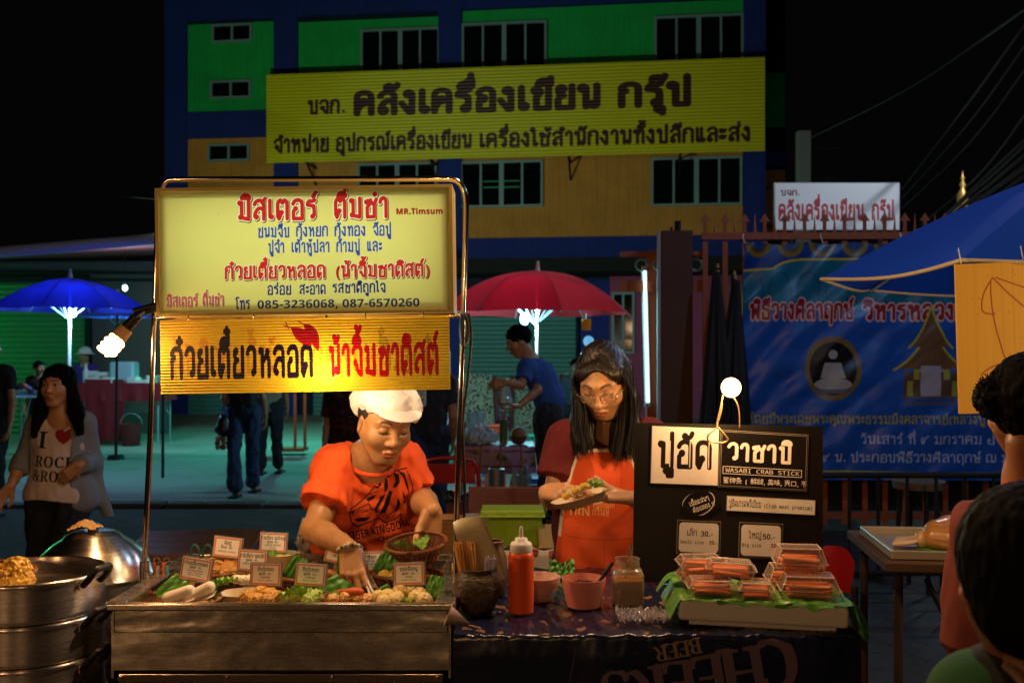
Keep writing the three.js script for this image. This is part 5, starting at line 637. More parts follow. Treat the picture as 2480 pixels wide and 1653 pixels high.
// price cards
function card(label, px, py, d, rot, lines, stickTo, w = 0.074, h = 0.053) {
  const p = P(px, py, d), o = thing('price_card', label, 'price card', p); o.rotation.z = R(-rot); o.rotation.x = R(-6);
  const t = picture(320, 230, (c, W, H) => { c.fillStyle = '#f8f4ec'; c.fillRect(0, 0, W, H); c.strokeStyle = '#d8644a'; c.lineWidth = 17; c.strokeRect(11, 11, W - 22, H - 22); c.strokeStyle = '#f0cdb4'; c.lineWidth = 3; c.setLineDash([7, 5]); c.strokeRect(11, 11, W - 22, H - 22); c.setLineDash([]); lines.forEach(([s, y, size, lw = 1.5]) => write(c, s, W / 2, y, size, { lw, color: '#2a211c', align: 'center', face: 'serif', font: 'bold' })); });
  part(o, 'card_board', box(w, h, 0.0016), mat('#ece2d4', 0.5)); part(o, 'card_print', mv(new THREE.PlaneGeometry(w - 0.001, h - 0.001), 0, 0, 0.0012), mat('#ffffff', 0.4, { map: t })); part(o, 'laminate', mv(box(w + 0.008, h + 0.008, 0.0006), 0.001, -0.001, -0.0016), mat('#b8b4a8', 0.2, { transmission: 0.5 }));
  const e = P(...stickTo); const b = o.worldToLocal ? (o.updateMatrixWorld(), o.worldToLocal(e)) : e; part(o, 'stick', mv(box(0.013, b.y * -1 + 0.01, 0.0022), b.x * 0.75, b.y / 2 - 0.012, -0.003, 0, 0, Math.atan2(b.x, -b.y) * 0.8), mat('#c69a5a', 0.7));
}
const P3 = (name, size, price, eng, last) => [[name, 78, 33, 1.6], ['ชุดละ  ' + price + '.-', 122, 25, 1.6], [eng, 158, 21], [last, 188, 16]];
card('tilted price card reading noodle roll 35 over the white rolls', 474, 1378, 2.5, 9, [['ก๋วยเตี๋ยวหลอด', 70, 30, 1.6], ['ชุดละ  35.-', 108, 24, 1.6], ['NOODLE ROLL', 140, 18], ['Pork / Vegetarian', 164, 14], ['Set 35.- (3 Pcs.)', 188, 15]], [457, 1432, 2.49]);
card('price card reading crab 20 beside the green scissors', 550, 1325, 2.72, 6.5, [['จ๊อปู', 82, 36, 1.6], ['ชิ้นละ  20.-', 128, 25, 1.6], ['CRAB 20.- (1 Pcs.)', 172, 18]], [545, 1376, 2.71]);
card('price card reading large mixed set 80, topmost in the tray', 661, 1313, 2.86, 2.5, P3('รวมมิตร ชุดใหญ่', 0, '80', 'LARGE MIXED', 'Set 80.-'), [663, 1365, 2.86]); card('price card reading small mixed set 40, half covered', 611, 1357, 2.63, 3.5, P3('รวมมิตร ชุดเล็ก', 0, '40', 'SMALL MIXED', 'Set 40.-'), [604, 1412, 2.6]);
card('price card reading shrimp 25 over the golden dumplings', 643, 1390, 2.5, 1, P3('จีบกุ้งทอง', 0, '25', 'SHRIMP', 'Set 25.- (4 Pcs.)'), [641, 1432, 2.49]); card('price card reading shrimp 25 over the green dumplings', 752, 1391, 2.5, 4, P3('จีบกุ้งหยก', 0, '25', 'SHRIMP', 'Set 25.- (4 Pcs.)'), [742, 1442, 2.49]);
card('slanted price card reading crab 25 behind the tongs hand', 822, 1340, 2.74, 14, [['ปูจ๋า', 70, 34, 1.6], ['ชิ้นละ 25.-', 112, 25, 1.6], ['CRAB 25.-', 164, 24]], [806, 1388, 2.71]); card('price card reading fish tofu behind the tongs', 895, 1359, 2.78, -1.5, P3('เต้าหู้ปลา', 0, '20', 'FISH TOFU', 'Set 20.- (4 Pcs.)'), [895, 1408, 2.77]); card('price card half hidden under the held basket', 990, 1348, 2.84, -8, P3('เกี๊ยวทอด'.replace('ี๊', 'ี๋'), 0, '20', 'WONTON', 'Set 20.-'), [990, 1395, 2.82]); card('price card reading pork 20 over the shumai', 990, 1389, 2.5, -2.5, P3('ขนมจีบหมู', 0, '20', 'PORK', 'Set 20.- (5 Pcs.)'), [988, 1432, 2.49]);
{ // scissors with green handles
  const p = P(487, 1352, 2.8), o = thing('scissors', 'scissors with dark green handles standing in the tray', 'scissors', p), m = mat('#1f5a44', 0.4); for (const s of [-1, 1]) { part(o, 'finger_loop', mv(new THREE.TorusGeometry(0.0165, 0.0036, 8, 24).scale(0.72, 1.4, 1), s * 0.0165, 0.014, 0, 0, 0, -s * 0.12), m); part(o, 'blade', rod([s * 0.004, -0.012, 0], [s * -0.004, -0.1, 0.01], 0.0035, 0.0015, 6), M.chrome); }
}
for (const [i, [px, hex, dx]] of [[372, '#c8582e', 0.004], [382, '#b8bab8', -0.004], [396, '#e0694a', 0.002], [402, '#3a9a94', 0.008]].entries()) { const o = thing('food_tongs', ['orange-brown tongs hooked on the tray wall by the pole', 'bare steel tongs hooked on the tray wall', 'salmon handled tongs hooked on the tray wall', 'turquoise handled tongs hooked on the tray wall'][i], 'tongs', P(px, 1362 + (i % 2) * 8, 2.66)); part(o, 'grip', rod([0, 0.0, 0], [dx, -0.055, 0], 0.0055, 0.0045, 8), mat(hex, 0.4)); part(o, 'steel_arm', rod([dx, -0.05, 0], [dx * 1.3, -0.085, 0], 0.003, 0.003, 6), M.chrome); part(o, 'hook', tube([[0, 0, 0], [0.003, 0.012, 0], [0.012, 0.012, 0], [0.014, 0, -0.01]], 0.002, 6), M.chrome); }
// ---------- steamers ----------
{
  const c = v((77 - 1240) * 2.4 / F, 0, -2.4), r = 0.165, alu = mat([0.66, 0.6, 0.56], 0.72, { metal: 1, anisotropy: 0.75, anisotropyRotation: PI / 2, roughnessMap: rep(T.brushed, 1, 2) });
  const tops = [1.053, 0.957, 0.861, 0.765], lab = ['topmost aluminium steamer tier holding a basket of yellow rice', 'second aluminium steamer tier from the top', 'third aluminium steamer tier from the top', 'lowest aluminium steamer pot on the stand'];
  tops.forEach((y, i) => {
    const h = i === 3 ? 0.2 : 0.094, o = thing('steamer_tier', lab[i], 'steamer', [c.x, y - h, c.z], 0, 'stacked steamer tiers');
    part(o, 'drum', lathe([[0.001, i ? 0.02 : 0.05], [r - 0.006, i ? 0.02 : 0.05], [r - 0.005, h - 0.002], [r, h], [r + 0.004, h - 0.003], [r + 0.0045, h - 0.008], [r + 0.001, h - 0.012], [r, 0.012], [r + 0.001, 0.004], [r - 0.003, 0]], 96), alu);
    for (const a of [R(-16), R(164)]) {
      const q = (rad, t, y2) => [Math.cos(a + t) * rad, y2, -Math.sin(a + t) * rad * -1]; const hy = h - 0.02;
      part(o, 'handle_plate', mv(box(0.004, 0.018, 0.085, 0, 0, 0, 0.001), Math.cos(a) * (r + 0.004), hy, -Math.sin(a) * (r + 0.004), 0, a), alu);
      part(o, 'handle', tube([[r + 0.004, hy, 0.03], [r + 0.02, hy + 0.014, 0.03], [r + 0.036, hy + 0.036, 0.024], [r + 0.038, hy + 0.038, 0], [r + 0.036, hy + 0.036, -0.024], [r + 0.02, hy + 0.014, -0.03], [r + 0.004, hy, -0.03]].map((p) => v(...p).applyAxisAngle(v(0, 1, 0), a)), 0.0085, 8, 36), M.black);
      part(o, 'rivet', [0.034, -0.034].map((z) => { const p = v(r + 0.007, hy, z).applyAxisAngle(v(0, 1, 0), a); return ball(0.004, p.x, p.y, p.z, 8); }), M.chrome);
    }
  });
  const st = thing('burner_stand', 'dark iron burner stand under the steamer stack', 'stand', [c.x, 0, c.z]); for (let k = 0; k < 4; k++) part(st, 'leg', rod([Math.cos(k * 1.57 + 0.8) * 0.17, 0, Math.sin(k * 1.57 + 0.8) * 0.17], [Math.cos(k * 1.57 + 0.8) * 0.13, 0.55, Math.sin(k * 1.57 + 0.8) * 0.13], 0.012), M.dark); part(st, 'ring', mv(new THREE.TorusGeometry(0.14, 0.012, 8, 32), 0, 0.553, 0, PI / 2), M.dark);
  const bk = basket('dark woven basket of yellow rice inside the steamer', [P(-2, 0, 2.4).x, 1.012, -2.38], 0.085, 0.07, 0.05, { dark: true }); bk.rotation.z = R(-6);
  single('yellow_rice', 'heap of yellow sticky rice in the steamer basket', 'rice', blob([EL(v(0, 0, 0), v(0.06, 0.035, 0.05), 0.02), EL(v(0.02, 0.03, 0), v(0.03, 0.025, 0.028), 0.02)], 0.004, { warp: (x, y, z) => 0.006 * N3(x * 90, y * 90, z * 90) + 0.003 * N3(x * 200, y * 200, z * 200) }), foodM('#c99a22', 0.5), P(18, 1404, 2.36));
  // covered steamer behind
  const c2 = v((225 - 1240) * 2.78 / F, 0, -2.78), r2 = 0.152, o2 = thing('covered_steamer', 'round steamer with a domed aluminium lid beside the cart', 'steamer', [c2.x, 0.42, c2.z]); part(o2, 'drum', lathe([[0.001, 0], [r2, 0], [r2, 0.53], [r2 + 0.004, 0.535], [r2 - 0.002, 0.54]], 72), alu); part(o2, 'lid', lathe([[0.001, 0.66], [0.055, 0.658], [0.075, 0.648], [0.08, 0.64], [0.105, 0.625], [0.135, 0.598], [0.15, 0.565], [0.156, 0.545], [0.162, 0.541], [0.162, 0.537]], 72), alu); part(o2, 'lid_knob', cyl(0.02, 0.014, 0.02, 0, 0.67, 0), M.black);
  const st2 = again(st, 'dark iron stand under the domed steamer', [c2.x, -0.13, c2.z]);
  single('lid_cloth', 'folded tan cloth lying on the domed steamer lid', 'cloth', sheet((u, q) => { const x = (u - 0.5) * 0.075, z = (q - 0.5) * 0.06; return [x + 0.006 * N2(q * 5, u * 3), 0.024 * Math.exp(-x * x * 700 - z * z * 900) + 0.012 * Math.max(0, 0.5 - Math.abs(u - 0.6)) + 0.003 * N2(u * 6, q * 6) - 0.01, z]; }, 36, 30), mat('#bd9a62', 0.9, { bumpMap: rep(T.cloth, 2), bumpScale: 0.0008 }), [c2.x - 0.01, 0.42 + 0.675, c2.z + 0.03]);
}
{ const o = thing('wooden_table', 'varnished brown plank table behind the dim sum tray', 'table', [-1.2, 0, -3.78], R(8)), wm = mat('#5c3a22', 0.28, { map: grain(256, (x, y) => { const q = 0.62 + 0.22 * N2(x * 2, y * 26) + 0.12 * N2(x * 8, y * 90); return [q, q * 0.92, q * 0.85]; }), bumpMap: rep(T.blotch, 4), bumpScale: 0.0015 }); for (let k = 0; k < 4; k++) part(o, 'plank', worldUV(box(0.46, 0.024, 0.123, 0, 0.848, -0.19 + k * 0.126, 0.003), 3), wm); part(o, 'apron', box(0.42, 0.06, 0.46, 0, 0.8, 0), M.wood); for (const s of [-1, 1]) for (const q of [-1, 1]) part(o, 'leg', box(0.04, 0.78, 0.04, s * 0.18, 0.39, q * 0.2), M.wood); }
// ---------- sauce and crab stick table ----------
const TY = 0.94;
{
  const X0 = -0.126, X1 = 0.785, Z0 = -2.26, Z1 = -2.95, W = X1 - X0, D = Z0 - Z1, o = thing('stall_table', 'stall table covered by a navy printed plastic sheet, with sauces and crab sticks', 'table', [(X0 + X1) / 2, 0, (Z0 + Z1) / 2]);
  part(o, 'tabletop', box(W - 0.02, 0.03, D - 0.02, 0, TY - 0.022, 0), M.wood); for (const s of [-1, 1]) for (const q of [-1, 1]) part(o, 'leg', box(0.05, TY - 0.04, 0.05, s * (W / 2 - 0.05), (TY - 0.04) / 2, q * (D / 2 - 0.05)), M.wood);
  const t = picture(2048, 1536, (c, w, h) => {                        // top 0..0.45, front drop below
    c.fillStyle = '#0f1534'; c.fillRect(0, 0, w, h);
    const letter = (ch, px, py, hh, rot, col) => { c.save(); c.translate((px - 1110) / 955 * w, h * 0.45 + (py - 1521) * 1.11); c.scale(2.14, 1.11); c.rotate(PI + rot); c.font = `bold ${hh / 0.72}px serif`; c.fillStyle = col; c.fillText(ch, -c.measureText(ch).width / 2, hh / 2); c.restore(); };
    [['B', 1677, 1548], ['E', 1650, 1553], ['E', 1624, 1559], ['R', 1597, 1565]].forEach(([ch, x, y]) => letter(ch, x, y, 36, -0.2, '#8c7868')); [['C', 1869, 1588, 120], ['H', 1790, 1604, 112], ['E', 1712, 1618, 104], ['E', 1645, 1630, 100], ['R', 1572, 1642, 98], ['S', 1490, 1650, 98]].forEach(([ch, x, y, hh]) => letter(ch, x, y, hh, -0.16, '#6c5a6c'));
    c.strokeStyle = '#4a4460'; c.lineWidth = 6; c.beginPath(); c.moveTo(w * 0.3, h * 0.47); c.quadraticCurveTo(w * 0.2, h * 0.8, w * 0.32, h); c.stroke(); speckle(c, w, h, 500, '#8890b0', 2, 0.25);
  });
  const g = sheet((u, q) => { const top = 0.45, dn = Math.max(0, q - top) / (1 - top), x = (u - 0.5) * (W + 0.012), crease = 0.004 * N2(u * 9, q * 9) + 0.0025 * N2(u * 30, q * 24 + 5); const fold = dn * (0.028 * N2(u * 4.5 + 3, dn * 1.2) + 0.012 * Math.sin(u * 30 + dn * 3)) ; const lip = Math.min(1, dn * 14), bulge = 0.012 * Math.exp(-Math.pow((u - 0.36) / 0.05, 2)) * Math.min(1, dn * 6); return [x, TY - 0.004 + crease * (1 - dn) - dn * 0.72, D / 2 - D * (1 - Math.min(q, top) / top) + 0.006 * lip + Math.max(-0.0, fold + 0.012 * dn) + bulge + crease * dn]; }, 220, 150);
  const uv = g.attributes.uv; for (let i = 0; i < uv.count; i++) { const q = uv.getY(i); uv.setY(i, 1 - q); }
  part(o, 'plastic_sheet', g, mat('#ffffff', 0.3, { map: t, clearcoat: 0.4, clearcoatRoughness: 0.25 }));
  for (const s of [-1, 1]) part(o, 'side_drop', sheet((u, q) => [s * (W / 2 + 0.008) + 0.008 * Math.sin(u * 20) * q, TY - 0.006 - q * 0.66, -D / 2 + u * D], 40, 10), mat('#0d1430', 0.3));
}
const onT = (px, d) => [P(px, 0, d).x, TY, -d];
{ // clay pot of skewers
  const o = thing('clay_pot', 'rough dark clay pot with flecked glaze on the navy sheet', 'pot', onT(1157, 2.44)); const g = lathe([[0.001, 0], [0.034, 0.001], [0.046, 0.02], [0.057, 0.05], [0.0595, 0.07], [0.054, 0.09], [0.044, 0.101], [0.043, 0.106], [0.046, 0.11], [0.042, 0.111], [0.039, 0.104], [0.04, 0.09]], 48);
  part(o, 'pot_body', g, mat('#ffffff', 0.5, { map: picture(256, 256, (c, w, h) => { c.fillStyle = '#4a3a26'; c.fillRect(0, 0, w, h); speckle(c, w, h, 260, '#2a2218', 9, 0.7); speckle(c, w, h, 240, '#a87c46', 3, 0.8); speckle(c, w, h, 60, '#5f6a38', 14, 0.3); }), bumpMap: rep(T.blotch, 2), bumpScale: 0.003 }));
  const sk = mat('#c08a48', 0.7), base = v(...onT(1157, 2.44));
  for (let k = 0; k < 46; k++) { const a = rr(0, 6.28), q = Math.sqrt(rnd()), x0 = -0.012 + Math.cos(a) * q * 0.022, z0 = Math.sin(a) * q * 0.03, len = rr(0.06, 0.075); const m = single('bamboo_skewer', 'thin bamboo skewer bunched in the clay pot', 'skewer', rod([0, -0.06, 0], [-0.012 - 0.3 * Math.max(0, -x0 + 0.01) + rr(-0.006, 0.006), len, rr(-0.006, 0.006)], 0.0023, 0.0023, 5), sk, [base.x + x0, TY + 0.1, base.z + z0], 'bamboo skewers in the clay pot'); }
  for (let k = 0; k < 14; k++) single('paper_straw', 'white paper stirrer bunched in the clay pot', 'stirrer', rod([0, -0.06, 0], [rr(-0.012, 0.02), rr(0.03, 0.04), rr(-0.006, 0.01)], 0.0019, 0.0019, 5), mat('#d8d0dc', 0.7), [base.x + rr(0.012, 0.036), TY + 0.1, base.z + rr(-0.015, 0.025)], 'white stirrers in the clay pot');
  const bags = thing('bag_bundle', 'folded bundle of clear plastic bags stuck in the clay pot', 'plastic bags', [base.x + 0.004, TY + 0.1, base.z - 0.012]); bags.rotation.z = R(17); for (let k = 0; k < 5; k++) part(bags, 'bag', sheet((u, q) => [-0.03 + u * 0.07 + k * 0.003, -0.02 + q * 0.15 - k * 0.005 + 0.004 * Math.sin(u * 4), -0.004 * k + 0.006 * Math.sin(q * 3 + k) + (q > 0.9 ? -0.02 * (q - 0.9) * 10 * (1 - u) : 0)], 12, 12), mat('#cdbf98', 0.35, { transmission: 0.35 }));
  const p2 = thing('clay_pot', 'slim brown clay jar half hidden behind the skewer pot', 'pot', onT(1196, 2.62)); part(p2, 'pot_body', lathe([[0.001, 0], [0.03, 0.001], [0.036, 0.05], [0.034, 0.1], [0.024, 0.125], [0.023, 0.135], [0.027, 0.14], [0.022, 0.14]], 36), mat('#5a4030', 0.45)); part(p2, 'rim', mv(new THREE.TorusGeometry(0.025, 0.003, 6, 30), 0, 0.14, 0, PI / 2), mat('#6a4c38', 0.4));
}
{ const o = thing('sauce_bottle', 'orange squeeze bottle with white nozzle cap', 'bottle', onT(1262, 2.44)); part(o, 'bottle_body', lathe([[0.001, 0], [0.027, 0.0], [0.0305, 0.004], [0.0315, 0.05], [0.0315, 0.135], [0.0295, 0.146], [0.026, 0.15], [0.001, 0.15]], 48), mat('#e2500f', 0.38, { clearcoat: 0.3, clearcoatRoughness: 0.3 })); part(o, 'screw_cap', [lathe([[0.027, 0.149], [0.0275, 0.152], [0.0272, 0.166], [0.024, 0.172], [0.016, 0.175], [0.015, 0.182], [0.009, 0.184], [0.001, 0.184]], 40)], mat('#cfc8bf', 0.45)); part(o, 'nozzle', lathe([[0.0055, 0.183], [0.0048, 0.2], [0.003, 0.211], [0.001, 0.211]], 20), mat('#cfc8bf', 0.45)); }
function bowl(label, p, r, h, m, fill, k = 0.76) { const o = thing('sauce_bowl', label, 'bowl', p); part(o, 'bowl_wall', lathe([[0.001, 0], [r * k * 0.96, 0], [r * k, 0.003], [r * 0.96, h * 0.7], [r, h], [r * 0.97, h + 0.001], [r * 0.93, h * 0.7], [r * k * 0.9, 0.006], [0.001, 0.006]], 56), m); if (fill) part(o, 'sauce', lumpDisc(r * 0.9, h * 0.74), fill); return o; }
function lumpDisc(r, y) { return sheet((u, q) => [Math.cos(u * 6.2832) * r * q, y + 0.004 * N2(Math.cos(u * 6.28) * q * 9, Math.sin(u * 6.28) * q * 9), Math.sin(u * 6.2832) * r * q], 40, 12); }
{ bowl('pale pink glazed bowl behind the orange bottle', onT(1305, 2.56), 0.056, 0.062, mat('#cfa89a', 0.25), null, 0.55); const o = bowl('pink plastic bowl of dark chilli sauce', onT(1414, 2.5), 0.0555, 0.071, mat('#d07f72', 0.4), mat('#3c120a', 0.3)); part(o, 'spoon', [rod([0.03, 0.05, 0.0], [0.075, 0.105, -0.02], 0.004, 0.005, 8), mv(ball(0.012).scale(1.4, 0.4, 1), 0.024, 0.046, 0, 0, 0, 0.8)], M.black); }
{ const o = thing('sauce_jar', 'square clear jar half full of amber sauce with a steel spoon', 'jar', onT(1520, 2.53)); const sq = (r, y, e = 5) => { const k = []; for (let i = 0; i <= 48; i++) { const t = i / 48 * 2 * PI, c = Math.cos(t), s = Math.sin(t), q = r / Math.pow(Math.pow(Math.abs(c), e) + Math.pow(Math.abs(s), e), 1 / e); k.push([c * q, y, s * q]); } return k; }; const prof = [[0.036, 0, 6], [0.039, 0.004, 6], [0.0395, 0.05, 6], [0.0395, 0.075, 5], [0.036, 0.086, 3], [0.031, 0.092, 2], [0.0305, 0.112, 2], [0.032, 0.114, 2]], rows = prof.map(([r, y, e]) => sq(r, y, e));
  part(o, 'glass_wall', sheet((u, q) => { const j = q * (rows.length - 1), a = Math.min(rows.length - 2, Math.floor(j)), f = j - a, i = Math.round(u * 48); return rows[a][i].map((n, k) => n + (rows[a + 1][i][k] - n) * f); }, 48, 28), mat('#e8dcc8', 0.12, { transmission: 0.8 }));
  part(o, 'sauce', [sheet((u, q) => { const i = Math.round(u * 48), p = sq(0.0375, 0.003 + q * 0.06, 6)[i]; return p; }, 48, 6), sheet((u, q) => { const p = sq(0.0375 * q, 0.063, 6)[Math.round(u * 48)]; return p; }, 48, 6)], mat('#8a5f22', 0.35)); part(o, 'spoon', rod([-0.01, 0.04, 0], [0.012, 0.145, -0.01], 0.0025, 0.004, 8), M.chrome); }
single('banana_leaf', 'torn banana leaf between the pink bowls', 'leaf', sheet((u, q) => [(u - 0.5) * 0.07, 0.06 * q + 0.006 * Math.sin(u * 9), -0.03 * q + 0.008 * N2(u * 5, q * 5)], 24, 14), leafM, onT(1362, 2.72));
{ const o = thing('plastic_bag', 'crumpled clear plastic bag on the sheet edge', 'bag', onT(1560, 2.36)); part(o, 'crumpled_film', sheet((u, q) => { const x = (u - 0.5) * 0.13, z = (q - 0.5) * 0.09; return [x, 0.012 + 0.014 * Math.abs(N2(u * 5, q * 5)) + 0.008 * N2(u * 14, q * 14), z + 0.01 * N2(u * 6, 3)]; }, 60, 44), mat('#c9c0c8', 0.14, { transmission: 0.7 })); }
{ const o = thing('paper_flag', 'small folded paper cone on a stick at the cart corner', 'paper flag', P(1112, 1502, 2.27)); part(o, 'paper', new THREE.ConeGeometry(0.026, 0.055, 5, 1, true).rotateZ(-1.95).translate(0, 0.003, 0), mat('#b89a90', 0.8)); part(o, 'stick', rod([0.02, -0.01, 0], [0.05, -0.017, 0.004], 0.0016), mat('#b88a4a', 0.7)); }
{ // foam tray with banana leaves and clamshells
  const p = v(P(1836, 0, 2.39).x, TY - 0.002, -2.395), o = thing('foam_tray', 'white foam box lid carrying the crab stick packs', 'foam tray', p, R(-7)); o.rotation.z = R(-1.2); o.rotation.order = 'YXZ';
  const W = 0.385, D = 0.21, H = 0.06; part(o, 'foam_block', box(W, H - 0.012, D, 0, H / 2 + 0.006, 0, 0.01), M.foam); part(o, 'foam_foot', box(W - 0.05, 0.014, D - 0.03, 0, 0.007, 0, 0.004), M.foam); o.updateMatrixWorld();
  const put = (x, y, z) => o.localToWorld(v(x, y, z));
  const lf = (label, x, z, w, d, ry, drop, dropSide) => { const m = single('banana_leaf', label, 'leaf', sheet((u, q) => { const a = (u - 0.5) * w, b = (q - 0.5) * d, over = Math.max(0, b + z - D / 2 - 0.003), side = Math.max(0, Math.abs(a + x) - W / 2 - 0.004); return [a - Math.sign(a + x) * side * 0.6 * dropSide, 0.002 + 0.003 * N2(u * 6 + x * 9, q * 6) - over * drop * (0.75 + 0.5 * N2(u * 5, 2)) - side * dropSide, b - over * 0.55 * drop]; }, 60, 30), leafM, put(x, H + 0.002, z), 'banana leaves under the crab stick packs'); m.rotation.set(0, R(-7) + ry, R(-1.2)); return m; };
  lf('banana leaf draped over the left end of the foam tray', -0.12, 0.0, 0.26, 0.22, 0.06, 1, 0.9); lf('banana leaf across the middle of the foam tray', 0.03, 0.012, 0.26, 0.215, -0.05, 1, 0.9).position.y += 0.002; lf('banana leaf draped over the right end of the foam tray', 0.14, 0.0, 0.24, 0.225, 0.03, 1, 1).position.y += 0.004;
  single('banana_leaf', 'banana leaf tip hanging off the right end toward the floor', 'leaf', sheet((u, q) => { const t = q * 1.7; return [0.06 * Math.sin(t) + 0.02, -0.09 * (1 - Math.cos(t)), (u - 0.5) * 0.1 * (1 - 0.4 * q) + 0.004 * N2(u * 4, q * 4)]; }, 20, 20), leafM, put(W / 2 - 0.03, H + 0.007, 0.03)); single('banana_leaf', 'curled banana leaf tip poking left of the packs', 'leaf', sheet((u, q) => [-0.07 * q, 0.02 * Math.sin(q * 3) - 0.03 * q * q, (u - 0.5) * 0.08 * (1 - 0.7 * q)], 16, 14), leafM, put(-W / 2 + 0.02, H + 0.016, -0.03));
  const film = mat('#f2e6dc', 0.07, { transmission: 0.9 }), filmRim = mat('#f0d9c4', 0.08, { transmission: 0.6 }), filmEdge = mat('#f6e6d8', 0.12, { transmission: 0.35, clearcoat: 1, clearcoatRoughness: 0.05 }), stick = [0, 1, 2].map((s) => { const g = new THREE.CapsuleGeometry(0.006, 0.048, 6, 14).rotateZ(PI / 2), q = g.attributes.position; for (let i = 0; i < q.count; i++) { q.setY(i, q.getY(i) * (0.75 + 0.35 * N3(q.getX(i) * 60, q.getY(i) * 200, q.getZ(i) * 160 + s)) + 0.003 * Math.sin(q.getX(i) * 70 + s * 2)); q.setZ(i, q.getZ(i) * (1.2 + 0.4 * N3(q.getX(i) * 70, 3, s)) + 0.004 * Math.sin(q.getX(i) * 80 + s * 4)); } g.computeVertexNormals(); return g; }), sm = [foodM('#d8601c', 0.5), foodM('#e27a30', 0.5), foodM('#eba468', 0.5)];
  const pack = (label, x, y, z, w, ry, tilt = 0, h = 0.033) => {
    const c = thing('crab_stick_pack', label, 'food pack', put(x, H + 0.009 + y, z), R(-7) + ry, 'clear crab stick packs'); c.rotation.z = tilt; const d = 0.082, n = h > 0.04 ? 15 : 9;
    const shell = (y0, y1, a0, a1) => sheet((u, q) => { const t = u * 2 * PI, cc = Math.cos(t), ss = Math.sin(t), k = 1 / Math.pow(Math.pow(Math.abs(cc), 8) + Math.pow(Math.abs(ss), 8), 0.125), s = a0 + (a1 - a0) * q, rib = 1 + 0.003 * Math.sin(t * 28); return [cc * k * w / 2 * s * rib, y0 + (y1 - y0) * q, ss * k * d / 2 * s * rib]; }, 160, 4);
    part(c, 'base_shell', [shell(0.001, 0.018, 0.9, 1)], film); const lid = part(c, 'lid_shell', [shell(0.019, h, 1, 0.8), mv(box(w * 0.76, 0.0008, d * 0.76), 0, h, 0)], film); for (const s of [-1, 1]) part(lid, 'lid_rib', Array.from({ length: 9 }, (_, i) => box(0.0016, 0.0016, 0.006, (i - 4) * w * 0.08, h + 0.0006, s * d * 0.33)), filmRim);
    part(lid, 'lid_edge', [...[-1, 1].map((s) => rod([-w * 0.39, h, s * d * 0.385], [w * 0.39, h, s * d * 0.385], 0.0014, 0.0014, 5)), ...[-1, 1].flatMap((s) => [-1, 1].map((e) => rod([e * w * 0.4, h, s * d * 0.38], [e * w * 0.49, 0.02, s * d * 0.47], 0.0012, 0.0012, 5))), ...[-1, 1].map((e) => rod([e * w * 0.395, h, -d * 0.38], [e * w * 0.395, h, d * 0.38], 0.0014, 0.0014, 5))], filmEdge);
    part(c, 'flange', [box(w * 1.04, 0.0015, 0.003, 0, 0.0185, d * 0.505), box(w * 1.04, 0.0015, 0.003, 0, 0.0185, -d * 0.505), box(0.003, 0.0015, d, w * 0.51, 0.0185, 0), box(0.003, 0.0015, d, -w * 0.51, 0.0185, 0)], filmRim);
    for (let k = 0; k < n; k++) { const m = part(c, 'crab_stick', stick[k % 3], sm[k % 3]); const lv = Math.floor(k / 5); m.position.set(rr(-0.004, 0.004), 0.007 + lv * 0.01 + rr(0, 0.002), -0.026 + (k % 5) * 0.013 + lv * 0.003); m.rotation.set(rr(-0.2, 0.2), rr(-0.1, 0.1), rr(-0.05, 0.05)); m.scale.set(w / 0.08, 0.95, 1.1); }
  };
  pack('crab stick pack on the leaf at the left front', -0.115, 0, 0.055, 0.115, 0.1); pack('crab stick pack on the leaf at the middle front', -0.012, 0, 0.06, 0.08, -0.05); pack('crab stick pack at the left rear, bottom one', -0.13, 0, -0.035, 0.12, 0.1); pack('crab stick pack at the left rear, upper one under the crooked pack', -0.135, 0.034, -0.03, 0.11, 0.14); pack('crooked crab stick pack topping the left pile', -0.068, 0.036, 0.018, 0.115, -0.02, R(-2)); pack('large crab stick pack at the right front, bottom of the tall pile', 0.112, 0, 0.04, 0.135, -0.03, 0, 0.05); pack('large crab stick pack in the right rear', 0.088, 0.001, -0.05, 0.125, 0.05, 0, 0.05); pack('large crab stick pack topping the tall right pile', 0.098, 0.051, -0.012, 0.118, 0, 0, 0.054);
}
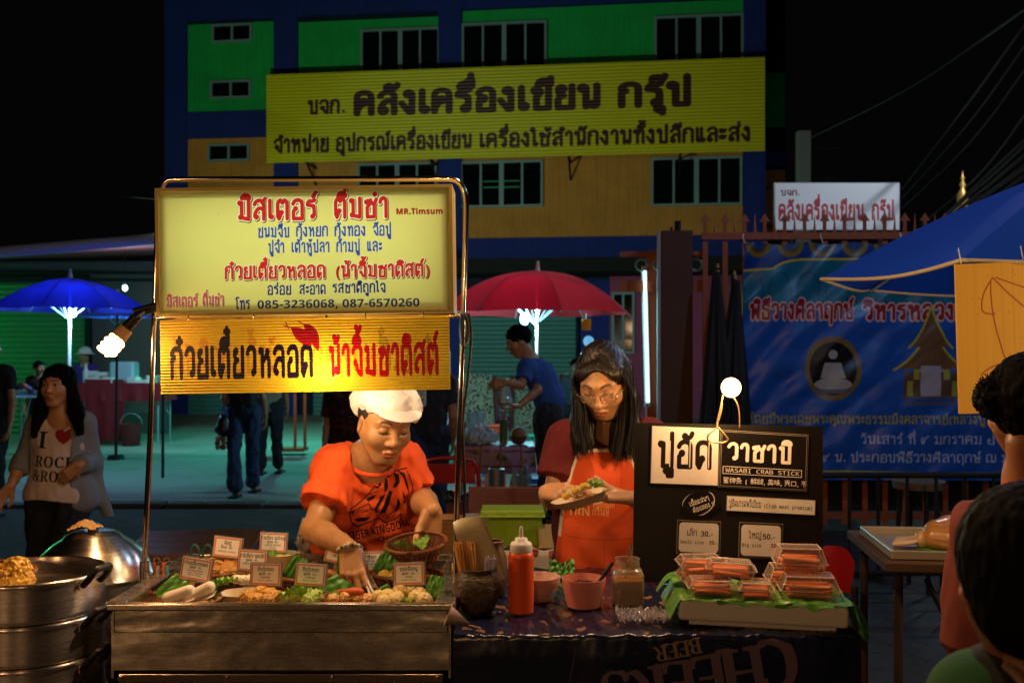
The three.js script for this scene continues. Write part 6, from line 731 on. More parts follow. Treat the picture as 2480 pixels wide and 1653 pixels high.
// black crab stick board with lamp
{
  const d = 2.74, o = thing('menu_board', 'black corrugated plastic board with crab stick name and price panels', 'sign', [P(1764, 0, d).x, TY + 0.002, -d]); o.rotation.set(R(-4), R(3), R(-1.2)); const k = d / F, X = (px) => (px - 1764) * k, Y = (py) => (1411 - py) * k;
  part(o, 'board', box(0.53, Y(1028), 0.006, 0, Y(1028) / 2, 0), mat('#0e0d0c', 0.42)); const rib = box(0.0012, Y(1028) - 0.002, 0.0005); const ribs = []; for (let i = 0; i < 88; i++) ribs.push(rib.clone().translate(-0.262 + i * 0.006, Y(1028) / 2, 0.0033)); part(o, 'flute_ribs', ribs, mat('#0f0e0d', 0.4)); part(o, 'prop', rod([0.0, Y(1080), -0.004], [0.02, 0.0, -0.13], 0.006), M.wood);
  const panel = (name, x0, y0, x1, y1, rot, w, h, bg, draw, shape) => { const m = mat('#ffffff', 0.33, { map: picture(w, h, (c) => { c.fillStyle = bg; c.fillRect(0, 0, w, h); draw(c, w, h); }) }); const W = (x1 - x0) * k, H = (y1 - y0) * k, g = shape ? shape(W, H) : box(W, H, 0.003); if (!shape) { const q = part(o, name, g, mat('#777068', 0.4)); q.position.set(X((x0 + x1) / 2), Y((y0 + y1) / 2), 0.0055); q.rotation.z = R(rot); const f = part(q, 'print', mv(new THREE.PlaneGeometry(W - 0.003, H - 0.003), 0, 0, 0.0019), m); } else { const q = part(o, name, g, m); q.position.set(X((x0 + x1) / 2), Y((y0 + y1) / 2), 0.0055); } };
  const stencil = (c, s, x0, x1, y, size, col, gapc, lw) => { fit(c, s, x0, x1, y, size, { lw, color: col, ring: 0.45 }); if (gapc) { c.fillStyle = gapc; for (const q of [0.22, 0.57, 0.9]) c.fillRect(x0 + (x1 - x0) * q, y - size * 1.02, 7, size * 1.04); } };
  panel('name_panel', 1571, 1036, 1737, 1176, -1, 512, 432, '#d9d0cc', (c) => stencil(c, 'ปูอัด', 40, 480, 300, 190, '#1c1412', '#d9d0cc', 2));
  panel('name_panel', 1739, 1045, 1958, 1184, -2, 768, 488, '#12100f', (c, w, h) => { fit(c, 'วาซาบิ', 60, 640, 250, 140, { lw: 2, color: '#e4d8d0', ring: 0.4 }); c.strokeStyle = '#e4d8d0'; c.lineWidth = 5; c.strokeRect(30, 310, 690, 62); c.font = '50px monospace'; c.fillStyle = '#e4d8d0'; c.save(); c.translate(52, 358); c.scale(650 / c.measureText('WASABI CRAB STICK').width, 1); c.fillText('WASABI CRAB STICK', 0, 0); c.restore(); han(c, '蟹柳条 ( 鲜甜、美味、爽口、不腻 )', 36, 452, 50, '#e4d8d0'); c.strokeStyle = '#8a8078'; c.lineWidth = 4; c.strokeRect(10, 10, w - 20, h - 20); });
  panel('slogan_bubble', 1643, 1184, 1741, 1256, 0, 256, 188, '#100e0d', (c) => { c.save(); c.translate(128, 94); c.rotate(-0.36); write(c, 'เนื้อแน่นๆ', 0, -2, 25, { lw: 1.6, color: '#e4d8d0', align: 'center' }); write(c, 'ต้องลอง !!', 14, 42, 25, { lw: 1.6, color: '#e4d8d0', align: 'center' }); c.restore(); c.strokeStyle = '#cfc4ba'; c.lineWidth = 6; c.beginPath(); c.ellipse(116, 94, 108, 76, -0.42, 0, 7); c.stroke(); }, (W, H) => { const s = new THREE.Shape(); for (let i = 0; i < 40; i++) { const t = i / 40 * 2 * PI, tail = Math.exp(-Math.pow((t - 5.75) / 0.14, 2)) * 0.3, x = Math.cos(t) * W * 0.46 * (1 + tail), y = Math.sin(t) * H * 0.4 * (1 + tail), a = 0.35; const px = x * Math.cos(a) - y * Math.sin(a) * 1.1, py = x * Math.sin(a) * 0.75 + y * Math.cos(a); i ? s.lineTo(px, py) : s.moveTo(px, py); } const g = new THREE.ExtrudeGeometry(s, { depth: 0.003, bevelEnabled: false }); const uv = g.attributes.uv; for (let i = 0; i < uv.count; i++) uv.setXY(i, uv.getX(i) / W + 0.5, uv.getY(i) / H + 0.5); return g; });
  panel('text_strip', 1757, 1204, 1977, 1241, -2, 768, 132, '#d6ccc8', (c) => { fit(c, 'ปูอัดเกรดพรีเมียม', 18, 300, 92, 52, { lw: 1.3, color: '#1c1412' }); c.font = 'bold 50px monospace'; c.fillStyle = '#1c1412'; c.save(); c.translate(318, 90); c.scale(432 / c.measureText('(Crab meat premium)').width, 1); c.fillText('(Crab meat premium)', 0, 0); c.restore(); });
  const price = (x0, y0, x1, y1, th, n, en) => panel('price_panel', x0, y0, x1, y1, -1.5, 384, 288, '#2a2622', (c, w, h) => { c.fillStyle = '#d6ccc6'; c.beginPath(); c.roundRect(14, 14, w - 28, h - 28, 34); c.fill(); write(c, th, 84, 128, 46, { lw: 1.3, color: '#2a1f1c' }); c.font = 'bold 66px sans-serif'; c.fillStyle = '#15100e'; c.fillText(n + '.-', 206, 132); c.font = 'bold 36px monospace'; c.fillText(en, 24, 198); c.font = 'bold 46px sans-serif'; c.fillText(n + '.-', 284, 200); });
  price(1636, 1262, 1743, 1343, 'เล็ก', '30', 'Small size'); price(1788, 1265, 1896, 1350, 'ใหญ่', '50', 'Big size');
  const bp = P(1771, 938, 2.675), b = thing('clip_lamp', 'glowing globe bulb wired above the black menu board', 'lamp', bp), l = (px, py, dd) => P(px, py, dd).sub(bp); part(b, 'glass_bulb', new THREE.SphereGeometry(0.0265, 24, 18), glow('#ffc47a', 11)); part(b, 'socket', mv(cyl(0.012, 0.015, 0.03, 0, 0, 0, 14), 0, -0.012, -0.03, R(70)), M.black);
  const cop = mat([0.75, 0.5, 0.25], 0.35, { metal: 0.8 }); part(b, 'wire_stem', [tube([l(1751, 957, 2.69), l(1746, 985, 2.69), l(1738, 1020, 2.69), l(1737, 1036, 2.685)], 0.0026, 6), tube([l(1749, 960, 2.69), l(1748, 990, 2.695), l(1741, 1018, 2.695)], 0.0018, 6), tube([l(1776, 960, 2.69), l(1787, 980, 2.7), l(1791, 1000, 2.71), l(1792, 1035, 2.72)], 0.002, 6)], cop); part(b, 'wire_clip', tube([l(1737, 1034, 2.69), l(1714, 1056, 2.685), l(1716, 1066, 2.685), l(1755, 1071, 2.685), l(1763, 1064, 2.685), l(1755, 1052, 2.685), l(1739, 1034, 2.69)], 0.0028, 6, 48), cop); bulbLight(b, [0, 0, 0.0], '#ffc480', 0.8, 1.3);
}
{ // red plastic chair to the right of the board
  const o = thing('plastic_chair', 'glossy red plastic chair behind the menu board', 'chair', [P(2022, 0, 3.3).x, 0, -3.45], R(-40)), m = mat('#8c1018', 0.3), H = P(0, 1357, 3.3).y; part(o, 'backrest', sheet((u, q) => { const t = (u - 0.5) * 1.5; return [Math.sin(t) * 0.12, H - 0.15 + q * 0.15 - 0.05 * Math.pow(Math.abs(u - 0.5) * 2, 3) * q, -0.12 * Math.cos(t) + 0.02 - 0.03 * q]; }, 24, 12), m); part(o, 'seat', box(0.3, 0.03, 0.3, 0, 0.42, 0.06, 0.012), M.dark); for (const s of [-1, 1]) { part(o, 'back_post', rod([s * 0.09, 0, -0.08], [s * 0.09, H - 0.12, -0.075], 0.012), M.dark); part(o, 'leg', rod([s * 0.13, 0, 0.18], [s * 0.11, 0.41, 0.16], 0.014), M.dark); }
}
// ---------- table at the vendors' backs ----------
{
  const H = 0.8, o = foldingTable('stall_table', 'low supply table with rose print cloth behind the vendors', [0.02, 0, -4.12], 0.8, 0.5, H, M.white); const rose = mat('#ffffff', 0.6, { map: picture(512, 256, (c, w, h) => { c.fillStyle = '#cfc3b2'; c.fillRect(0, 0, w, h); c.fillStyle = '#8c1620'; c.fillRect(0, 0, w, h * 0.3); for (let k = 0; k < 16; k++) { c.beginPath(); c.moveTo(k * 34, h * 0.28); c.lineTo(k * 34 + 17, h * 0.4); c.lineTo(k * 34 + 34, h * 0.28); c.fill(); } for (let k = 0; k < 34; k++) { const x = rnd() * w, y = h * (0.45 + rnd() * 0.5); for (let j = 0; j < 5; j++) { c.fillStyle = ['#a03a28', '#b4622c', '#23301c', '#1a2418', '#7c2a1c'][j]; c.beginPath(); c.ellipse(x + rr(-14, 14), y + rr(-12, 12), 5 + rnd() * 9, 4 + rnd() * 6, rnd() * 3, 0, 7); c.fill(); } } }) });
  part(o, 'tablecloth', sheet((u, q) => { const dn = Math.max(0, q - 0.5) * 2; return [(u - 0.5) * 0.82, H + 0.005 - 0.34 * dn, -0.26 + Math.min(1, q * 2) * 0.525 + 0.012 * dn * Math.sin(u * 26)]; }, 60, 30), rose);
  const at = (px, dd) => [P(px, 0, dd).x, H + 0.008, -dd];
  { const c = thing('storage_crate', 'lime green lidded plastic crate on the rose cloth', 'crate', at(1241, 4.02)); part(c, 'crate_body', mv(new THREE.CylinderGeometry(0.168, 0.155, 0.115, 4, 1).rotateY(PI / 4).scale(1, 1, 0.62), 0, 0.0575, 0), mat('#7c9a24', 0.4)); part(c, 'crate_lid', [box(0.25, 0.026, 0.16, 0, 0.128, 0, 0.006), box(0.262, 0.008, 0.17, 0, 0.117, 0, 0.003), ...[-0.1, -0.03, 0.04, 0.11].map((x) => box(0.012, 0.02, 0.006, x, 0.124, 0.083))], mat('#9cc23a', 0.4)); }
  { const c = thing('storage_tub', 'clear plastic tub with lid beside the green crate', 'tub', at(1152, 4.0)); part(c, 'tub_body', box(0.1, 0.1, 0.1, 0, 0.05, 0, 0.01), mat('#a89a94', 0.2, { transmission: 0.5 })); part(c, 'tub_lid', box(0.108, 0.012, 0.108, 0, 0.107, 0, 0.004), mat('#b8aca6', 0.3)); }
  { const c = thing('bowl_stack', 'tall stack of brown paper bowls behind the right pole', 'bowls', at(1084, 3.86)); for (let k = 0; k < 12; k++) part(c, 'paper_bowl', mv(lathe([[0.05, 0], [0.066, 0.035], [0.069, 0.037], [0.067, 0.038]], 36), 0, 0.1 + k * 0.0085 - 0.1, 0), mat(k % 2 ? '#a9814e' : '#b58d58', 0.8)); }
  { const c = thing('plastic_basket', 'cream scalloped plastic basket beside the orange apron', 'basket', at(1338, 3.95)); part(c, 'basket_wall', sheet((u, q) => { const t = u * 2 * PI, cc = Math.cos(t), ss = Math.sin(t), k = 1 / Math.pow(Math.pow(Math.abs(cc), 6) + Math.pow(Math.abs(ss), 6), 1 / 6), s = 0.9 + 0.1 * q; return [cc * k * 0.062 * s, q * (0.075 + 0.004 * Math.abs(Math.sin(t * 14))), ss * k * 0.05 * s]; }, 120, 8), mat('#c9b888', 0.5, { bumpMap: rep(T.weave, 2), bumpScale: 0.002 })); part(c, 'basket_base', box(0.11, 0.004, 0.09, 0, 0.002, 0), mat('#c9b888', 0.5)); }
  { const c = thing('foil_tray', 'long foil wrapped tray glinting behind the green crate', 'tray', [P(1205, 0, 4.6).x, H + 0.0, -4.62]); part(c, 'support_box', box(0.46, 0.1, 0.24, 0, 0.05, 0), mat('#3c0d10', 0.5)); part(c, 'foil', sheet((u, q) => [(u - 0.5) * 0.5, 0.106 + 0.01 * N2(u * 12, q * 5) + 0.006 * N2(u * 40, q * 18), (q - 0.5) * 0.3], 120, 40), mat([0.8, 0.82, 0.85], 0.16, { metal: 1 })); }
  { const c = thing('serving_tray', 'dark red plastic tray leaning behind the green crate', 'tray', at(1224, 4.22)); part(c, 'tray_panel', mv(box(0.31, 0.19, 0.012, 0, 0, 0, 0.004), 0, 0.1, 0, R(-14)), mat('#4c0c12', 0.3)); part(c, 'tray_rim', mv(new THREE.TorusGeometry(1, 0.03, 6, 4).rotateZ(PI / 4).scale(0.215, 0.135, 0.1), 0, 0.1, 0, R(-14)), mat('#6a141c', 0.3)); }
  { const c = thing('paper_roll', 'rolled paper lying beside the orange apron', 'paper roll', [P(1334, 0, 4.1).x, H + 0.13, -4.1], R(30)); part(c, 'roll', mv(cyl(0.035, 0.035, 0.1, 0, 0, 0, 24, true), 0, 0, 0, PI / 2, 0, 0.2), mat('#a89a90', 0.8)); part(c, 'core', mv(cyl(0.022, 0.022, 0.098, 0, 0, 0, 20, true), 0, 0, 0, PI / 2, 0, 0.2), M.dark); part(c, 'holder', box(0.09, 0.1, 0.08, 0, -0.085, 0), M.dark); }
  const ch = thing('folding_chair', 'glossy dark red metal chair behind the right pole', 'chair', [P(1086, 0, 4.95).x, 0, -5.05]), rm = mat('#7c100e', 0.22), T0 = P(0, 1121, 4.95).y; part(ch, 'backrest', sheet((u, q) => [(u - 0.5) * 0.26, T0 - 0.012 - q * 0.1, 0.02 * Math.cos((u - 0.5) * 2.4)], 20, 6), rm); part(ch, 'tube_frame', tube([[-0.14, 0, 0.0], [-0.14, T0 - 0.04, 0], [-0.12, T0, 0], [0.12, T0, 0], [0.14, T0 - 0.04, 0], [0.14, 0, 0.0]], 0.011, 8, 60), rm); part(ch, 'seat', box(0.3, 0.03, 0.32, 0, 0.45, 0.18, 0.01), rm); for (const s of [-1, 1]) part(ch, 'front_leg', rod([s * 0.14, 0, 0.36], [s * 0.14, 0.45, 0.3], 0.011), rm);
  const bag = thing('plastic_bag', 'pale plastic bag hanging behind the vendor at the cart', 'bag', P(742, 1318, 3.2)); part(bag, 'bag_body', blob([EL(v(0, 0, 0), v(0.03, 0.05, 0.03), 0.02)], 0.006, { warp: (x, y, z) => 0.012 * N3(x * 40, y * 20, z * 40) }), mat('#a89c94', 0.3, { transmission: 0.35 })); part(bag, 'bag_knot', cyl(0.006, 0.02, 0.05, -0.008, 0.06, 0, 10), mat('#a89c94', 0.3)); part(bag, 'hanger', rod([-0.01, 0.08, 0], [-0.01, -0.9, -0.05], 0.006), M.dark);
}
// ---------- squid stall on the right ----------
{
  const y = 0.92, o = thing('squid_table', 'dark wooden stall table on thin folding legs under the squid tray', 'table', [1.52, 0, -3.38], R(-7)); part(o, 'tabletop', box(0.62, 0.03, 0.58, 0, y - 0.02, 0, 0.004), mat('#4a2f16', 0.75)); for (const s of [-1, 1]) { part(o, 'leg', rod([s * 0.26, 0, 0.24], [s * 0.26, y - 0.05, 0.24], 0.014), mat('#3c2a1a', 0.6)); part(o, 'leg', rod([s * 0.26, 0, -0.24], [s * 0.26, y - 0.05, -0.24], 0.014), mat('#3c2a1a', 0.6)); part(o, 'cross_leg', rod([s * 0.22, 0.03, 0.26], [-s * 0.18, y - 0.06, 0.26], 0.009), M.dark); }
  const tr = thing('squid_tray', 'shallow metal tray holding squid and banana leaf', 'tray', [1.5, y - 0.003, -3.36], R(-7)); part(tr, 'tray_base', box(0.5, 0.004, 0.42, 0, 0.003, 0), mat([0.5, 0.45, 0.4], 0.4, { metal: 0.9 })); for (const [w, d2, x, z] of [[0.53, 0.014, 0, 0.22], [0.53, 0.014, 0, -0.22], [0.014, 0.44, -0.26, 0], [0.014, 0.44, 0.26, 0]]) part(tr, 'tray_edge', box(w, 0.03, d2, x, 0.015, z, 0.005), mat([0.6, 0.5, 0.36], 0.35, { metal: 0.7 }));
  const q = (px, py, d) => P(px, py, d), sq = foodM('#a8743c', 0.25); single('banana_leaf', 'round green leaf under the squid', 'leaf', mv(sheet((u, w) => { const t = u * 2 * PI; return [Math.cos(t) * w * 0.075, 0.004 + 0.008 * N2(Math.cos(t) * w * 2, Math.sin(t) * w * 2), Math.sin(t) * w * 0.055]; }, 30, 8), 0, 0, 0), leafM, [1.405, y + 0.004, -3.28]);
  { const s = thing('squid', 'whole raw squid with tentacles on the green leaf', 'squid', [1.42, y + 0.008, -3.27], R(-30)); s.scale.setScalar(1.45); part(s, 'mantle', blob([RC(v(-0.02, 0.026, 0), 0.026, v(0.05, 0.022, 0), 0.03, 0.02), RC(v(0.05, 0.022, 0), 0.03, v(0.1, 0.018, 0), 0.008, 0.02)], 0.005), sq); part(s, 'head', ball(0.02, -0.045, 0.02, 0), foodM('#b89060', 0.25)); for (let k = 0; k < 6; k++) part(s, 'tentacle', tube([[-0.05, 0.018, (k - 2.5) * 0.005], [-0.075, 0.012, (k - 2.5) * 0.011], [-0.105, 0.008, (k - 2.5) * 0.014 + 0.006 * Math.sin(k * 2)]], 0.005, 6), foodM('#c9a98a', 0.25)); }
  { const s = again(scene.getObjectByName('squid'), 'second raw squid lying behind the first on the tray', [1.47, y + 0.008, -3.42], R(40)); }
  const bd = thing('cardboard_sign', 'yellow hanging board with a red squid outline at the blue umbrella', 'sign', P(2312, 640, 3.0)); bd.rotation.z = R(1.6); bd.rotation.y = R(-6); const W = 0.36, H = 0.45; const t = picture(512, 640, (c, w, h) => { c.fillStyle = '#d9a83c'; c.fillRect(0, 0, w, h); for (let k = 0; k < 60; k++) { c.globalAlpha = 0.1; c.fillStyle = k % 2 ? '#b8842a' : '#e6bc58'; c.fillRect(rnd() * w, 0, 2 + rnd() * 9, h); } c.globalAlpha = 1; speckle(c, w, h, 140, '#6a4a14', 3, 0.5); c.strokeStyle = '#a8502c'; c.lineWidth = 6; c.lineJoin = 'round'; c.beginPath(); c.moveTo(155, 62); c.quadraticCurveTo(95, 140, 108, 205); c.quadraticCurveTo(130, 222, 160, 215); c.moveTo(145, 75); c.quadraticCurveTo(140, 220, 180, 350); c.quadraticCurveTo(190, 420, 225, 428); c.quadraticCurveTo(140, 425, 95, 478); c.moveTo(155, 62); c.quadraticCurveTo(210, 130, 290, 200); c.moveTo(165, 62); c.lineTo(310, 120); c.moveTo(225, 428); c.quadraticCurveTo(260, 380, 300, 370); c.quadraticCurveTo(240, 420, 290, 440); c.stroke(); });
  part(bd, 'board', box(W, H, 0.006, W / 2, -H / 2, 0), mat('#ffffff', 0.7, { map: t })); for (const x of [0.02, 0.2]) part(bd, 'string', rod([x, 0, 0], [x, 0.05, -0.02], 0.002, 0.002, 5), M.white);
  // fence and round stool in the dark behind
  const f = thing('crowd_barrier', 'dark steel barrier fence below the blue banner', 'fence', [P(2190, 0, 6.2).x, 0, -6.2]), top = P(0, 1150, 6.2).y; part(f, 'top_rail', rod([-0.75, top, 0], [0.8, top, 0], 0.02), M.dark); part(f, 'bottom_rail', rod([-0.75, 0.2, 0], [0.8, 0.2, 0], 0.02), M.dark); for (let k = 0; k < 9; k++) part(f, 'bar', rod([-0.7 + k * 0.18, 0.2, 0], [-0.7 + k * 0.18, top, 0], 0.011), M.dark); for (const x of [-0.72, 0.78]) part(f, 'foot', box(0.05, 0.2, 0.4, x, 0.1, 0), M.dark);
  const s2 = thing('round_stool', 'round topped stool seen above the dark barrier', 'stool', [P(2225, 0, 6.6).x, 0, -6.6]), th = P(0, 1163, 6.6).y; part(s2, 'seat', cyl(0.17, 0.16, 0.05, 0, th - 0.025, 0, 28), mat('#7c6450', 0.7)); for (let k = 0; k < 4; k++) part(s2, 'leg', rod([Math.cos(k * 1.57) * 0.16, 0, Math.sin(k * 1.57) * 0.16], [Math.cos(k * 1.57) * 0.12, th - 0.05, Math.sin(k * 1.57) * 0.12], 0.015), M.dark);
}
// ---------- people ----------
const skinM = mat('#ffffff', 0.42, { vertexColors: true, bumpMap: rep(T.fine, 6), bumpScale: 0.0002 }), hairTex = grain(512, (x, y) => 0.5 + 0.35 * N2(x * 130, y * 3) + 0.2 * N2(x * 300, y * 5)), hairM = mat('#16100c', 0.38, { bumpMap: rep(hairTex, 5, 1), bumpScale: 0.0009 }), hairSoft = mat('#080606', 0.75, { specularIntensity: 0.12 });
const clothM = (hex, o = {}) => mat(hex, 0.85, { bumpMap: rep(T.cloth, 30), bumpScale: 0.0006, ...o });
// head in its own frame: origin between the ears, +z forward, +y up, about 0.23 m tall
function headPrims() {
  const p = [EL(v(0, 0.028, -0.014), v(0.076, 0.088, 0.095), 0.02), EL(v(0, -0.03, 0.024), v(0.063, 0.077, 0.066), 0.035), EL(v(0, -0.098, 0.05), v(0.022, 0.016, 0.02), 0.03)];
  for (const s of [-1, 1]) p.push(RC(v(s * 0.054, -0.03, -0.005), 0.02, v(s * 0.02, -0.096, 0.044), 0.016, 0.03), EL(v(s * 0.04, -0.024, 0.055), v(0.026, 0.024, 0.024), 0.025), RC(v(s * 0.012, 0.03, 0.083), 0.009, v(s * 0.045, 0.03, 0.066), 0.009, 0.02), SUB(EL(v(s * 0.031, 0.008, 0.1), v(0.019, 0.012, 0.018), 0.014)));
  p.push(RC(v(0, 0.016, 0.083), 0.0075, v(0, -0.024, 0.104), 0.011, 0.012), EL(v(0, -0.028, 0.103), v(0.0125, 0.0105, 0.011), 0.008));
  for (const s of [-1, 1]) p.push(EL(v(s * 0.0145, -0.031, 0.093), v(0.0095, 0.0085, 0.0105), 0.008), EL(v(s * 0.031, 0.008, 0.0735), v(0.0155, 0.0125, 0.0125), 0.003));
  p.push(RC(v(-0.02, -0.063, 0.083), 0.004, v(0, -0.059, 0.0905), 0.0066, 0.007), RC(v(0.02, -0.063, 0.083), 0.004, v(0, -0.059, 0.0905), 0.0066, 0.007), RC(v(-0.017, -0.071, 0.083), 0.0045, v(0.017, -0.071, 0.083), 0.0045, 0.008), EL(v(0, -0.0715, 0.087), v(0.016, 0.0075, 0.0075), 0.006), SUB(RC(v(-0.021, -0.0655, 0.092), 0.0018, v(0.021, -0.0655, 0.092), 0.0018, 0.003)));
  for (const s of [-1, 1]) p.push(EL(v(s * 0.077, -0.004, -0.006), v(0.008, 0.031, 0.019), 0.006, new THREE.Quaternion().setFromEuler(new THREE.Euler(0.15, s * 0.35, 0))), SUB(EL(v(s * 0.086, -0.001, 0.0), v(0.007, 0.02, 0.011), 0.004)), SUB(EL(v(s * 0.0075, -0.0385, 0.099), v(0.004, 0.004, 0.004), 0.004)));
  return p;
}
const mix = (a, b, t) => a.map((q, i) => q + (b[i] - q) * t), sst = (a, b, x) => { const t = Math.max(0, Math.min(1, (x - a) / (b - a))); return t * t * (3 - 2 * t); };
function headGeo(cell, tone, { down = true, brow = 1 } = {}) {
  const pr = headPrims(), dark = tone.map((q) => q * 0.12), lip = [tone[0] * 0.92, tone[1] * 0.5, tone[2] * 0.5];
  return blob(pr, cell, { col: (x, y, z) => {
    let c = tone; const ax = Math.abs(x), n = N3(x * 60, y * 60, z * 60); c = c.map((q, i) => q * (1 + 0.05 * n + 0.09 * N3(x * 22 + i * 0.7, y * 22, z * 22)));
    if (z > 0.03) {
      const lx = x / 0.024, ly = (y + 0.0655) / (y > -0.0655 ? 0.0105 : 0.0125); c = mix(c, lip, sst(1.15, 0.75, lx * lx + ly * ly) * (z > 0.07 ? 1 : 0)); c = mix(c, dark, 0.75 * sst(0.0024, 0.0008, Math.abs(y + 0.0655)) * sst(0.024, 0.018, ax));
      const by = 0.031 + 0.006 * Math.sin((ax - 0.012) / 0.04 * PI) - 0.004 * (ax > 0.045 ? 1 : 0); c = mix(c, [0.02, 0.012, 0.008], 0.9 * brow * sst(0.0056, 0.0022, Math.abs(y - by)) * sst(0.01, 0.015, ax) * sst(0.052, 0.044, ax));
      const ex = (ax - 0.031) / 0.0165;
      if (Math.abs(ex) < 1.15) { const open = down ? 0.0016 : 0.0052 * (1 - ex * ex), cy = down ? 0.0005 - 0.0025 * (1 - ex * ex) : 0.007; if (!down && Math.abs(ex) < 1) { const q = Math.hypot(ax - 0.031, y - cy) < 0.0058; c = mix(c, q ? [0.02, 0.01, 0.006] : [0.55, 0.5, 0.46], sst(open + 0.0008, open - 0.0004, Math.abs(y - cy))); } c = mix(c, [0.015, 0.01, 0.008], 0.95 * sst(1.15, 0.9, Math.abs(ex)) * sst(0.0034, 0.0016, Math.abs(y - (cy + (down ? 0 : open + 0.001))))); if (down) c = mix(c, c.map((q) => q * 0.6), 0.6 * sst(0.0016, 0.0006, Math.abs(y - 0.0145)) * sst(1.1, 0.8, Math.abs(ex))); }
    }
    return c;
  } });
}
function handPrims(w, f, n, side, { curl = [[0.4, 0.6, 0.4], [0.4, 0.6, 0.4], [0.45, 0.6, 0.4], [0.5, 0.6, 0.4]], thumb = [0.7, 0.5, 0.3], spread = 0.06, s = 1, fore } = {}) {
  f = f.clone().normalize(); n = n.clone().addScaledVector(f, -n.dot(f)).normalize(); const X = f.clone().cross(n).multiplyScalar(side), pr = [], at = (o, a, b, c) => o.clone().addScaledVector(X, a * s).addScaledVector(f, b * s).addScaledVector(n, c * s);
  const mc = [[0.027, 0.084], [0.009, 0.087], [-0.009, 0.082], [-0.026, 0.074]], ph = [[0.041, 0.025, 0.02], [0.045, 0.028, 0.021], [0.042, 0.026, 0.02], [0.033, 0.02, 0.018]];
  if (fore) pr.push(RC(fore, 0.032 * s, w, 0.0225 * s, 0.02));
  mc.forEach(([x, l], i) => {
    const k = at(w, x, l, 0.002); pr.push(RC(at(w, x * 0.6, 0.008, 0), 0.0155 * s, k, 0.0108 * s, 0.009)); let p = k, a = 0; const sp = spread * (1.5 - i);
    for (let j = 0; j < 3; j++) { a += curl[i][j]; const d = f.clone().multiplyScalar(Math.cos(a)).addScaledVector(n, Math.sin(a)).addScaledVector(X, sp * Math.cos(a)).normalize(), q = p.clone().addScaledVector(d, ph[i][j] * s), r0 = (0.0098 - j * 0.0011 - (i === 3 ? 0.0012 : 0)) * s; pr.push(RC(p, r0, q, r0 - 0.001 * s, j ? 0.003 : 0.006)); p = q; }
  });
  let p = at(w, 0.02, 0.018, 0.006), a = thumb[0], b = 0.35;
  for (const [j, l] of [[0, 0.044], [1, 0.032], [2, 0.026]]) { const d = f.clone().multiplyScalar(Math.cos(a)).addScaledVector(X, Math.sin(a)).addScaledVector(n, b).normalize(), q = p.clone().addScaledVector(d, l * s); pr.push(RC(p, (0.0135 - j * 0.0018) * s, q, (0.0118 - j * 0.0018) * s, j ? 0.004 : 0.014)); p = q; a -= thumb[1]; b += thumb[2]; }
  return pr;
}
const headQ = (yaw, pitch, roll = 0) => new THREE.Quaternion().setFromEuler(new THREE.Euler(R(pitch), R(yaw), R(roll), 'YXZ'));
function torso(sL, sR, wC, hC, { cw = 0.1, ww = 0.085, hw = 0.1, r = 0.085, sh = 0.05 } = {}, e = 0) {
  const ac = sR.clone().sub(sL).normalize(), mid = lerp(sL, sR, 0.5), ch = lerp(mid, wC, 0.42), p = [RC(lerp(sL, mid, 0.12), sh + e, lerp(sR, mid, 0.12), sh + e, 0.05)], a = (c, k) => c.clone().addScaledVector(ac, k);
  for (const s of [-1, 1]) p.push(RC(lerp(s < 0 ? sL : sR, mid, 0.35), sh * 1.1 + e, a(ch, s * cw * 0.7), r + e, 0.06), RC(a(ch, s * cw * 0.7), r + e, a(wC, s * ww * 0.7), r * 0.93 + e, 0.06), RC(a(wC, s * ww * 0.7), r * 0.93 + e, a(hC, s * hw * 0.75), r * 1.04 + e, 0.06));
  p.push(RC(ch, r * 1.08 + e, hC, r * 1.08 + e, 0.05)); return p;
}
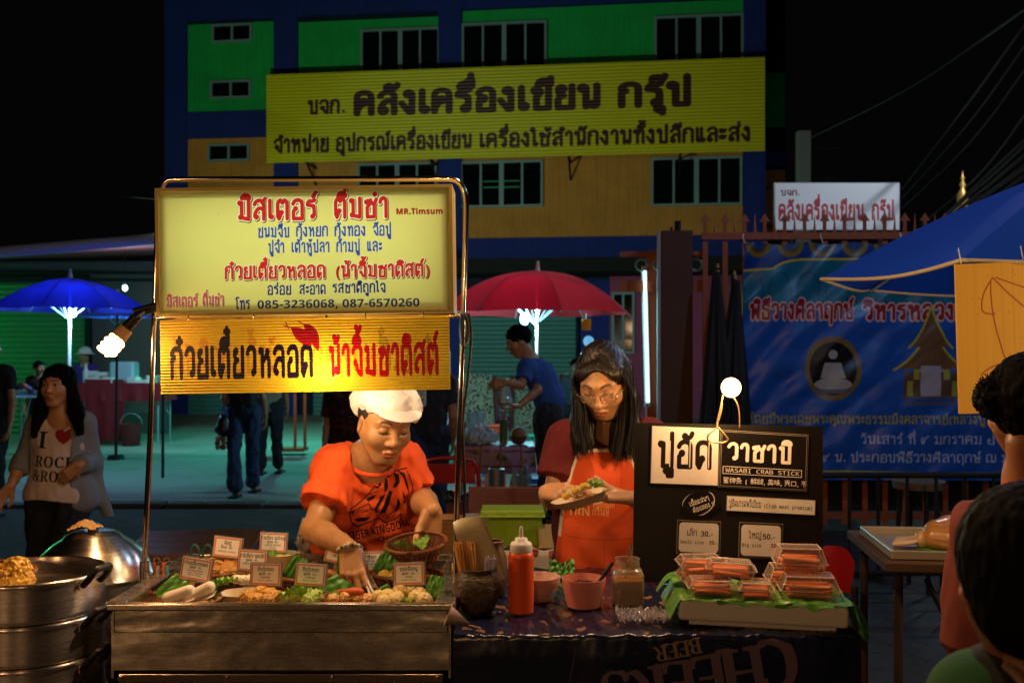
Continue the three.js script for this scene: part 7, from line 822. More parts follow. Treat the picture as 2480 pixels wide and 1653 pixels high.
// o: base, tone, head {c, yaw, pitch, roll, s}, arms [{s,e,w, hand}], torso args, clothes list
function person(label, base, o) {
  const g = thing('person', label, 'person', base), off = base.clone().negate(), bring = (q) => q.translate(off.x, off.y, off.z), C = o.cell ?? 0.012;
  const col = (x, y, z) => o.tone.map((q) => q * (1 + 0.05 * N3(x * 30, y * 30, z * 30)));
  const geos = [], hq = headQ(o.head.yaw, o.head.pitch, o.head.roll ?? 0), hs = o.head.s ?? 1, H = (q) => q.applyMatrix4(new THREE.Matrix4().compose(o.head.c, hq, v(hs, hs, hs)));
  const hv = (x, y, z) => v(x, y, z).multiplyScalar(hs).applyQuaternion(hq).add(o.head.c);
  geos.push(H(headGeo(o.headCell ?? 0.0035, o.tone, o.head)));
  const nk = hv(0, -0.06, -0.025), body = [RC(o.neck, 0.056 * hs, nk, 0.05 * hs, 0.03), RC(lerp(o.arms[0].s, o.neck, 0.15), 0.045, lerp(o.arms[1].s, o.neck, 0.15), 0.045, 0.05), RC(o.neck, 0.06, o.waist, 0.07, 0.05), RC(o.waist, 0.07, o.hip, 0.08, 0.05)];
  for (const a of o.arms) { const k = a.k ?? 1; body.push(RC(a.s, 0.045 * k, a.e, 0.037 * k, 0.02), RC(a.e, 0.038 * k, lerp(a.e, a.w, 0.35), 0.036 * k, 0.015), RC(lerp(a.e, a.w, 0.35), 0.036 * k, a.w, 0.0235 * k, 0.015)); }
  for (const l of o.legs ?? []) body.push(RC(l.h, 0.07, l.k, 0.05, 0.03), RC(l.k, 0.048, l.a, 0.032, 0.02), RC(l.a, 0.032, l.t, 0.028, 0.02), EL(l.t, v(0.04, 0.022, 0.05), 0.03));
  geos.push(blob(body, C, { col }));
  for (const a of o.arms) if (a.hand) geos.push(blob(handPrims(a.w, a.hand.f, a.hand.n, a.hand.side, { ...a.hand, fore: lerp(a.w, a.e, 0.25) }), o.handCell ?? 0.0035, { col }));
  part(g, 'body', bring(merge(geos)), skinM);
  for (const c of o.wear ?? []) { const m = part(g, c.name, bring(c.geo ?? blob(c.prims, c.cell ?? C, { warp: c.warp, uv: c.uv })), c.mat, c.label); for (const d of c.kids ?? []) part(m, d.name, bring(d.geo), d.mat); }
  return { g, hv, H, bring, hq };
}
const folds = (amp, f = 9, s = 0) => (x, y, z) => amp * (N3(x * f + s, y * f * 0.5, z * f) + 0.45 * N3(x * f * 2.3, y * f * 1.1 + s, z * f * 2.3));
const sleeve = (a, t, e, r0 = 0.06, r1 = 0.055) => { const end = lerp(a.s, a.e, t), d = a.e.clone().sub(a.s).normalize(); return CUT(RC(a.s, r0 + e, lerp(a.s, a.e, t + 0.1), r1 + e, 0.035), end, d); };
const GOLD = [0.42, 0.205, 0.085], TAN = [0.56, 0.3, 0.155], DEEP = [0.36, 0.17, 0.08];
const plain = (u0, v0) => [u0, v0];
// vendor in orange with white cap
{
  const hc = P(931, 1026, 2.93), neck = P(893, 1118, 3.04), waist = P(890, 1290, 3.16), hip = P(890, 1420, 3.22);
  const aL = { s: P(812, 1142, 3.0), e: P(762, 1283, 2.86), w: P(846, 1326, 2.66), k: 1.0 }, aR = { s: P(974, 1122, 3.12), e: P(1018, 1208, 3.1), w: P(1048, 1236, 2.83), k: 1.08 };
  aL.hand = { f: v(0.18, -0.7, 0.55), n: v(0.2, -0.6, -0.75), side: 1, curl: [[0.1, 0.15, 0.1], [0.25, 0.3, 0.2], [0.4, 0.45, 0.3], [0.5, 0.6, 0.4]], thumb: [0.2, 0.15, 0.35], spread: 0.17, s: 0.95 };
  aR.hand = { f: v(-0.12, -0.95, 0.12), n: v(0.0, -0.15, 0.98), side: 1, curl: [[0.2, 0.3, 0.3], [0.2, 0.3, 0.3], [0.25, 0.3, 0.3], [0.25, 0.3, 0.3]], thumb: [0.3, 0.15, 0.55], s: 0.95 };
  const tp = torso(aL.s, aR.s, waist, hip, { cw: 0.105, ww: 0.1, hw: 0.11, r: 0.092, sh: 0.056 }, 0.008);
  const W = 0.62, H = 0.5, x0 = P(890, 0, 2.98).x - W / 2, y0 = P(0, 1400, 2.98).y;
  const t = picture(1240, 1000, (c, w, h) => {
    c.fillStyle = '#e8571a'; c.fillRect(0, 0, w, h); const X = (px) => (P(px, 0, 2.98).x - x0) / W * w, Y = (py) => h - (P(0, py, 2.98).y - y0) / H * h, L = (pts, lw) => { c.lineWidth = lw; c.beginPath(); pts.forEach(([a, b], i) => (i ? c.lineTo(X(a), Y(b)) : c.moveTo(X(a), Y(b)))); c.stroke(); }, B = (...pts) => { c.beginPath(); pts.forEach(([a, b], i) => (i ? c.lineTo(X(a), Y(b)) : c.moveTo(X(a), Y(b)))); c.fill(); };
    c.strokeStyle = c.fillStyle = '#140c0a'; c.lineJoin = c.lineCap = 'round';
    L([[849, 1232], [884, 1205], [905, 1180], [930, 1160], [948, 1144], [966, 1140], [980, 1138]], 7); L([[849, 1232], [851, 1262], [862, 1277], [912, 1258], [928, 1272], [955, 1262], [966, 1252], [964, 1268]], 7); L([[849, 1237], [872, 1228], [893, 1218], [900, 1232], [915, 1240]], 6); L([[982, 1145], [988, 1160], [996, 1180], [992, 1220], [978, 1245]], 4);
    B([949, 1146], [962, 1152], [964, 1172], [956, 1184], [947, 1184], [954, 1168]); B([960, 1142], [975, 1150], [984, 1180], [986, 1200], [980, 1186], [974, 1164]); B([929, 1162], [935, 1164], [937, 1186], [930, 1194], [928, 1178]); B([906, 1178], [918, 1168], [921, 1176], [914, 1184]); B([940, 1190], [948, 1194], [938, 1226], [930, 1244], [918, 1246], [926, 1228]); B([920, 1204], [932, 1196], [924, 1214], [908, 1246], [906, 1232]); B([886, 1206], [898, 1202], [910, 1198], [904, 1208], [892, 1214]); B([857, 1256], [878, 1252], [896, 1254], [884, 1262], [866, 1264]); B([960, 1208], [966, 1220], [960, 1240], [948, 1252], [956, 1232]); B([970, 1190], [976, 1206], [978, 1218], [972, 1208]); B([972, 1214], [978, 1222], [974, 1228]); B([851, 1234], [862, 1230], [858, 1242]); for (const [a, b] of [[868, 1236], [876, 1240], [884, 1236]]) L([[a, b], [a + 14, b - 4]], 4); for (let k = 0; k < 5; k++) L([[984 + k * 3, 1150 + k * 12], [990 + k * 3, 1158 + k * 12]], 3); L([[952, 1240], [940, 1250], [932, 1262], [952, 1256]], 5); L([[896, 1196], [904, 1190], [912, 1192]], 5);
    c.save(); c.translate(X(842), Y(1312)); c.rotate(-0.17); c.font = 'bold 74px sans-serif'; c.scale((X(985) - X(842)) / c.measureText('TIGER KINGDOM').width, 1); c.fillText('TIGER KINGDOM', 0, 0); c.restore(); c.save(); c.translate(X(910), Y(1320)); c.rotate(-0.12); c.font = 'bold 40px sans-serif'; c.fillText('Chiang Mai', 0, 0); c.restore();
  });
  const uv = (x, y, z, a, b, e) => (e > 0.05 ? [Math.min(0.995, Math.max(0.005, (x - x0) / W)), Math.min(0.995, Math.max(0.005, (y - y0) / H))] : [0.01, 0.01]);
  const hv0 = (x, y, z) => v(x, y, z).applyQuaternion(headQ(26, 17)).add(hc);
  const R0 = person('woman in an orange tiger T-shirt and white cap bending over the dim sum tray', v(neck.x, 0, -3.2), { tone: GOLD, cell: 0.008, headCell: 0.0026, handCell: 0.003, head: { c: hc, yaw: 28, pitch: 18, roll: -3, s: 0.94 }, neck, waist, hip, arms: [aL, aR], legs: [-1, 1].map((s) => ({ h: hip.clone().add(v(s * 0.09, 0, 0)), k: v(hip.x + s * 0.1, 0.48, -3.2), a: v(hip.x + s * 0.1, 0.08, -3.25), t: v(hip.x + s * 0.11, 0.03, -3.15) })),
    wear: [{ name: 'shirt', cell: 0.007, prims: [...tp, sleeve(aL, 0.62, 0.008, 0.066, 0.068), sleeve(aR, 0.8, 0.008, 0.06, 0.066), SUB(RC(P(897, 1122, 3.0), 0.066, P(920, 1040, 2.9), 0.07, 0.012))], warp: (x, y, z) => folds(0.008, 9)(x, y, z) + 0.0025 * N3(x * 26, y * 15, z * 26) + 0.0045 * Math.sin((x * 0.9 + y * 0.8) * 75 + 4 * N3(x * 6, y * 6, z * 6)) * (0.35 + 0.65 * sst(1.32, 1.1, y)), uv, mat: mat('#ffffff', 0.85, { map: t }), kids: [{ name: 'collar', geo: tube(Array.from({ length: 17 }, (_, i) => { const a = i / 16 * 2 * PI; return P(897, 1122, 3.0).add(v(Math.cos(a) * 0.066, -0.004 + Math.sin(a) * -0.022 - 0.012 * Math.cos(a), Math.sin(a) * 0.06)); }), 0.007, 8, 64), mat: clothM('#e8571a') }] },
      { name: 'trousers', prims: [RC(hip.clone().add(v(-0.07, 0.05, 0)), 0.1, hip.clone().add(v(0.07, 0.05, 0)), 0.1, 0.05), ...[-1, 1].flatMap((s) => [RC(hip.clone().add(v(s * 0.09, 0, 0)), 0.1, v(hip.x + s * 0.1, 0.48, -3.2), 0.075, 0.04), RC(v(hip.x + s * 0.1, 0.48, -3.2), 0.075, v(hip.x + s * 0.1, 0.1, -3.25), 0.065, 0.03)])], cell: 0.016, mat: clothM('#1c1a20') }] });
  // cap, hair at the temples, earring-free ears
  const { g, H: toHead, bring } = R0, wm = mat('#e9e4de', 0.8, { bumpMap: rep(T.cloth, 20), bumpScale: 0.0004 });
  const crown = blob([EL(v(0, 0.075, -0.018), v(0.092, 0.055, 0.104), 0.03), EL(v(0.02, 0.085, 0.03), v(0.07, 0.048, 0.06), 0.03), EL(v(-0.02, 0.04, -0.085), v(0.075, 0.055, 0.05), 0.04), EL(v(0.06, 0.06, 0.03), v(0.04, 0.035, 0.05), 0.03), SUB(EL(v(0, -0.015, 0.03), v(0.09, 0.085, 0.105), 0.01))], 0.004, { warp: (x, y, z) => 0.005 * N3(x * 14, y * 14, z * 14) + 0.0012 * N3(x * 40, y * 40, z * 40) + 0.003 * Math.sin(Math.atan2(z, x) * 13) * sst(0.11, 0.06, y) });
  const hat = part(g, 'cap', bring(toHead(crown)), wm); part(hat, 'brim', bring(toHead(blob([EL(v(0, 0.076, 0.082), v(0.078, 0.0065, 0.066), 0.01, new THREE.Quaternion().setFromEuler(new THREE.Euler(0.22, 0, 0))), SUB(EL(v(0, 0.02, 0.0), v(0.072, 0.1, 0.086), 0.005))], 0.003))), wm); part(hat, 'band', bring(toHead(mv(new THREE.TorusGeometry(0.083, 0.008, 8, 48).scale(1, 1.13, 1.6), 0, 0.07, -0.004, PI / 2 - 0.12))), wm);
  part(g, 'hair', bring(toHead(blob([EL(v(0, 0.03, -0.02), v(0.081, 0.07, 0.09), 0.02), SUB(EL(v(0, -0.03, 0.07), v(0.072, 0.1, 0.075), 0.012)), SUB(EL(v(0, -0.09, 0), v(0.2, 0.085, 0.2), 0.01))], 0.0045))), mat('#241a12', 0.6));
  { const w = aL.w, d = aL.hand.f.clone().normalize(), e1 = v(1, 0, 0).addScaledVector(d, -d.x).normalize(), e2 = d.clone().cross(e1), b = thing('bead_bracelet', 'pale jade bead bracelet on the wrist above the tongs', 'bracelet', w), bm = [mat('#9c9a78', 0.3), mat('#5a5a40', 0.3), mat('#c4bfa0', 0.3)]; for (let k = 0; k < 20; k++) { const a = k / 20 * 2 * PI; part(b, 'bead', ball(0.0055, 0, 0, 0, 10), bm[k % 3]).position.copy(e1.clone().multiplyScalar(Math.cos(a) * 0.031).addScaledVector(e2, Math.sin(a) * 0.027).addScaledVector(d, 0.006)); } }
  { const p = P(885, 1398, 2.62), o = thing('food_tongs', 'steel tongs held over the crab claws', 'tongs', p); const q = (px, py, dd) => P(px, py, dd).sub(p); part(o, 'tong_arm', mv(tube([q(868, 1372, 2.64), q(885, 1410, 2.6), q(900, 1450, 2.55), q(905, 1466, 2.53)], 0.005, 8), 0, 0, 0), mat([0.3, 0.26, 0.22], 0.4, { metal: 1 })); part(o, 'tong_arm', tube([q(876, 1372, 2.64), q(893, 1412, 2.59), q(910, 1450, 2.54), q(915, 1466, 2.52)], 0.0055, 8), mat([0.3, 0.26, 0.22], 0.4, { metal: 1 })); part(o, 'grip', tube([q(874, 1362, 2.65), q(877, 1390, 2.63), q(882, 1402, 2.61)], 0.007, 8), mat('#1f4a44', 0.5)); }
  { const b = basket('conical brown basket held by the woman in orange', P(1013, 1362, 2.74), 0.083, 0.06, 0.06, { flare: 0.5, dark: true, n: 34 }); b.rotation.set(R(16), 0, R(5)); for (const [px, py] of [[972, 1322], [1022, 1316]]) eat('lettuce_piece', 'green lettuce leaf in the held basket', 'lettuce', ruf[1], lettM, P(px, py, 2.73), 'lettuce in the held basket', 0.8); }
}
// vendor in the orange apron with glasses
{
  const hc = P(1460, 922, 3.08), neck = P(1474, 1040, 3.2), waist = P(1470, 1265, 3.2), hip = P(1470, 1400, 3.22);
  const aL = { s: P(1372, 1070, 3.2), e: P(1340, 1205, 3.14), w: P(1322, 1190, 2.98), k: 0.95 }, aR = { s: P(1576, 1066, 3.2), e: P(1600, 1222, 3.12), w: P(1528, 1206, 2.9), k: 0.95 };
  aL.hand = { f: v(0.5, 0.12, 0.75), n: v(0.6, -0.7, -0.2), side: 1, curl: [[0.5, 0.9, 0.4], [0.7, 0.9, 0.5], [0.9, 0.9, 0.6], [1.0, 0.9, 0.6]], thumb: [0.4, 0.15, 0.1], s: 0.92 };
  aR.hand = { f: v(-0.95, 0.02, 0.12), n: v(-0.1, 0.95, 0.1), side: 1, curl: [[0.15, 0.2, 0.15], [0.12, 0.2, 0.15], [0.12, 0.2, 0.2], [0.1, 0.25, 0.2]], thumb: [0.35, 0.1, 0.25], s: 0.95 };
  const ta = { cw: 0.1, ww: 0.1, hw: 0.11, r: 0.09, sh: 0.05 }, tp = torso(aL.s, aR.s, waist, hip, ta, 0.004), ap = field(torso(aL.s, aR.s, waist, P(1462, 1560, 3.22), ta, 0.016));
  const ax0 = P(1330, 0, 3.1).x, ax1 = P(1610, 0, 3.1).x, yT = P(0, 1086, 3.1).y, yA = P(0, 1205, 3.1).y, yB = 0.62, W = ax1 - ax0, H = yT + 0.02 - yB, cx = P(1462, 0, 3.1).x;
  const half = (y) => (y > yA ? 0.075 + (0.128 - 0.075) * Math.pow(Math.max(0, (yT - y) / (yT - yA)), 0.8) : 0.128 + 0.02 * Math.min(1, (yA - y) / 0.2));
  const t = picture(1024, 1536, (c, w, h) => {
    const X = (x) => (x - ax0) / W * w, Y = (y) => h - (y - yB) / H * h, px = (a, d = 3.06) => X(P(a, 0, d).x), py = (b, d = 3.06) => Y(P(0, b, d).y); c.fillStyle = '#d8521c'; c.fillRect(0, 0, w, h);
    c.strokeStyle = '#e6dacb'; c.lineWidth = 26; c.beginPath(); for (const s of [-1, 1]) { for (let i = 0; i <= 40; i++) { const y = yT - 0.004 - i / 40 * (yT - yA + 0.12); c[i ? 'lineTo' : 'moveTo'](X(cx + s * (half(y) - 0.004)), Y(y)); } } c.moveTo(X(cx - half(yT) - 0.01), Y(yT - 0.005)); c.lineTo(X(cx + half(yT) + 0.01), Y(yT - 0.005)); c.stroke();
    c.fillStyle = '#e2cfa4'; c.beginPath(); c.ellipse(px(1444), py(1190), px(1478) - px(1444), py(1222) - py(1190), 0, 0, 7); c.fill(); c.strokeStyle = '#2a2a24'; c.lineWidth = 5; c.beginPath(); c.ellipse(px(1444), py(1190), (px(1478) - px(1444)) * 0.9, (py(1222) - py(1190)) * 0.88, 0, 0, 7); c.stroke(); c.fillStyle = '#232468'; c.fillRect(px(1428), py(1166), px(1435) - px(1428), py(1186) - py(1166)); c.fillRect(px(1423), py(1172), px(1464) - px(1423), 16); c.fillRect(px(1440), py(1178), 26, 34);
    fit(c, 'คลัง', px(1382), px(1432), py(1250), 84, { lw: 1.7, color: '#e6bf76', ring: 0.3 }); fit(c, 'ความอร่อยจาก', px(1437), px(1490), py(1231), 26, { lw: 1.3, color: '#e6bf76', ring: 0.5 }); fit(c, 'กวีวงษ์', px(1436), px(1477), py(1250), 44, { lw: 1.3, color: '#e6bf76', ring: 0.4 });
    c.strokeStyle = '#a83a12'; c.lineWidth = 5; c.beginPath(); c.moveTo(X(cx - 0.12), py(1302)); c.quadraticCurveTo(X(cx), py(1318), X(cx + 0.12), py(1302)); c.moveTo(X(cx), py(1312)); c.lineTo(X(cx), h); c.stroke();
  });
  const apf = (x, y, z) => Math.max(ap(x, y, z) + 0.003 * N3(x * 9, y * 6, z * 9) + 0.003 * Math.sin(x * 60 + 4 * N2(y * 5, 1)) * sst(1.15, 0.9, y), y - yT, yB - y, Math.abs(x - cx) - half(y), -(z + 3.24) + (y > yA ? 0.02 : 0));
  const apron = nets(apf, [cx - 0.19, yB - 0.03, -3.3], [cx + 0.19, yT + 0.03, -2.98], 0.0065, { uv: (x, y) => [Math.min(0.995, Math.max(0.005, (x - ax0) / W)), Math.min(0.995, Math.max(0.005, (y - yB) / H))] });
  const R0 = person('long haired woman in glasses, maroon T-shirt and orange apron filling a paper tray', v(hip.x, 0, -3.25), { tone: TAN, cell: 0.008, headCell: 0.0026, handCell: 0.003, head: { c: hc, yaw: -17, pitch: 32, roll: 2, s: 0.95 }, neck, waist, hip, arms: [aL, aR], legs: [-1, 1].map((s) => ({ h: hip.clone().add(v(s * 0.09, 0, 0)), k: v(hip.x + s * 0.1, 0.48, -3.2), a: v(hip.x + s * 0.1, 0.08, -3.25), t: v(hip.x + s * 0.11, 0.03, -3.15) })),
    wear: [{ name: 'shirt', cell: 0.007, prims: [...tp, sleeve(aL, 0.66, 0.006, 0.06, 0.068), sleeve(aR, 0.66, 0.006, 0.06, 0.068), SUB(RC(P(1472, 1030, 3.16), 0.058, P(1466, 960, 3.1), 0.06, 0.012))], warp: folds(0.005, 9, 4), mat: clothM('#6a1a1c') }, { name: 'apron', geo: apron, mat: mat('#ffffff', 0.8, { map: t }) , kids: [{ name: 'strap', geo: merge([-1, 1].map((s) => tube([v(cx + s * 0.07, yT - 0.004, -3.115), v(cx + s * 0.066, yT + 0.05, -3.125), v(cx + s * 0.06, yT + 0.1, -3.16)], 0.006, 6))), mat: mat('#e6dacb', 0.8) }] },
      { name: 'trousers', prims: [RC(hip.clone().add(v(-0.07, 0.05, 0)), 0.1, hip.clone().add(v(0.07, 0.05, 0)), 0.1, 0.05), ...[-1, 1].flatMap((s) => [RC(hip.clone().add(v(s * 0.09, 0, 0)), 0.1, v(hip.x + s * 0.1, 0.48, -3.2), 0.075, 0.04), RC(v(hip.x + s * 0.1, 0.48, -3.2), 0.075, v(hip.x + s * 0.1, 0.1, -3.25), 0.065, 0.03)])], cell: 0.016, mat: clothM('#17161c') }] });
  const { g, hv, bring } = R0;
  // hair: scalp, fringe line and two long falls
  const fall = (pts, r) => pts.slice(1).map((p, i) => RC(pts[i], r[i], p, r[i + 1], 0.02)), wp = (px, py, d) => P(px, py, d), T0 = hv(0.05, 0.06, 0.01), T1 = hv(-0.05, 0.06, 0.01);
  const scalp = [EL(v(0, 0.033, -0.018), v(0.081, 0.092, 0.1), 0.02), EL(v(0.042, 0.055, 0.04), v(0.036, 0.03, 0.032), 0.03), EL(v(-0.04, 0.06, 0.034), v(0.034, 0.03, 0.03), 0.03)].map((p) => { const f = p.f, q = headQ(-17, 32, 2).invert(), tt = v(0, 0, 0); const c = hv(...p.c); return { k: p.k, c: c.toArray(), r: p.r, f: (x, y, z) => { tt.set(x, y, z).sub(hc).applyQuaternion(q).divideScalar(0.98); return f(tt.x, tt.y, tt.z); } }; });
  const cutF = (() => { const q = headQ(-17, 32, 2).invert(), tt = v(0, 0, 0), e = EL(v(0.004, -0.02, 0.085), v(0.064, 0.098, 0.077), 0.01); return { k: 0.01, c: hv(0, -0.03, 0.085).toArray(), r: 0.1, sub: true, f: (x, y, z) => { tt.set(x, y, z).sub(hc).applyQuaternion(q).divideScalar(0.98); return e.f(tt.x, tt.y, tt.z); } }; })();
  const L = fall([wp(1412, 900, 3.1), wp(1401, 960, 3.1), wp(1401, 1020, 3.1), wp(1408, 1085, 3.09)], [0.025, 0.021, 0.024, 0.012]), Rf = fall([wp(1512, 890, 3.09), wp(1522, 960, 3.09), wp(1526, 1030, 3.1), wp(1512, 1098, 3.08)], [0.028, 0.028, 0.032, 0.013]), bk = fall([wp(1462, 900, 3.2), wp(1462, 1000, 3.26), wp(1462, 1090, 3.3)], [0.09, 0.085, 0.06]), inner = fall([wp(1425, 985, 3.15), wp(1425, 1080, 3.12)], [0.03, 0.02]), innerR = fall([wp(1498, 985, 3.15), wp(1490, 1090, 3.11)], [0.03, 0.02]);
  const strand = (x, y, z) => 0.0008 * Math.sin(x * 420 + 8 * N3(x * 10, y * 3, z * 10)) + (y > hc.y ? 0.0006 : 0.0022) * N3(x * 70, y * 5, z * 70);
  const loose = []; for (let k = 0; k < 90; k++) { const right = k % 2, x0 = right ? rr(1500, 1545) : rr(1385, 1420), d = rr(3.05, 3.12), sw = rr(-10, 10); loose.push(tube([P(x0 + (right ? -8 : 6), rr(890, 960), d + 0.02), P(x0 + sw * 0.3, 1000, d), P(x0 + sw * 0.7, 1060, d), P(x0 + sw + (right ? -10 : 6), rr(1080, 1112), d)], 0.0011, 4, 10)); }
  for (let k = 0; k < 14; k++) { const s = rr(1, 1.6); loose.push(tube([P(1520, rr(900, 930), 3.14), P(1528 + 14 * s, 955, 3.15), P(1530 + 16 * s, 985, 3.15), P(1526 + 8 * s, 1020, 3.14)], 0.0006, 3, 10)); }
  for (let k = 0; k < 520; k++) { const sd = k % 2 ? 1 : -1, z0 = rr(-0.08, 0.05), ty = rr(0.118, 0.13) - Math.abs(z0) * 0.35, out = rr(0.0, 0.012), a1 = hv(0.012, ty, z0), a2 = hv(sd * 0.05, ty - 0.022, z0 + 0.012), a3 = hv(sd * (0.08 + out * 0.4), 0.045, z0 * 0.8 + 0.01), xp = sd > 0 ? rr(1494, 1540) : rr(1388, 1426), dd = rr(3.03, 3.17), end = sd > 0 ? rr(1085, 1118) : rr(1070, 1104); loose.push(tube([a1, a2, a3, P(xp + sd * 4, 985, dd), P(xp + rr(-3, 3), 1040, dd - 0.005), P(xp - sd * rr(2, 14), end, dd - 0.01)], 0.0013, 3, 16)); }
  part(g, 'hair', bring(merge([blob([...scalp, cutF, ...L, ...Rf, ...bk, ...inner, ...innerR], 0.0045, { warp: strand, uv: (x, y, z) => [x + z * 0.6, y] }), ...loose])), hairM);
  // glasses
  const G = thing('glasses', 'thin rectangular wire glasses worn low on the nose', 'glasses', hv(0, 0.0, 0.095)), gl = (x, y, z) => hv(x, y, z).sub(G.position), wire = mat([0.45, 0.33, 0.2], 0.3, { metal: 0.8 });
  for (const s of [-1, 1]) { const q = []; for (let i = 0; i <= 28; i++) { const a = i / 28 * 2 * PI, c = Math.cos(a), b = Math.sin(a), k = 1 / Math.pow(Math.pow(Math.abs(c), 4) + Math.pow(Math.abs(b), 4), 0.25); q.push(gl(s * 0.034 + c * k * 0.0235, -0.006 + b * k * 0.0125, 0.1 - Math.pow(Math.abs(s * 0.034 + c * k * 0.0235), 2) * 3)); } part(G, 'lens_rim', tube(q, 0.0013, 6, 80), wire); part(G, 'lens', sheet((u, w) => { const x = s * 0.034 + (u - 0.5) * 0.045; return gl(x, -0.006 + (w - 0.5) * 0.023, 0.0995 - x * x * 3); }, 6, 4), mat('#ffffff', 0.02, { transmission: 0.95 })); part(G, 'temple_arm', tube([gl(s * 0.058, -0.002, 0.09), gl(s * 0.074, 0.0, 0.07), gl(s * 0.08, 0.004, 0.0)], 0.0018, 6), wire); }
  part(G, 'bridge', tube([gl(-0.011, -0.002, 0.101), gl(0, 0.001, 0.106), gl(0.011, -0.002, 0.101)], 0.0013, 6), wire);
  { const p = P(1408, 1204, 2.86), o = boat('white paper tray of dim sum held by the woman in the apron', p, 0.165, 0.026, 0.1, R(8)); o.rotation.z = R(15); o.position.y -= 0.02; for (let k = 0; k < 6; k++) eat('steamed_dumpling', 'yellow dumpling heaped in the held paper tray', 'dumpling', lumps[k % 3], k % 2 ? shumaiM : yellowM, P(1370 + k * 11, 1200 - k * 5 + rr(-2, 2), 2.86), 'dumplings in the held tray', 0.62); for (const [px, py] of [[1438, 1176], [1446, 1172]]) eat('lettuce_piece', 'lettuce garnish on the held paper tray', 'lettuce', ruf[0], lettM, P(px, py, 2.86), 'lettuce on the held tray', 0.9); const sk = single('food_pick', 'pale wooden pick held above the paper tray', 'pick', rod(P(1372, 1178, 2.9).sub(p), P(1394, 1188, 2.9).sub(p), 0.0014), mat('#dcc8b0', 0.6), p); }
}
// ---------- passers-by ----------
const pants = (hL, hR, legs, r, m, cell, hipR = 0.1) => ({ name: 'trousers', cell, mat: m, warp: folds(0.012, 10, 2), prims: [RC(hL.clone().add(v(0, 0.05, 0)), hipR, hR.clone().add(v(0, 0.05, 0)), hipR, 0.05), ...legs.flatMap((l) => [RC(l.h, r[0], l.k, r[1], 0.035), RC(l.k, r[1], l.a.clone().add(v(0, 0.045, 0)), r[2], 0.03)])] });
function hairCap(R0, { drop = 0, m = hairSoft, cell = 0.006, back = 0.102, front = 0.075 } = {}) { const pr = [EL(v(0, 0.035, -0.016), v(0.085, 0.094, back), 0.02), SUB(EL(v(0, -0.035, 0.085), v(0.07, 0.088, front), 0.012)), SUB(EL(v(0, -0.12 - drop, 0.01), v(0.2, 0.075, 0.2), 0.01))]; part(R0.g, 'hair', R0.bring(R0.H(blob(pr, cell, { warp: (x, y, z) => 0.004 * N3(x * 50, y * 18, z * 50) }))), m); }
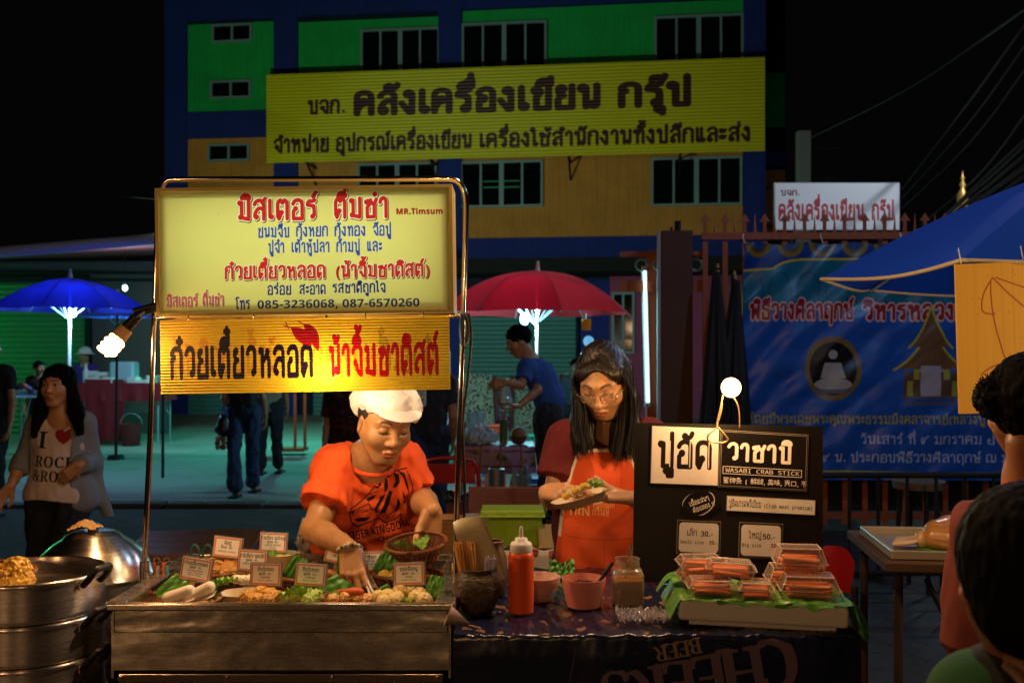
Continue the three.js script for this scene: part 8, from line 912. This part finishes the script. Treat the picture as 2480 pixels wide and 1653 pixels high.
{ // girl with the printed T-shirt and grey shirt
  const d = 5.5, q = (px, py, dd = d) => P(px, py, dd), hc = q(139, 936), neck = q(147, 1003, 5.55), waist = q(142, 1120, 5.55), hip = q(142, 1195, 5.55), aL = { s: q(88, 1028, 5.55), e: q(52, 1118, 5.55), w: q(26, 1176, 5.45), hand: { f: v(-0.6, -0.75, 0.2), n: v(0.6, -0.3, 0.7), side: -1, s: 0.95 } }, aR = { s: q(206, 1022, 5.55), e: q(222, 1116, 5.6), w: q(190, 1126, 5.4), hand: { f: v(-0.75, -0.65, 0.2), n: v(-0.4, 0.1, -0.9), side: 1, s: 0.95 } };
  const hip2 = hip.clone().add(v(0, -0.05, 0)), lg = [-1, 1].map((s) => ({ h: hip2.clone().add(v(s * 0.085, 0, 0)), k: v(hip.x + s * 0.1, 0.45, -5.45 + s * 0.08), a: v(hip.x + s * 0.1, 0.09, -5.5 + s * 0.1), t: v(hip.x + s * 0.1, 0.035, -5.4 + s * 0.1) }));
  const W = 0.5, H = 0.6, x0 = hip.x - W / 2, y0 = q(0, 1230).y, t = picture(512, 614, (c, w, h) => { c.fillStyle = '#c9b3a8'; c.fillRect(0, 0, w, h); const X = (px) => (q(px, 0).x - x0) / W * w, Y = (py) => h - (q(0, py).y - y0) / H * h; c.fillStyle = '#16100f'; const tx = (s, a, b, y, size) => { c.font = `bold ${size}px serif`; c.save(); c.translate(X(a), Y(y)); c.rotate(0.05); c.scale((X(b) - X(a)) / c.measureText(s).width, 1); c.fillText(s, 0, 0); c.restore(); }; tx('I', 100, 124, 1082, 130); tx('ROCK', 92, 190, 1126, 84); tx('&ROLL', 86, 192, 1160, 84); c.fillStyle = '#8c1420'; c.beginPath(); const hx = X(163), hy = Y(1050), s = 46; c.moveTo(hx, hy + s * 1.2); c.bezierCurveTo(hx - s * 1.8, hy, hx - s, hy - s * 1.2, hx, hy - s * 0.3); c.bezierCurveTo(hx + s, hy - s * 1.2, hx + s * 1.8, hy, hx, hy + s * 1.2); c.fill(); });
  const tp = torso(aL.s, aR.s, waist, hip, { cw: 0.085, ww: 0.075, hw: 0.095, r: 0.08, sh: 0.045 }, 0.006), tee = [...tp, RC(hip.clone().add(v(-0.07, 0, 0)), 0.118, hip.clone().add(v(0.07, -0.02, 0)), 0.118, 0.05), RC(waist, 0.1, hip.clone().add(v(0, -0.08, 0)), 0.125, 0.05)], tp2 = torso(aL.s, aR.s, waist, hip.clone().add(v(0.05, -0.03, 0)), { cw: 0.085, ww: 0.078, hw: 0.1, r: 0.082, sh: 0.046 }, 0.01);
  const shirtF = field([...tp2, RC(aL.s, 0.058, aL.e, 0.052, 0.03), CUT(RC(aL.e, 0.052, aL.w, 0.05, 0.03), lerp(aL.e, aL.w, 0.45), aL.w.clone().sub(aL.e).normalize()), RC(aR.s, 0.058, aR.e, 0.052, 0.03), CUT(RC(aR.e, 0.056, aR.w, 0.052, 0.03), lerp(aR.e, aR.w, 0.85), aR.w.clone().sub(aR.e).normalize()), RC(q(216, 1110, 5.6), 0.04, q(262, 1250, 5.65), 0.032, 0.05)]);
  const ov = nets((x, y, z) => { const c = shirtF(x, y, z) + 0.006 * N3(x * 9, y * 6, z * 9), cx = hip.x - 0.01, open = Math.max(Math.abs(x - cx) - (0.1 + 0.03 * (1.35 - y)), -(z + 5.56)); return Math.max(c, -open, q(0, 1262).y - y); }, [hip.x - 0.42, 0.55, -5.85], [hip.x + 0.45, 1.4, -5.25], 0.012);
  const R0 = person('long haired girl in an I heart rock T-shirt and open grey shirt', v(hip.x, 0, -5.5), { tone: [0.46, 0.22, 0.105], cell: 0.012, headCell: 0.004, handCell: 0.005, head: { c: hc, yaw: -4, pitch: -2, s: 0.95, down: false }, neck, waist, hip, arms: [aL, aR], legs: lg, wear: [{ name: 'shirt', mat: mat('#ffffff', 0.85, { map: t }), geo: (() => { const f = field([...tee, SUB(RC(q(147, 1008, 5.5), 0.07, q(145, 960), 0.06, 0.02))]), fo = folds(0.006, 8), yh = q(0, 1212).y; return nets((x, y, z) => Math.max(f(x, y, z) + fo(x, y, z), yh + 0.012 * Math.sin(x * 14) - y), [hip.x - 0.3, yh - 0.05, -5.8], [hip.x + 0.3, 1.4, -5.3], 0.01, { uv: (x, y, z, a, b, e) => (e > 0 ? [Math.min(0.99, Math.max(0.01, (x - x0) / W)), Math.min(0.99, Math.max(0.01, (y - y0) / H))] : [0.01, 0.01]) }); })() }, { name: 'overshirt', geo: ov, mat: clothM('#7d7f84') }, pants(lg[0].h, lg[1].h, lg, [0.092, 0.062, 0.05], clothM('#101014'), 0.014)] });
  const wp = (px, py, dd) => P(px, py, dd); part(R0.g, 'hair', R0.bring(blob([EL(hc.clone().add(v(0, 0.035, -0.02)), v(0.088, 0.094, 0.1), 0.02), SUB(EL(hc.clone().add(v(-0.004, -0.03, 0.09)), v(0.062, 0.085, 0.08), 0.015)), RC(wp(110, 930, 5.5), 0.03, wp(96, 1000, 5.48), 0.034, 0.03), RC(wp(96, 1000, 5.48), 0.034, wp(82, 1052, 5.45), 0.02, 0.03), RC(wp(168, 930, 5.5), 0.034, wp(184, 1000, 5.48), 0.04, 0.03), RC(wp(184, 1000, 5.48), 0.04, wp(192, 1046, 5.45), 0.022, 0.03), RC(wp(140, 930, 5.58), 0.09, wp(142, 1030, 5.64), 0.1, 0.03)], 0.008, { warp: (x, y, z) => 0.004 * Math.sin(x * 260 + 5 * N3(x * 9, y * 4, z * 9)) })), hairSoft);
}
function bystander(label, px, d, o) {                               // a simple standing or walking figure seen from a distance
  const x = P(px, 0, d).x, h = o.h ?? 1.6, k = h / 1.6, B = v(x, 0, -d), at = (a, y, z) => v(x + a * k, y * k, -d + z * k), fz = o.back ? -1 : 1, st = o.stride ?? 0.1, lean = o.lean ?? 0;
  const hc = at(lean, 1.49, 0.02 * fz), neck = at(lean * 0.8, 1.33, 0), waist = at(lean * 0.2, 1.02, 0), hip = at(0, 0.88, 0);
  const arms = [-1, 1].map((s) => ({ s: at(s * 0.155 + lean * 0.75, 1.28, 0), e: at(s * 0.2 + lean * 0.4, 1.02, 0.02 * s * fz), w: at(s * 0.2 + (o.reach ?? 0), 0.82, 0.12 * fz), hand: { f: v(0, -1, 0.3 * fz), n: v(-s, 0, 0.2), side: s, s: k } }));
  const legs = [-1, 1].map((s) => ({ h: at(s * 0.085, 0.85, 0), k: at(s * 0.09 + (o.cross ?? 0) * s * -0.5, 0.46, s * st * 0.6 * fz + 0.03), a: at(s * 0.09 - (o.cross ?? 0) * s, 0.085 + (o.lift && s < 0 ? 0.04 : 0), s * st * fz), t: at(s * 0.1 - (o.cross ?? 0) * s, 0.03 + (o.lift && s < 0 ? 0.03 : 0), s * st * fz + 0.09 * fz) }));
  const tp = torso(arms[0].s, arms[1].s, waist, hip, { cw: 0.09, ww: 0.08, hw: 0.095, r: 0.085, sh: 0.05 }, 0.008);
  const R0 = person(label, B, { tone: o.tone ?? DEEP, cell: 0.017, headCell: 0.007, handCell: 0.008, head: { c: hc, yaw: o.yaw ?? (o.back ? 180 : 0), pitch: o.pitch ?? 0, s: k, down: false }, neck, waist, hip, arms, legs, wear: [{ name: 'shirt', cell: 0.016, prims: [...tp, sleeve(arms[0], o.sleeve ?? 0.6, 0.008), sleeve(arms[1], o.sleeve ?? 0.6, 0.008), ...(o.skirt ? [RC(waist, 0.12, at(0, 0.45, 0), 0.2, 0.06)] : []), SUB(RC(neck, 0.06, hc, 0.06, 0.02))], warp: folds(0.008, 8, px), mat: o.top }, pants(legs[0].h, legs[1].h, legs, [0.1, 0.07, o.flare ?? 0.07], o.bottom, 0.016), { name: 'sandals', geo: merge(legs.map((l) => box(0.1, 0.025, 0.25, l.t.x, l.t.y - 0.018, l.t.z - 0.05 * fz, 0.01))), mat: M.blackMatt }] });
  hairCap(R0, { drop: o.long ?? 0, cell: 0.009 }); return R0;
}
const denim = clothM('#1f3050'), flower = mat('#ffffff', 0.85, { map: grain(128, (x, y) => { const q = tileN(x, y, 14, 21); return q > 0.25 ? [0.32, 0.12, 0.1] : q > 0 ? [0.2, 0.05, 0.06] : [0.12, 0.03, 0.04]; }, true) });
bystander('walker in flared jeans and flip-flops seen from behind, carrying bags', 590, 10.9, { h: 1.66, back: true, stride: 0.2, cross: 0.05, bottom: denim, top: clothM('#15151a'), flare: 0.08 }); bystander('walker in dark trousers and khaki jacket beside the flared jeans', 652, 12.8, { h: 1.62, back: true, stride: 0.08, bottom: clothM('#15171a'), top: clothM('#8a7a60'), sleeve: 0.95 });
bystander('woman in a dark red flowered dress behind the vendor in orange', 846, 8.6, { h: 1.55, bottom: flower, top: flower, skirt: true, sleeve: 0.9, yaw: 40 }); bystander('shopper in blue jeans with a flowered bag behind the right pole', 1034, 8.2, { h: 1.64, back: true, stride: 0.16, bottom: denim, top: clothM('#1a1a20'), lean: 0.02 });
{ const p = P(1008, 950, 8.0), o = thing('shoulder_bag', 'flowered shoulder bag hanging beside the blue jeans', 'bag', p); part(o, 'bag_body', box(0.16, 0.2, 0.08, 0, -0.02, 0, 0.03), mat('#ffffff', 0.85, { map: pattern.map, color: '#8a6a5a' })); part(o, 'strap', tube([[-0.06, 0.07, 0], [0, 0.35, 0], [0.06, 0.07, 0]], 0.008, 6), M.dark); }
{ const p = P(541, 1035, 10.8), o = thing('shopping_bag', 'dark bag with blue handles and eggs held by the walker', 'bag', p); part(o, 'bag_body', blob([EL(v(0, 0.02, 0), v(0.07, 0.13, 0.06), 0.03), EL(v(-0.01, -0.02, 0), v(0.09, 0.06, 0.07), 0.03)], 0.012), mat('#161a24', 0.35)); part(o, 'handle', tube([[-0.03, 0.12, 0], [0.0, 0.24, 0], [0.04, 0.12, 0]], 0.012, 6), mat('#2a7cc8', 0.5)); for (let k = 0; k < 9; k++) part(o, 'egg', ball(0.032, -0.06 + (k % 3) * 0.06, -0.12 - Math.floor(k / 3) * 0.045, 0.02 * (k % 2), 10).scale(1, 1, 1), mat(k % 2 ? '#8a5a40' : '#b8a090', 0.5)); }
// man in blue bending with a bag of drink
{
  const d = 8, q = (px, py, dd = d) => P(px, py, dd), hc = q(1256, 826), neck = q(1282, 868), waist = q(1330, 970, 8.02), hip = q(1336, 1010, 8.05), aL = { s: q(1276, 890, 7.88), e: q(1262, 932, 7.78), w: q(1225, 925, 7.72), hand: { f: v(-1, -0.1, 0), n: v(0, -0.2, -0.9), side: 1, s: 1 } }, aR = { s: q(1300, 888, 8.12), e: q(1302, 945, 7.9), w: q(1258, 982, 7.8), hand: { f: v(-0.9, -0.3, 0.1), n: v(0, 0.9, 0), side: -1, s: 1 } };
  const lg = [-1, 1].map((s) => ({ h: hip.clone().add(v(s * 0.03, -0.03, s * -0.1)), k: v(hip.x + s * 0.02, 0.52, -8.05 - s * 0.1), a: v(hip.x + 0.02 + s * 0.03, 0.09, -8.08 - s * 0.1), t: v(hip.x - 0.07 + s * 0.03, 0.035, -8.06 - s * 0.1) }));
  const R0 = person('man in a blue T-shirt bending to fill a clear bag under the red umbrella', v(hip.x, 0, -8.05), { tone: DEEP, cell: 0.013, headCell: 0.005, handCell: 0.006, head: { c: hc, yaw: -82, pitch: 22, down: true, s: 1.05 }, neck, waist, hip, arms: [aL, aR], legs: lg, wear: [{ name: 'shirt', cell: 0.012, prims: [RC(q(1290, 895), 0.1, waist, 0.105, 0.06), RC(waist, 0.105, hip, 0.11, 0.05), RC(aL.s, 0.07, aR.s, 0.07, 0.05), RC(q(1312, 905, 8.05), 0.11, q(1338, 960, 8.05), 0.1, 0.05), sleeve(aL, 0.75, 0.01), sleeve(aR, 0.75, 0.01), SUB(RC(neck, 0.05, hc, 0.06, 0.02))], warp: folds(0.006, 9), mat: clothM('#1f4a94') }, pants(lg[0].h, lg[1].h, lg, [0.12, 0.085, 0.075], clothM('#15171f'), 0.014, 0.12)] });
  hairCap(R0, { cell: 0.007 });
  const o = thing('drink_bag', 'clear plastic bag of drink in the bending man\'s hands', 'bag', q(1222, 950, 7.75)); part(o, 'bag_body', sheet((u, w) => { const t = u * 2 * PI, r = 0.03 + 0.035 * (1 - w) * (1 + 0.15 * Math.sin(t * 7)); return [Math.cos(t) * r, -0.08 + w * 0.17, Math.sin(t) * r]; }, 40, 10), mat('#c8dce0', 0.12, { transmission: 0.6 })); part(o, 'drink', blob([EL(v(0, -0.065, 0), v(0.06, 0.03, 0.06), 0.01)], 0.01), mat('#b8a898', 0.3));
}
bystander('customer in dark clothes across the lane, facing the cart', 4706, -0.8, { h: 1.62, back: true, top: clothM('#17151a'), bottom: clothM('#15151a') });
// seated people in the dark on the left, child among the chairs
bystander('woman in dark clothes sitting at the silver table', 95, 15.2, { h: 1.42, top: clothM('#241214'), bottom: clothM('#15151a'), yaw: 60 }); bystander('vendor in a purple shirt and pale hat behind the crimson table', 205, 18, { h: 1.6, top: clothM('#4c2a86'), bottom: clothM('#15151a'), yaw: -20 });
{ const R1 = scene.children.at(-1), p = R1.position, o = thing('sun_hat', 'pale brimmed hat worn by the vendor in purple', 'hat', [p.x, 1.55, p.z]); part(o, 'crown', mv(new THREE.SphereGeometry(0.12, 20, 10, 0, 2 * PI, 0, PI / 2), 0, 0, 0), M.foam); part(o, 'brim', lathe([[0.11, 0.01], [0.15, -0.01], [0.19, -0.025]], 28), M.foam); }
bystander('man in black at the far left holding a phone', -22, 9.6, { h: 1.72, top: clothM('#0f1114'), bottom: clothM('#101014'), yaw: 60, reach: 0.03, lean: 0.0 }); bystander('long haired child sitting in the spotted chair', 1394, 13.9, { h: 1.46, top: clothM('#3a4a4a'), bottom: clothM('#1c2228'), long: 0.1 });
// customers at the right edge
{
  const d = 2.15, q = (px, py, dd = d) => P(px + 22, py, dd), hc = q(2478, 1000), neck = q(2490, 1165, 2.2), waist = q(2480, 1560, 2.2), hip = q(2480, 1760, 2.2), aL = { s: q(2365, 1290, 2.2), e: q(2345, 1590, 2.2), w: q(2350, 1750, 2.1) }, aR = { s: q(2620, 1290, 2.2), e: q(2650, 1590, 2.2), w: q(2650, 1750, 2.1) };
  const lg = [-1, 1].map((s) => ({ h: hip.clone().add(v(s * 0.09, 0, 0)), k: v(hip.x + s * 0.1, 0.42, -2.2), a: v(hip.x + s * 0.1, 0.08, -2.22), t: v(hip.x + s * 0.1, 0.03, -2.3) }));
  const R0 = person('person with tied-up dark hair in an orange collared shirt facing the squid stall', v(hip.x, 0, -2.2), { tone: [0.3, 0.13, 0.06], cell: 0.012, headCell: 0.005, head: { c: hc, yaw: 150, pitch: 4, s: 1.02 }, neck, waist, hip, arms: [aL, aR], legs: lg, wear: [{ name: 'shirt', cell: 0.01, prims: [...torso(aL.s, aR.s, waist, hip, { cw: 0.1, ww: 0.1, hw: 0.1, r: 0.09, sh: 0.055 }, 0.01), sleeve(aL, 0.9, 0.01, 0.062, 0.06), sleeve(aR, 0.9, 0.01, 0.062, 0.06), SUB(RC(neck, 0.06, hc, 0.06, 0.02))], warp: folds(0.008, 8), mat: clothM('#6a1f0c') }, { name: 'collar', geo: blob([RC(q(2412, 1235, 2.16), 0.03, q(2450, 1160, 2.2), 0.026, 0.02), RC(q(2450, 1160, 2.2), 0.026, q(2520, 1150, 2.26), 0.03, 0.02), RC(q(2412, 1235, 2.16), 0.03, q(2480, 1235, 2.12), 0.028, 0.02)], 0.008), mat: clothM('#b43a14') }, pants(lg[0].h, lg[1].h, lg, [0.1, 0.075, 0.06], clothM('#14141a'), 0.016)] });
  const hairs = []; for (let k = 0; k < 70; k++) { const a = rr(0, 6.28), e = q(2395 + Math.cos(a) * 62, 960 + Math.sin(a) * 62, 2.13 + rr(-0.03, 0.03)); hairs.push(tube([q(2400, 965, 2.14), lerp(q(2400, 965, 2.14), e, 0.6).add(v(rr(-0.01, 0.01), rr(-0.01, 0.01), 0)), e], 0.0012, 4, 6)); }
  part(R0.g, 'hair', R0.bring(merge([R0.H(blob([EL(v(0, 0.035, -0.02), v(0.088, 0.096, 0.104), 0.02), SUB(EL(v(0, -0.03, 0.09), v(0.07, 0.09, 0.07), 0.012)), SUB(EL(v(0, -0.13, 0.01), v(0.2, 0.075, 0.2), 0.01))], 0.006, { warp: (x, y, z) => 0.004 * N3(x * 60, y * 20, z * 60) })), blob([EL(q(2398, 965, 2.14), v(0.052, 0.05, 0.05), 0.02), RC(q(2398, 965, 2.14), 0.03, q(2440, 950, 2.14), 0.04, 0.03)], 0.006, { warp: (x, y, z) => 0.005 * N3(x * 50, y * 50, z * 50) }), ...hairs])), hairSoft);
  const d2 = 1.3, p = (px, py, dd = d2) => P(px + 60, py + 25, dd), h2 = p(2425, 1375), n2 = p(2520, 1600, 1.33), w2 = p(2540, 1950, 1.33), hp = p(2540, 2250, 1.33), bL = { s: p(2330, 1690, 1.35), e: p(2290, 2000, 1.35), w: p(2330, 2250, 1.4) }, bR = { s: p(2740, 1700, 1.35), e: p(2780, 2000, 1.35), w: p(2760, 2250, 1.4) }, lg2 = [-1, 1].map((s) => ({ h: hp.clone().add(v(s * 0.08, 0, 0)), k: v(hp.x + s * 0.09, 0.4, -1.33), a: v(hp.x + s * 0.09, 0.08, -1.33), t: v(hp.x + s * 0.09, 0.03, -1.42) }));
  const tq = torso(bL.s, bR.s, w2, hp, { cw: 0.085, ww: 0.085, hw: 0.09, r: 0.085, sh: 0.055 }, 0.015), blk = [...tq, RC(bL.s, 0.06, bL.e, 0.055, 0.03), RC(bR.s, 0.06, bR.e, 0.055, 0.03), SUB(RC(n2, 0.06, h2, 0.06, 0.02))];
  const R2 = person('child with short black hair in a green and black striped jacket', v(hp.x, 0, -1.33), { tone: [0.3, 0.14, 0.07], cell: 0.012, headCell: 0.005, head: { c: h2, yaw: 170, pitch: 5, s: 0.98 }, neck: n2, waist: w2, hip: hp, arms: [bL, bR], legs: lg2, wear: [{ name: 'jacket', cell: 0.009, prims: blk, warp: folds(0.006, 8), mat: clothM('#141416'), kids: [{ name: 'stripe', geo: merge([0, 1].map((k) => tube([p(2372 + k * 22, 1585 - k * 10, 1.262), p(2400 + k * 26, 1610 - k * 14, 1.262), p(2440 + k * 22, 1660, 1.255), p(2490 + k * 22, 1720, 1.25)], 0.005, 6))), mat: mat('#8a7060', 0.8) }] }, { name: 'sleeve', cell: 0.009, prims: [RC(bL.s, 0.08, bL.e, 0.072, 0.03), RC(bR.s, 0.08, bR.e, 0.072, 0.03)], mat: clothM('#1c5a2a') }, pants(lg2[0].h, lg2[1].h, lg2, [0.095, 0.07, 0.06], clothM('#14141a'), 0.016)] });
  part(R2.g, 'hair', R2.bring(R2.H(blob([EL(v(0, 0.03, -0.016), v(0.09, 0.1, 0.106), 0.02), EL(v(0, -0.04, -0.045), v(0.075, 0.06, 0.06), 0.03), SUB(EL(v(0, -0.035, 0.1), v(0.07, 0.09, 0.07), 0.012))], 0.006, { warp: (x, y, z) => 0.003 * N3(x * 60, y * 20, z * 60) }))), hairSoft);
}
renderer.render(scene, camera);
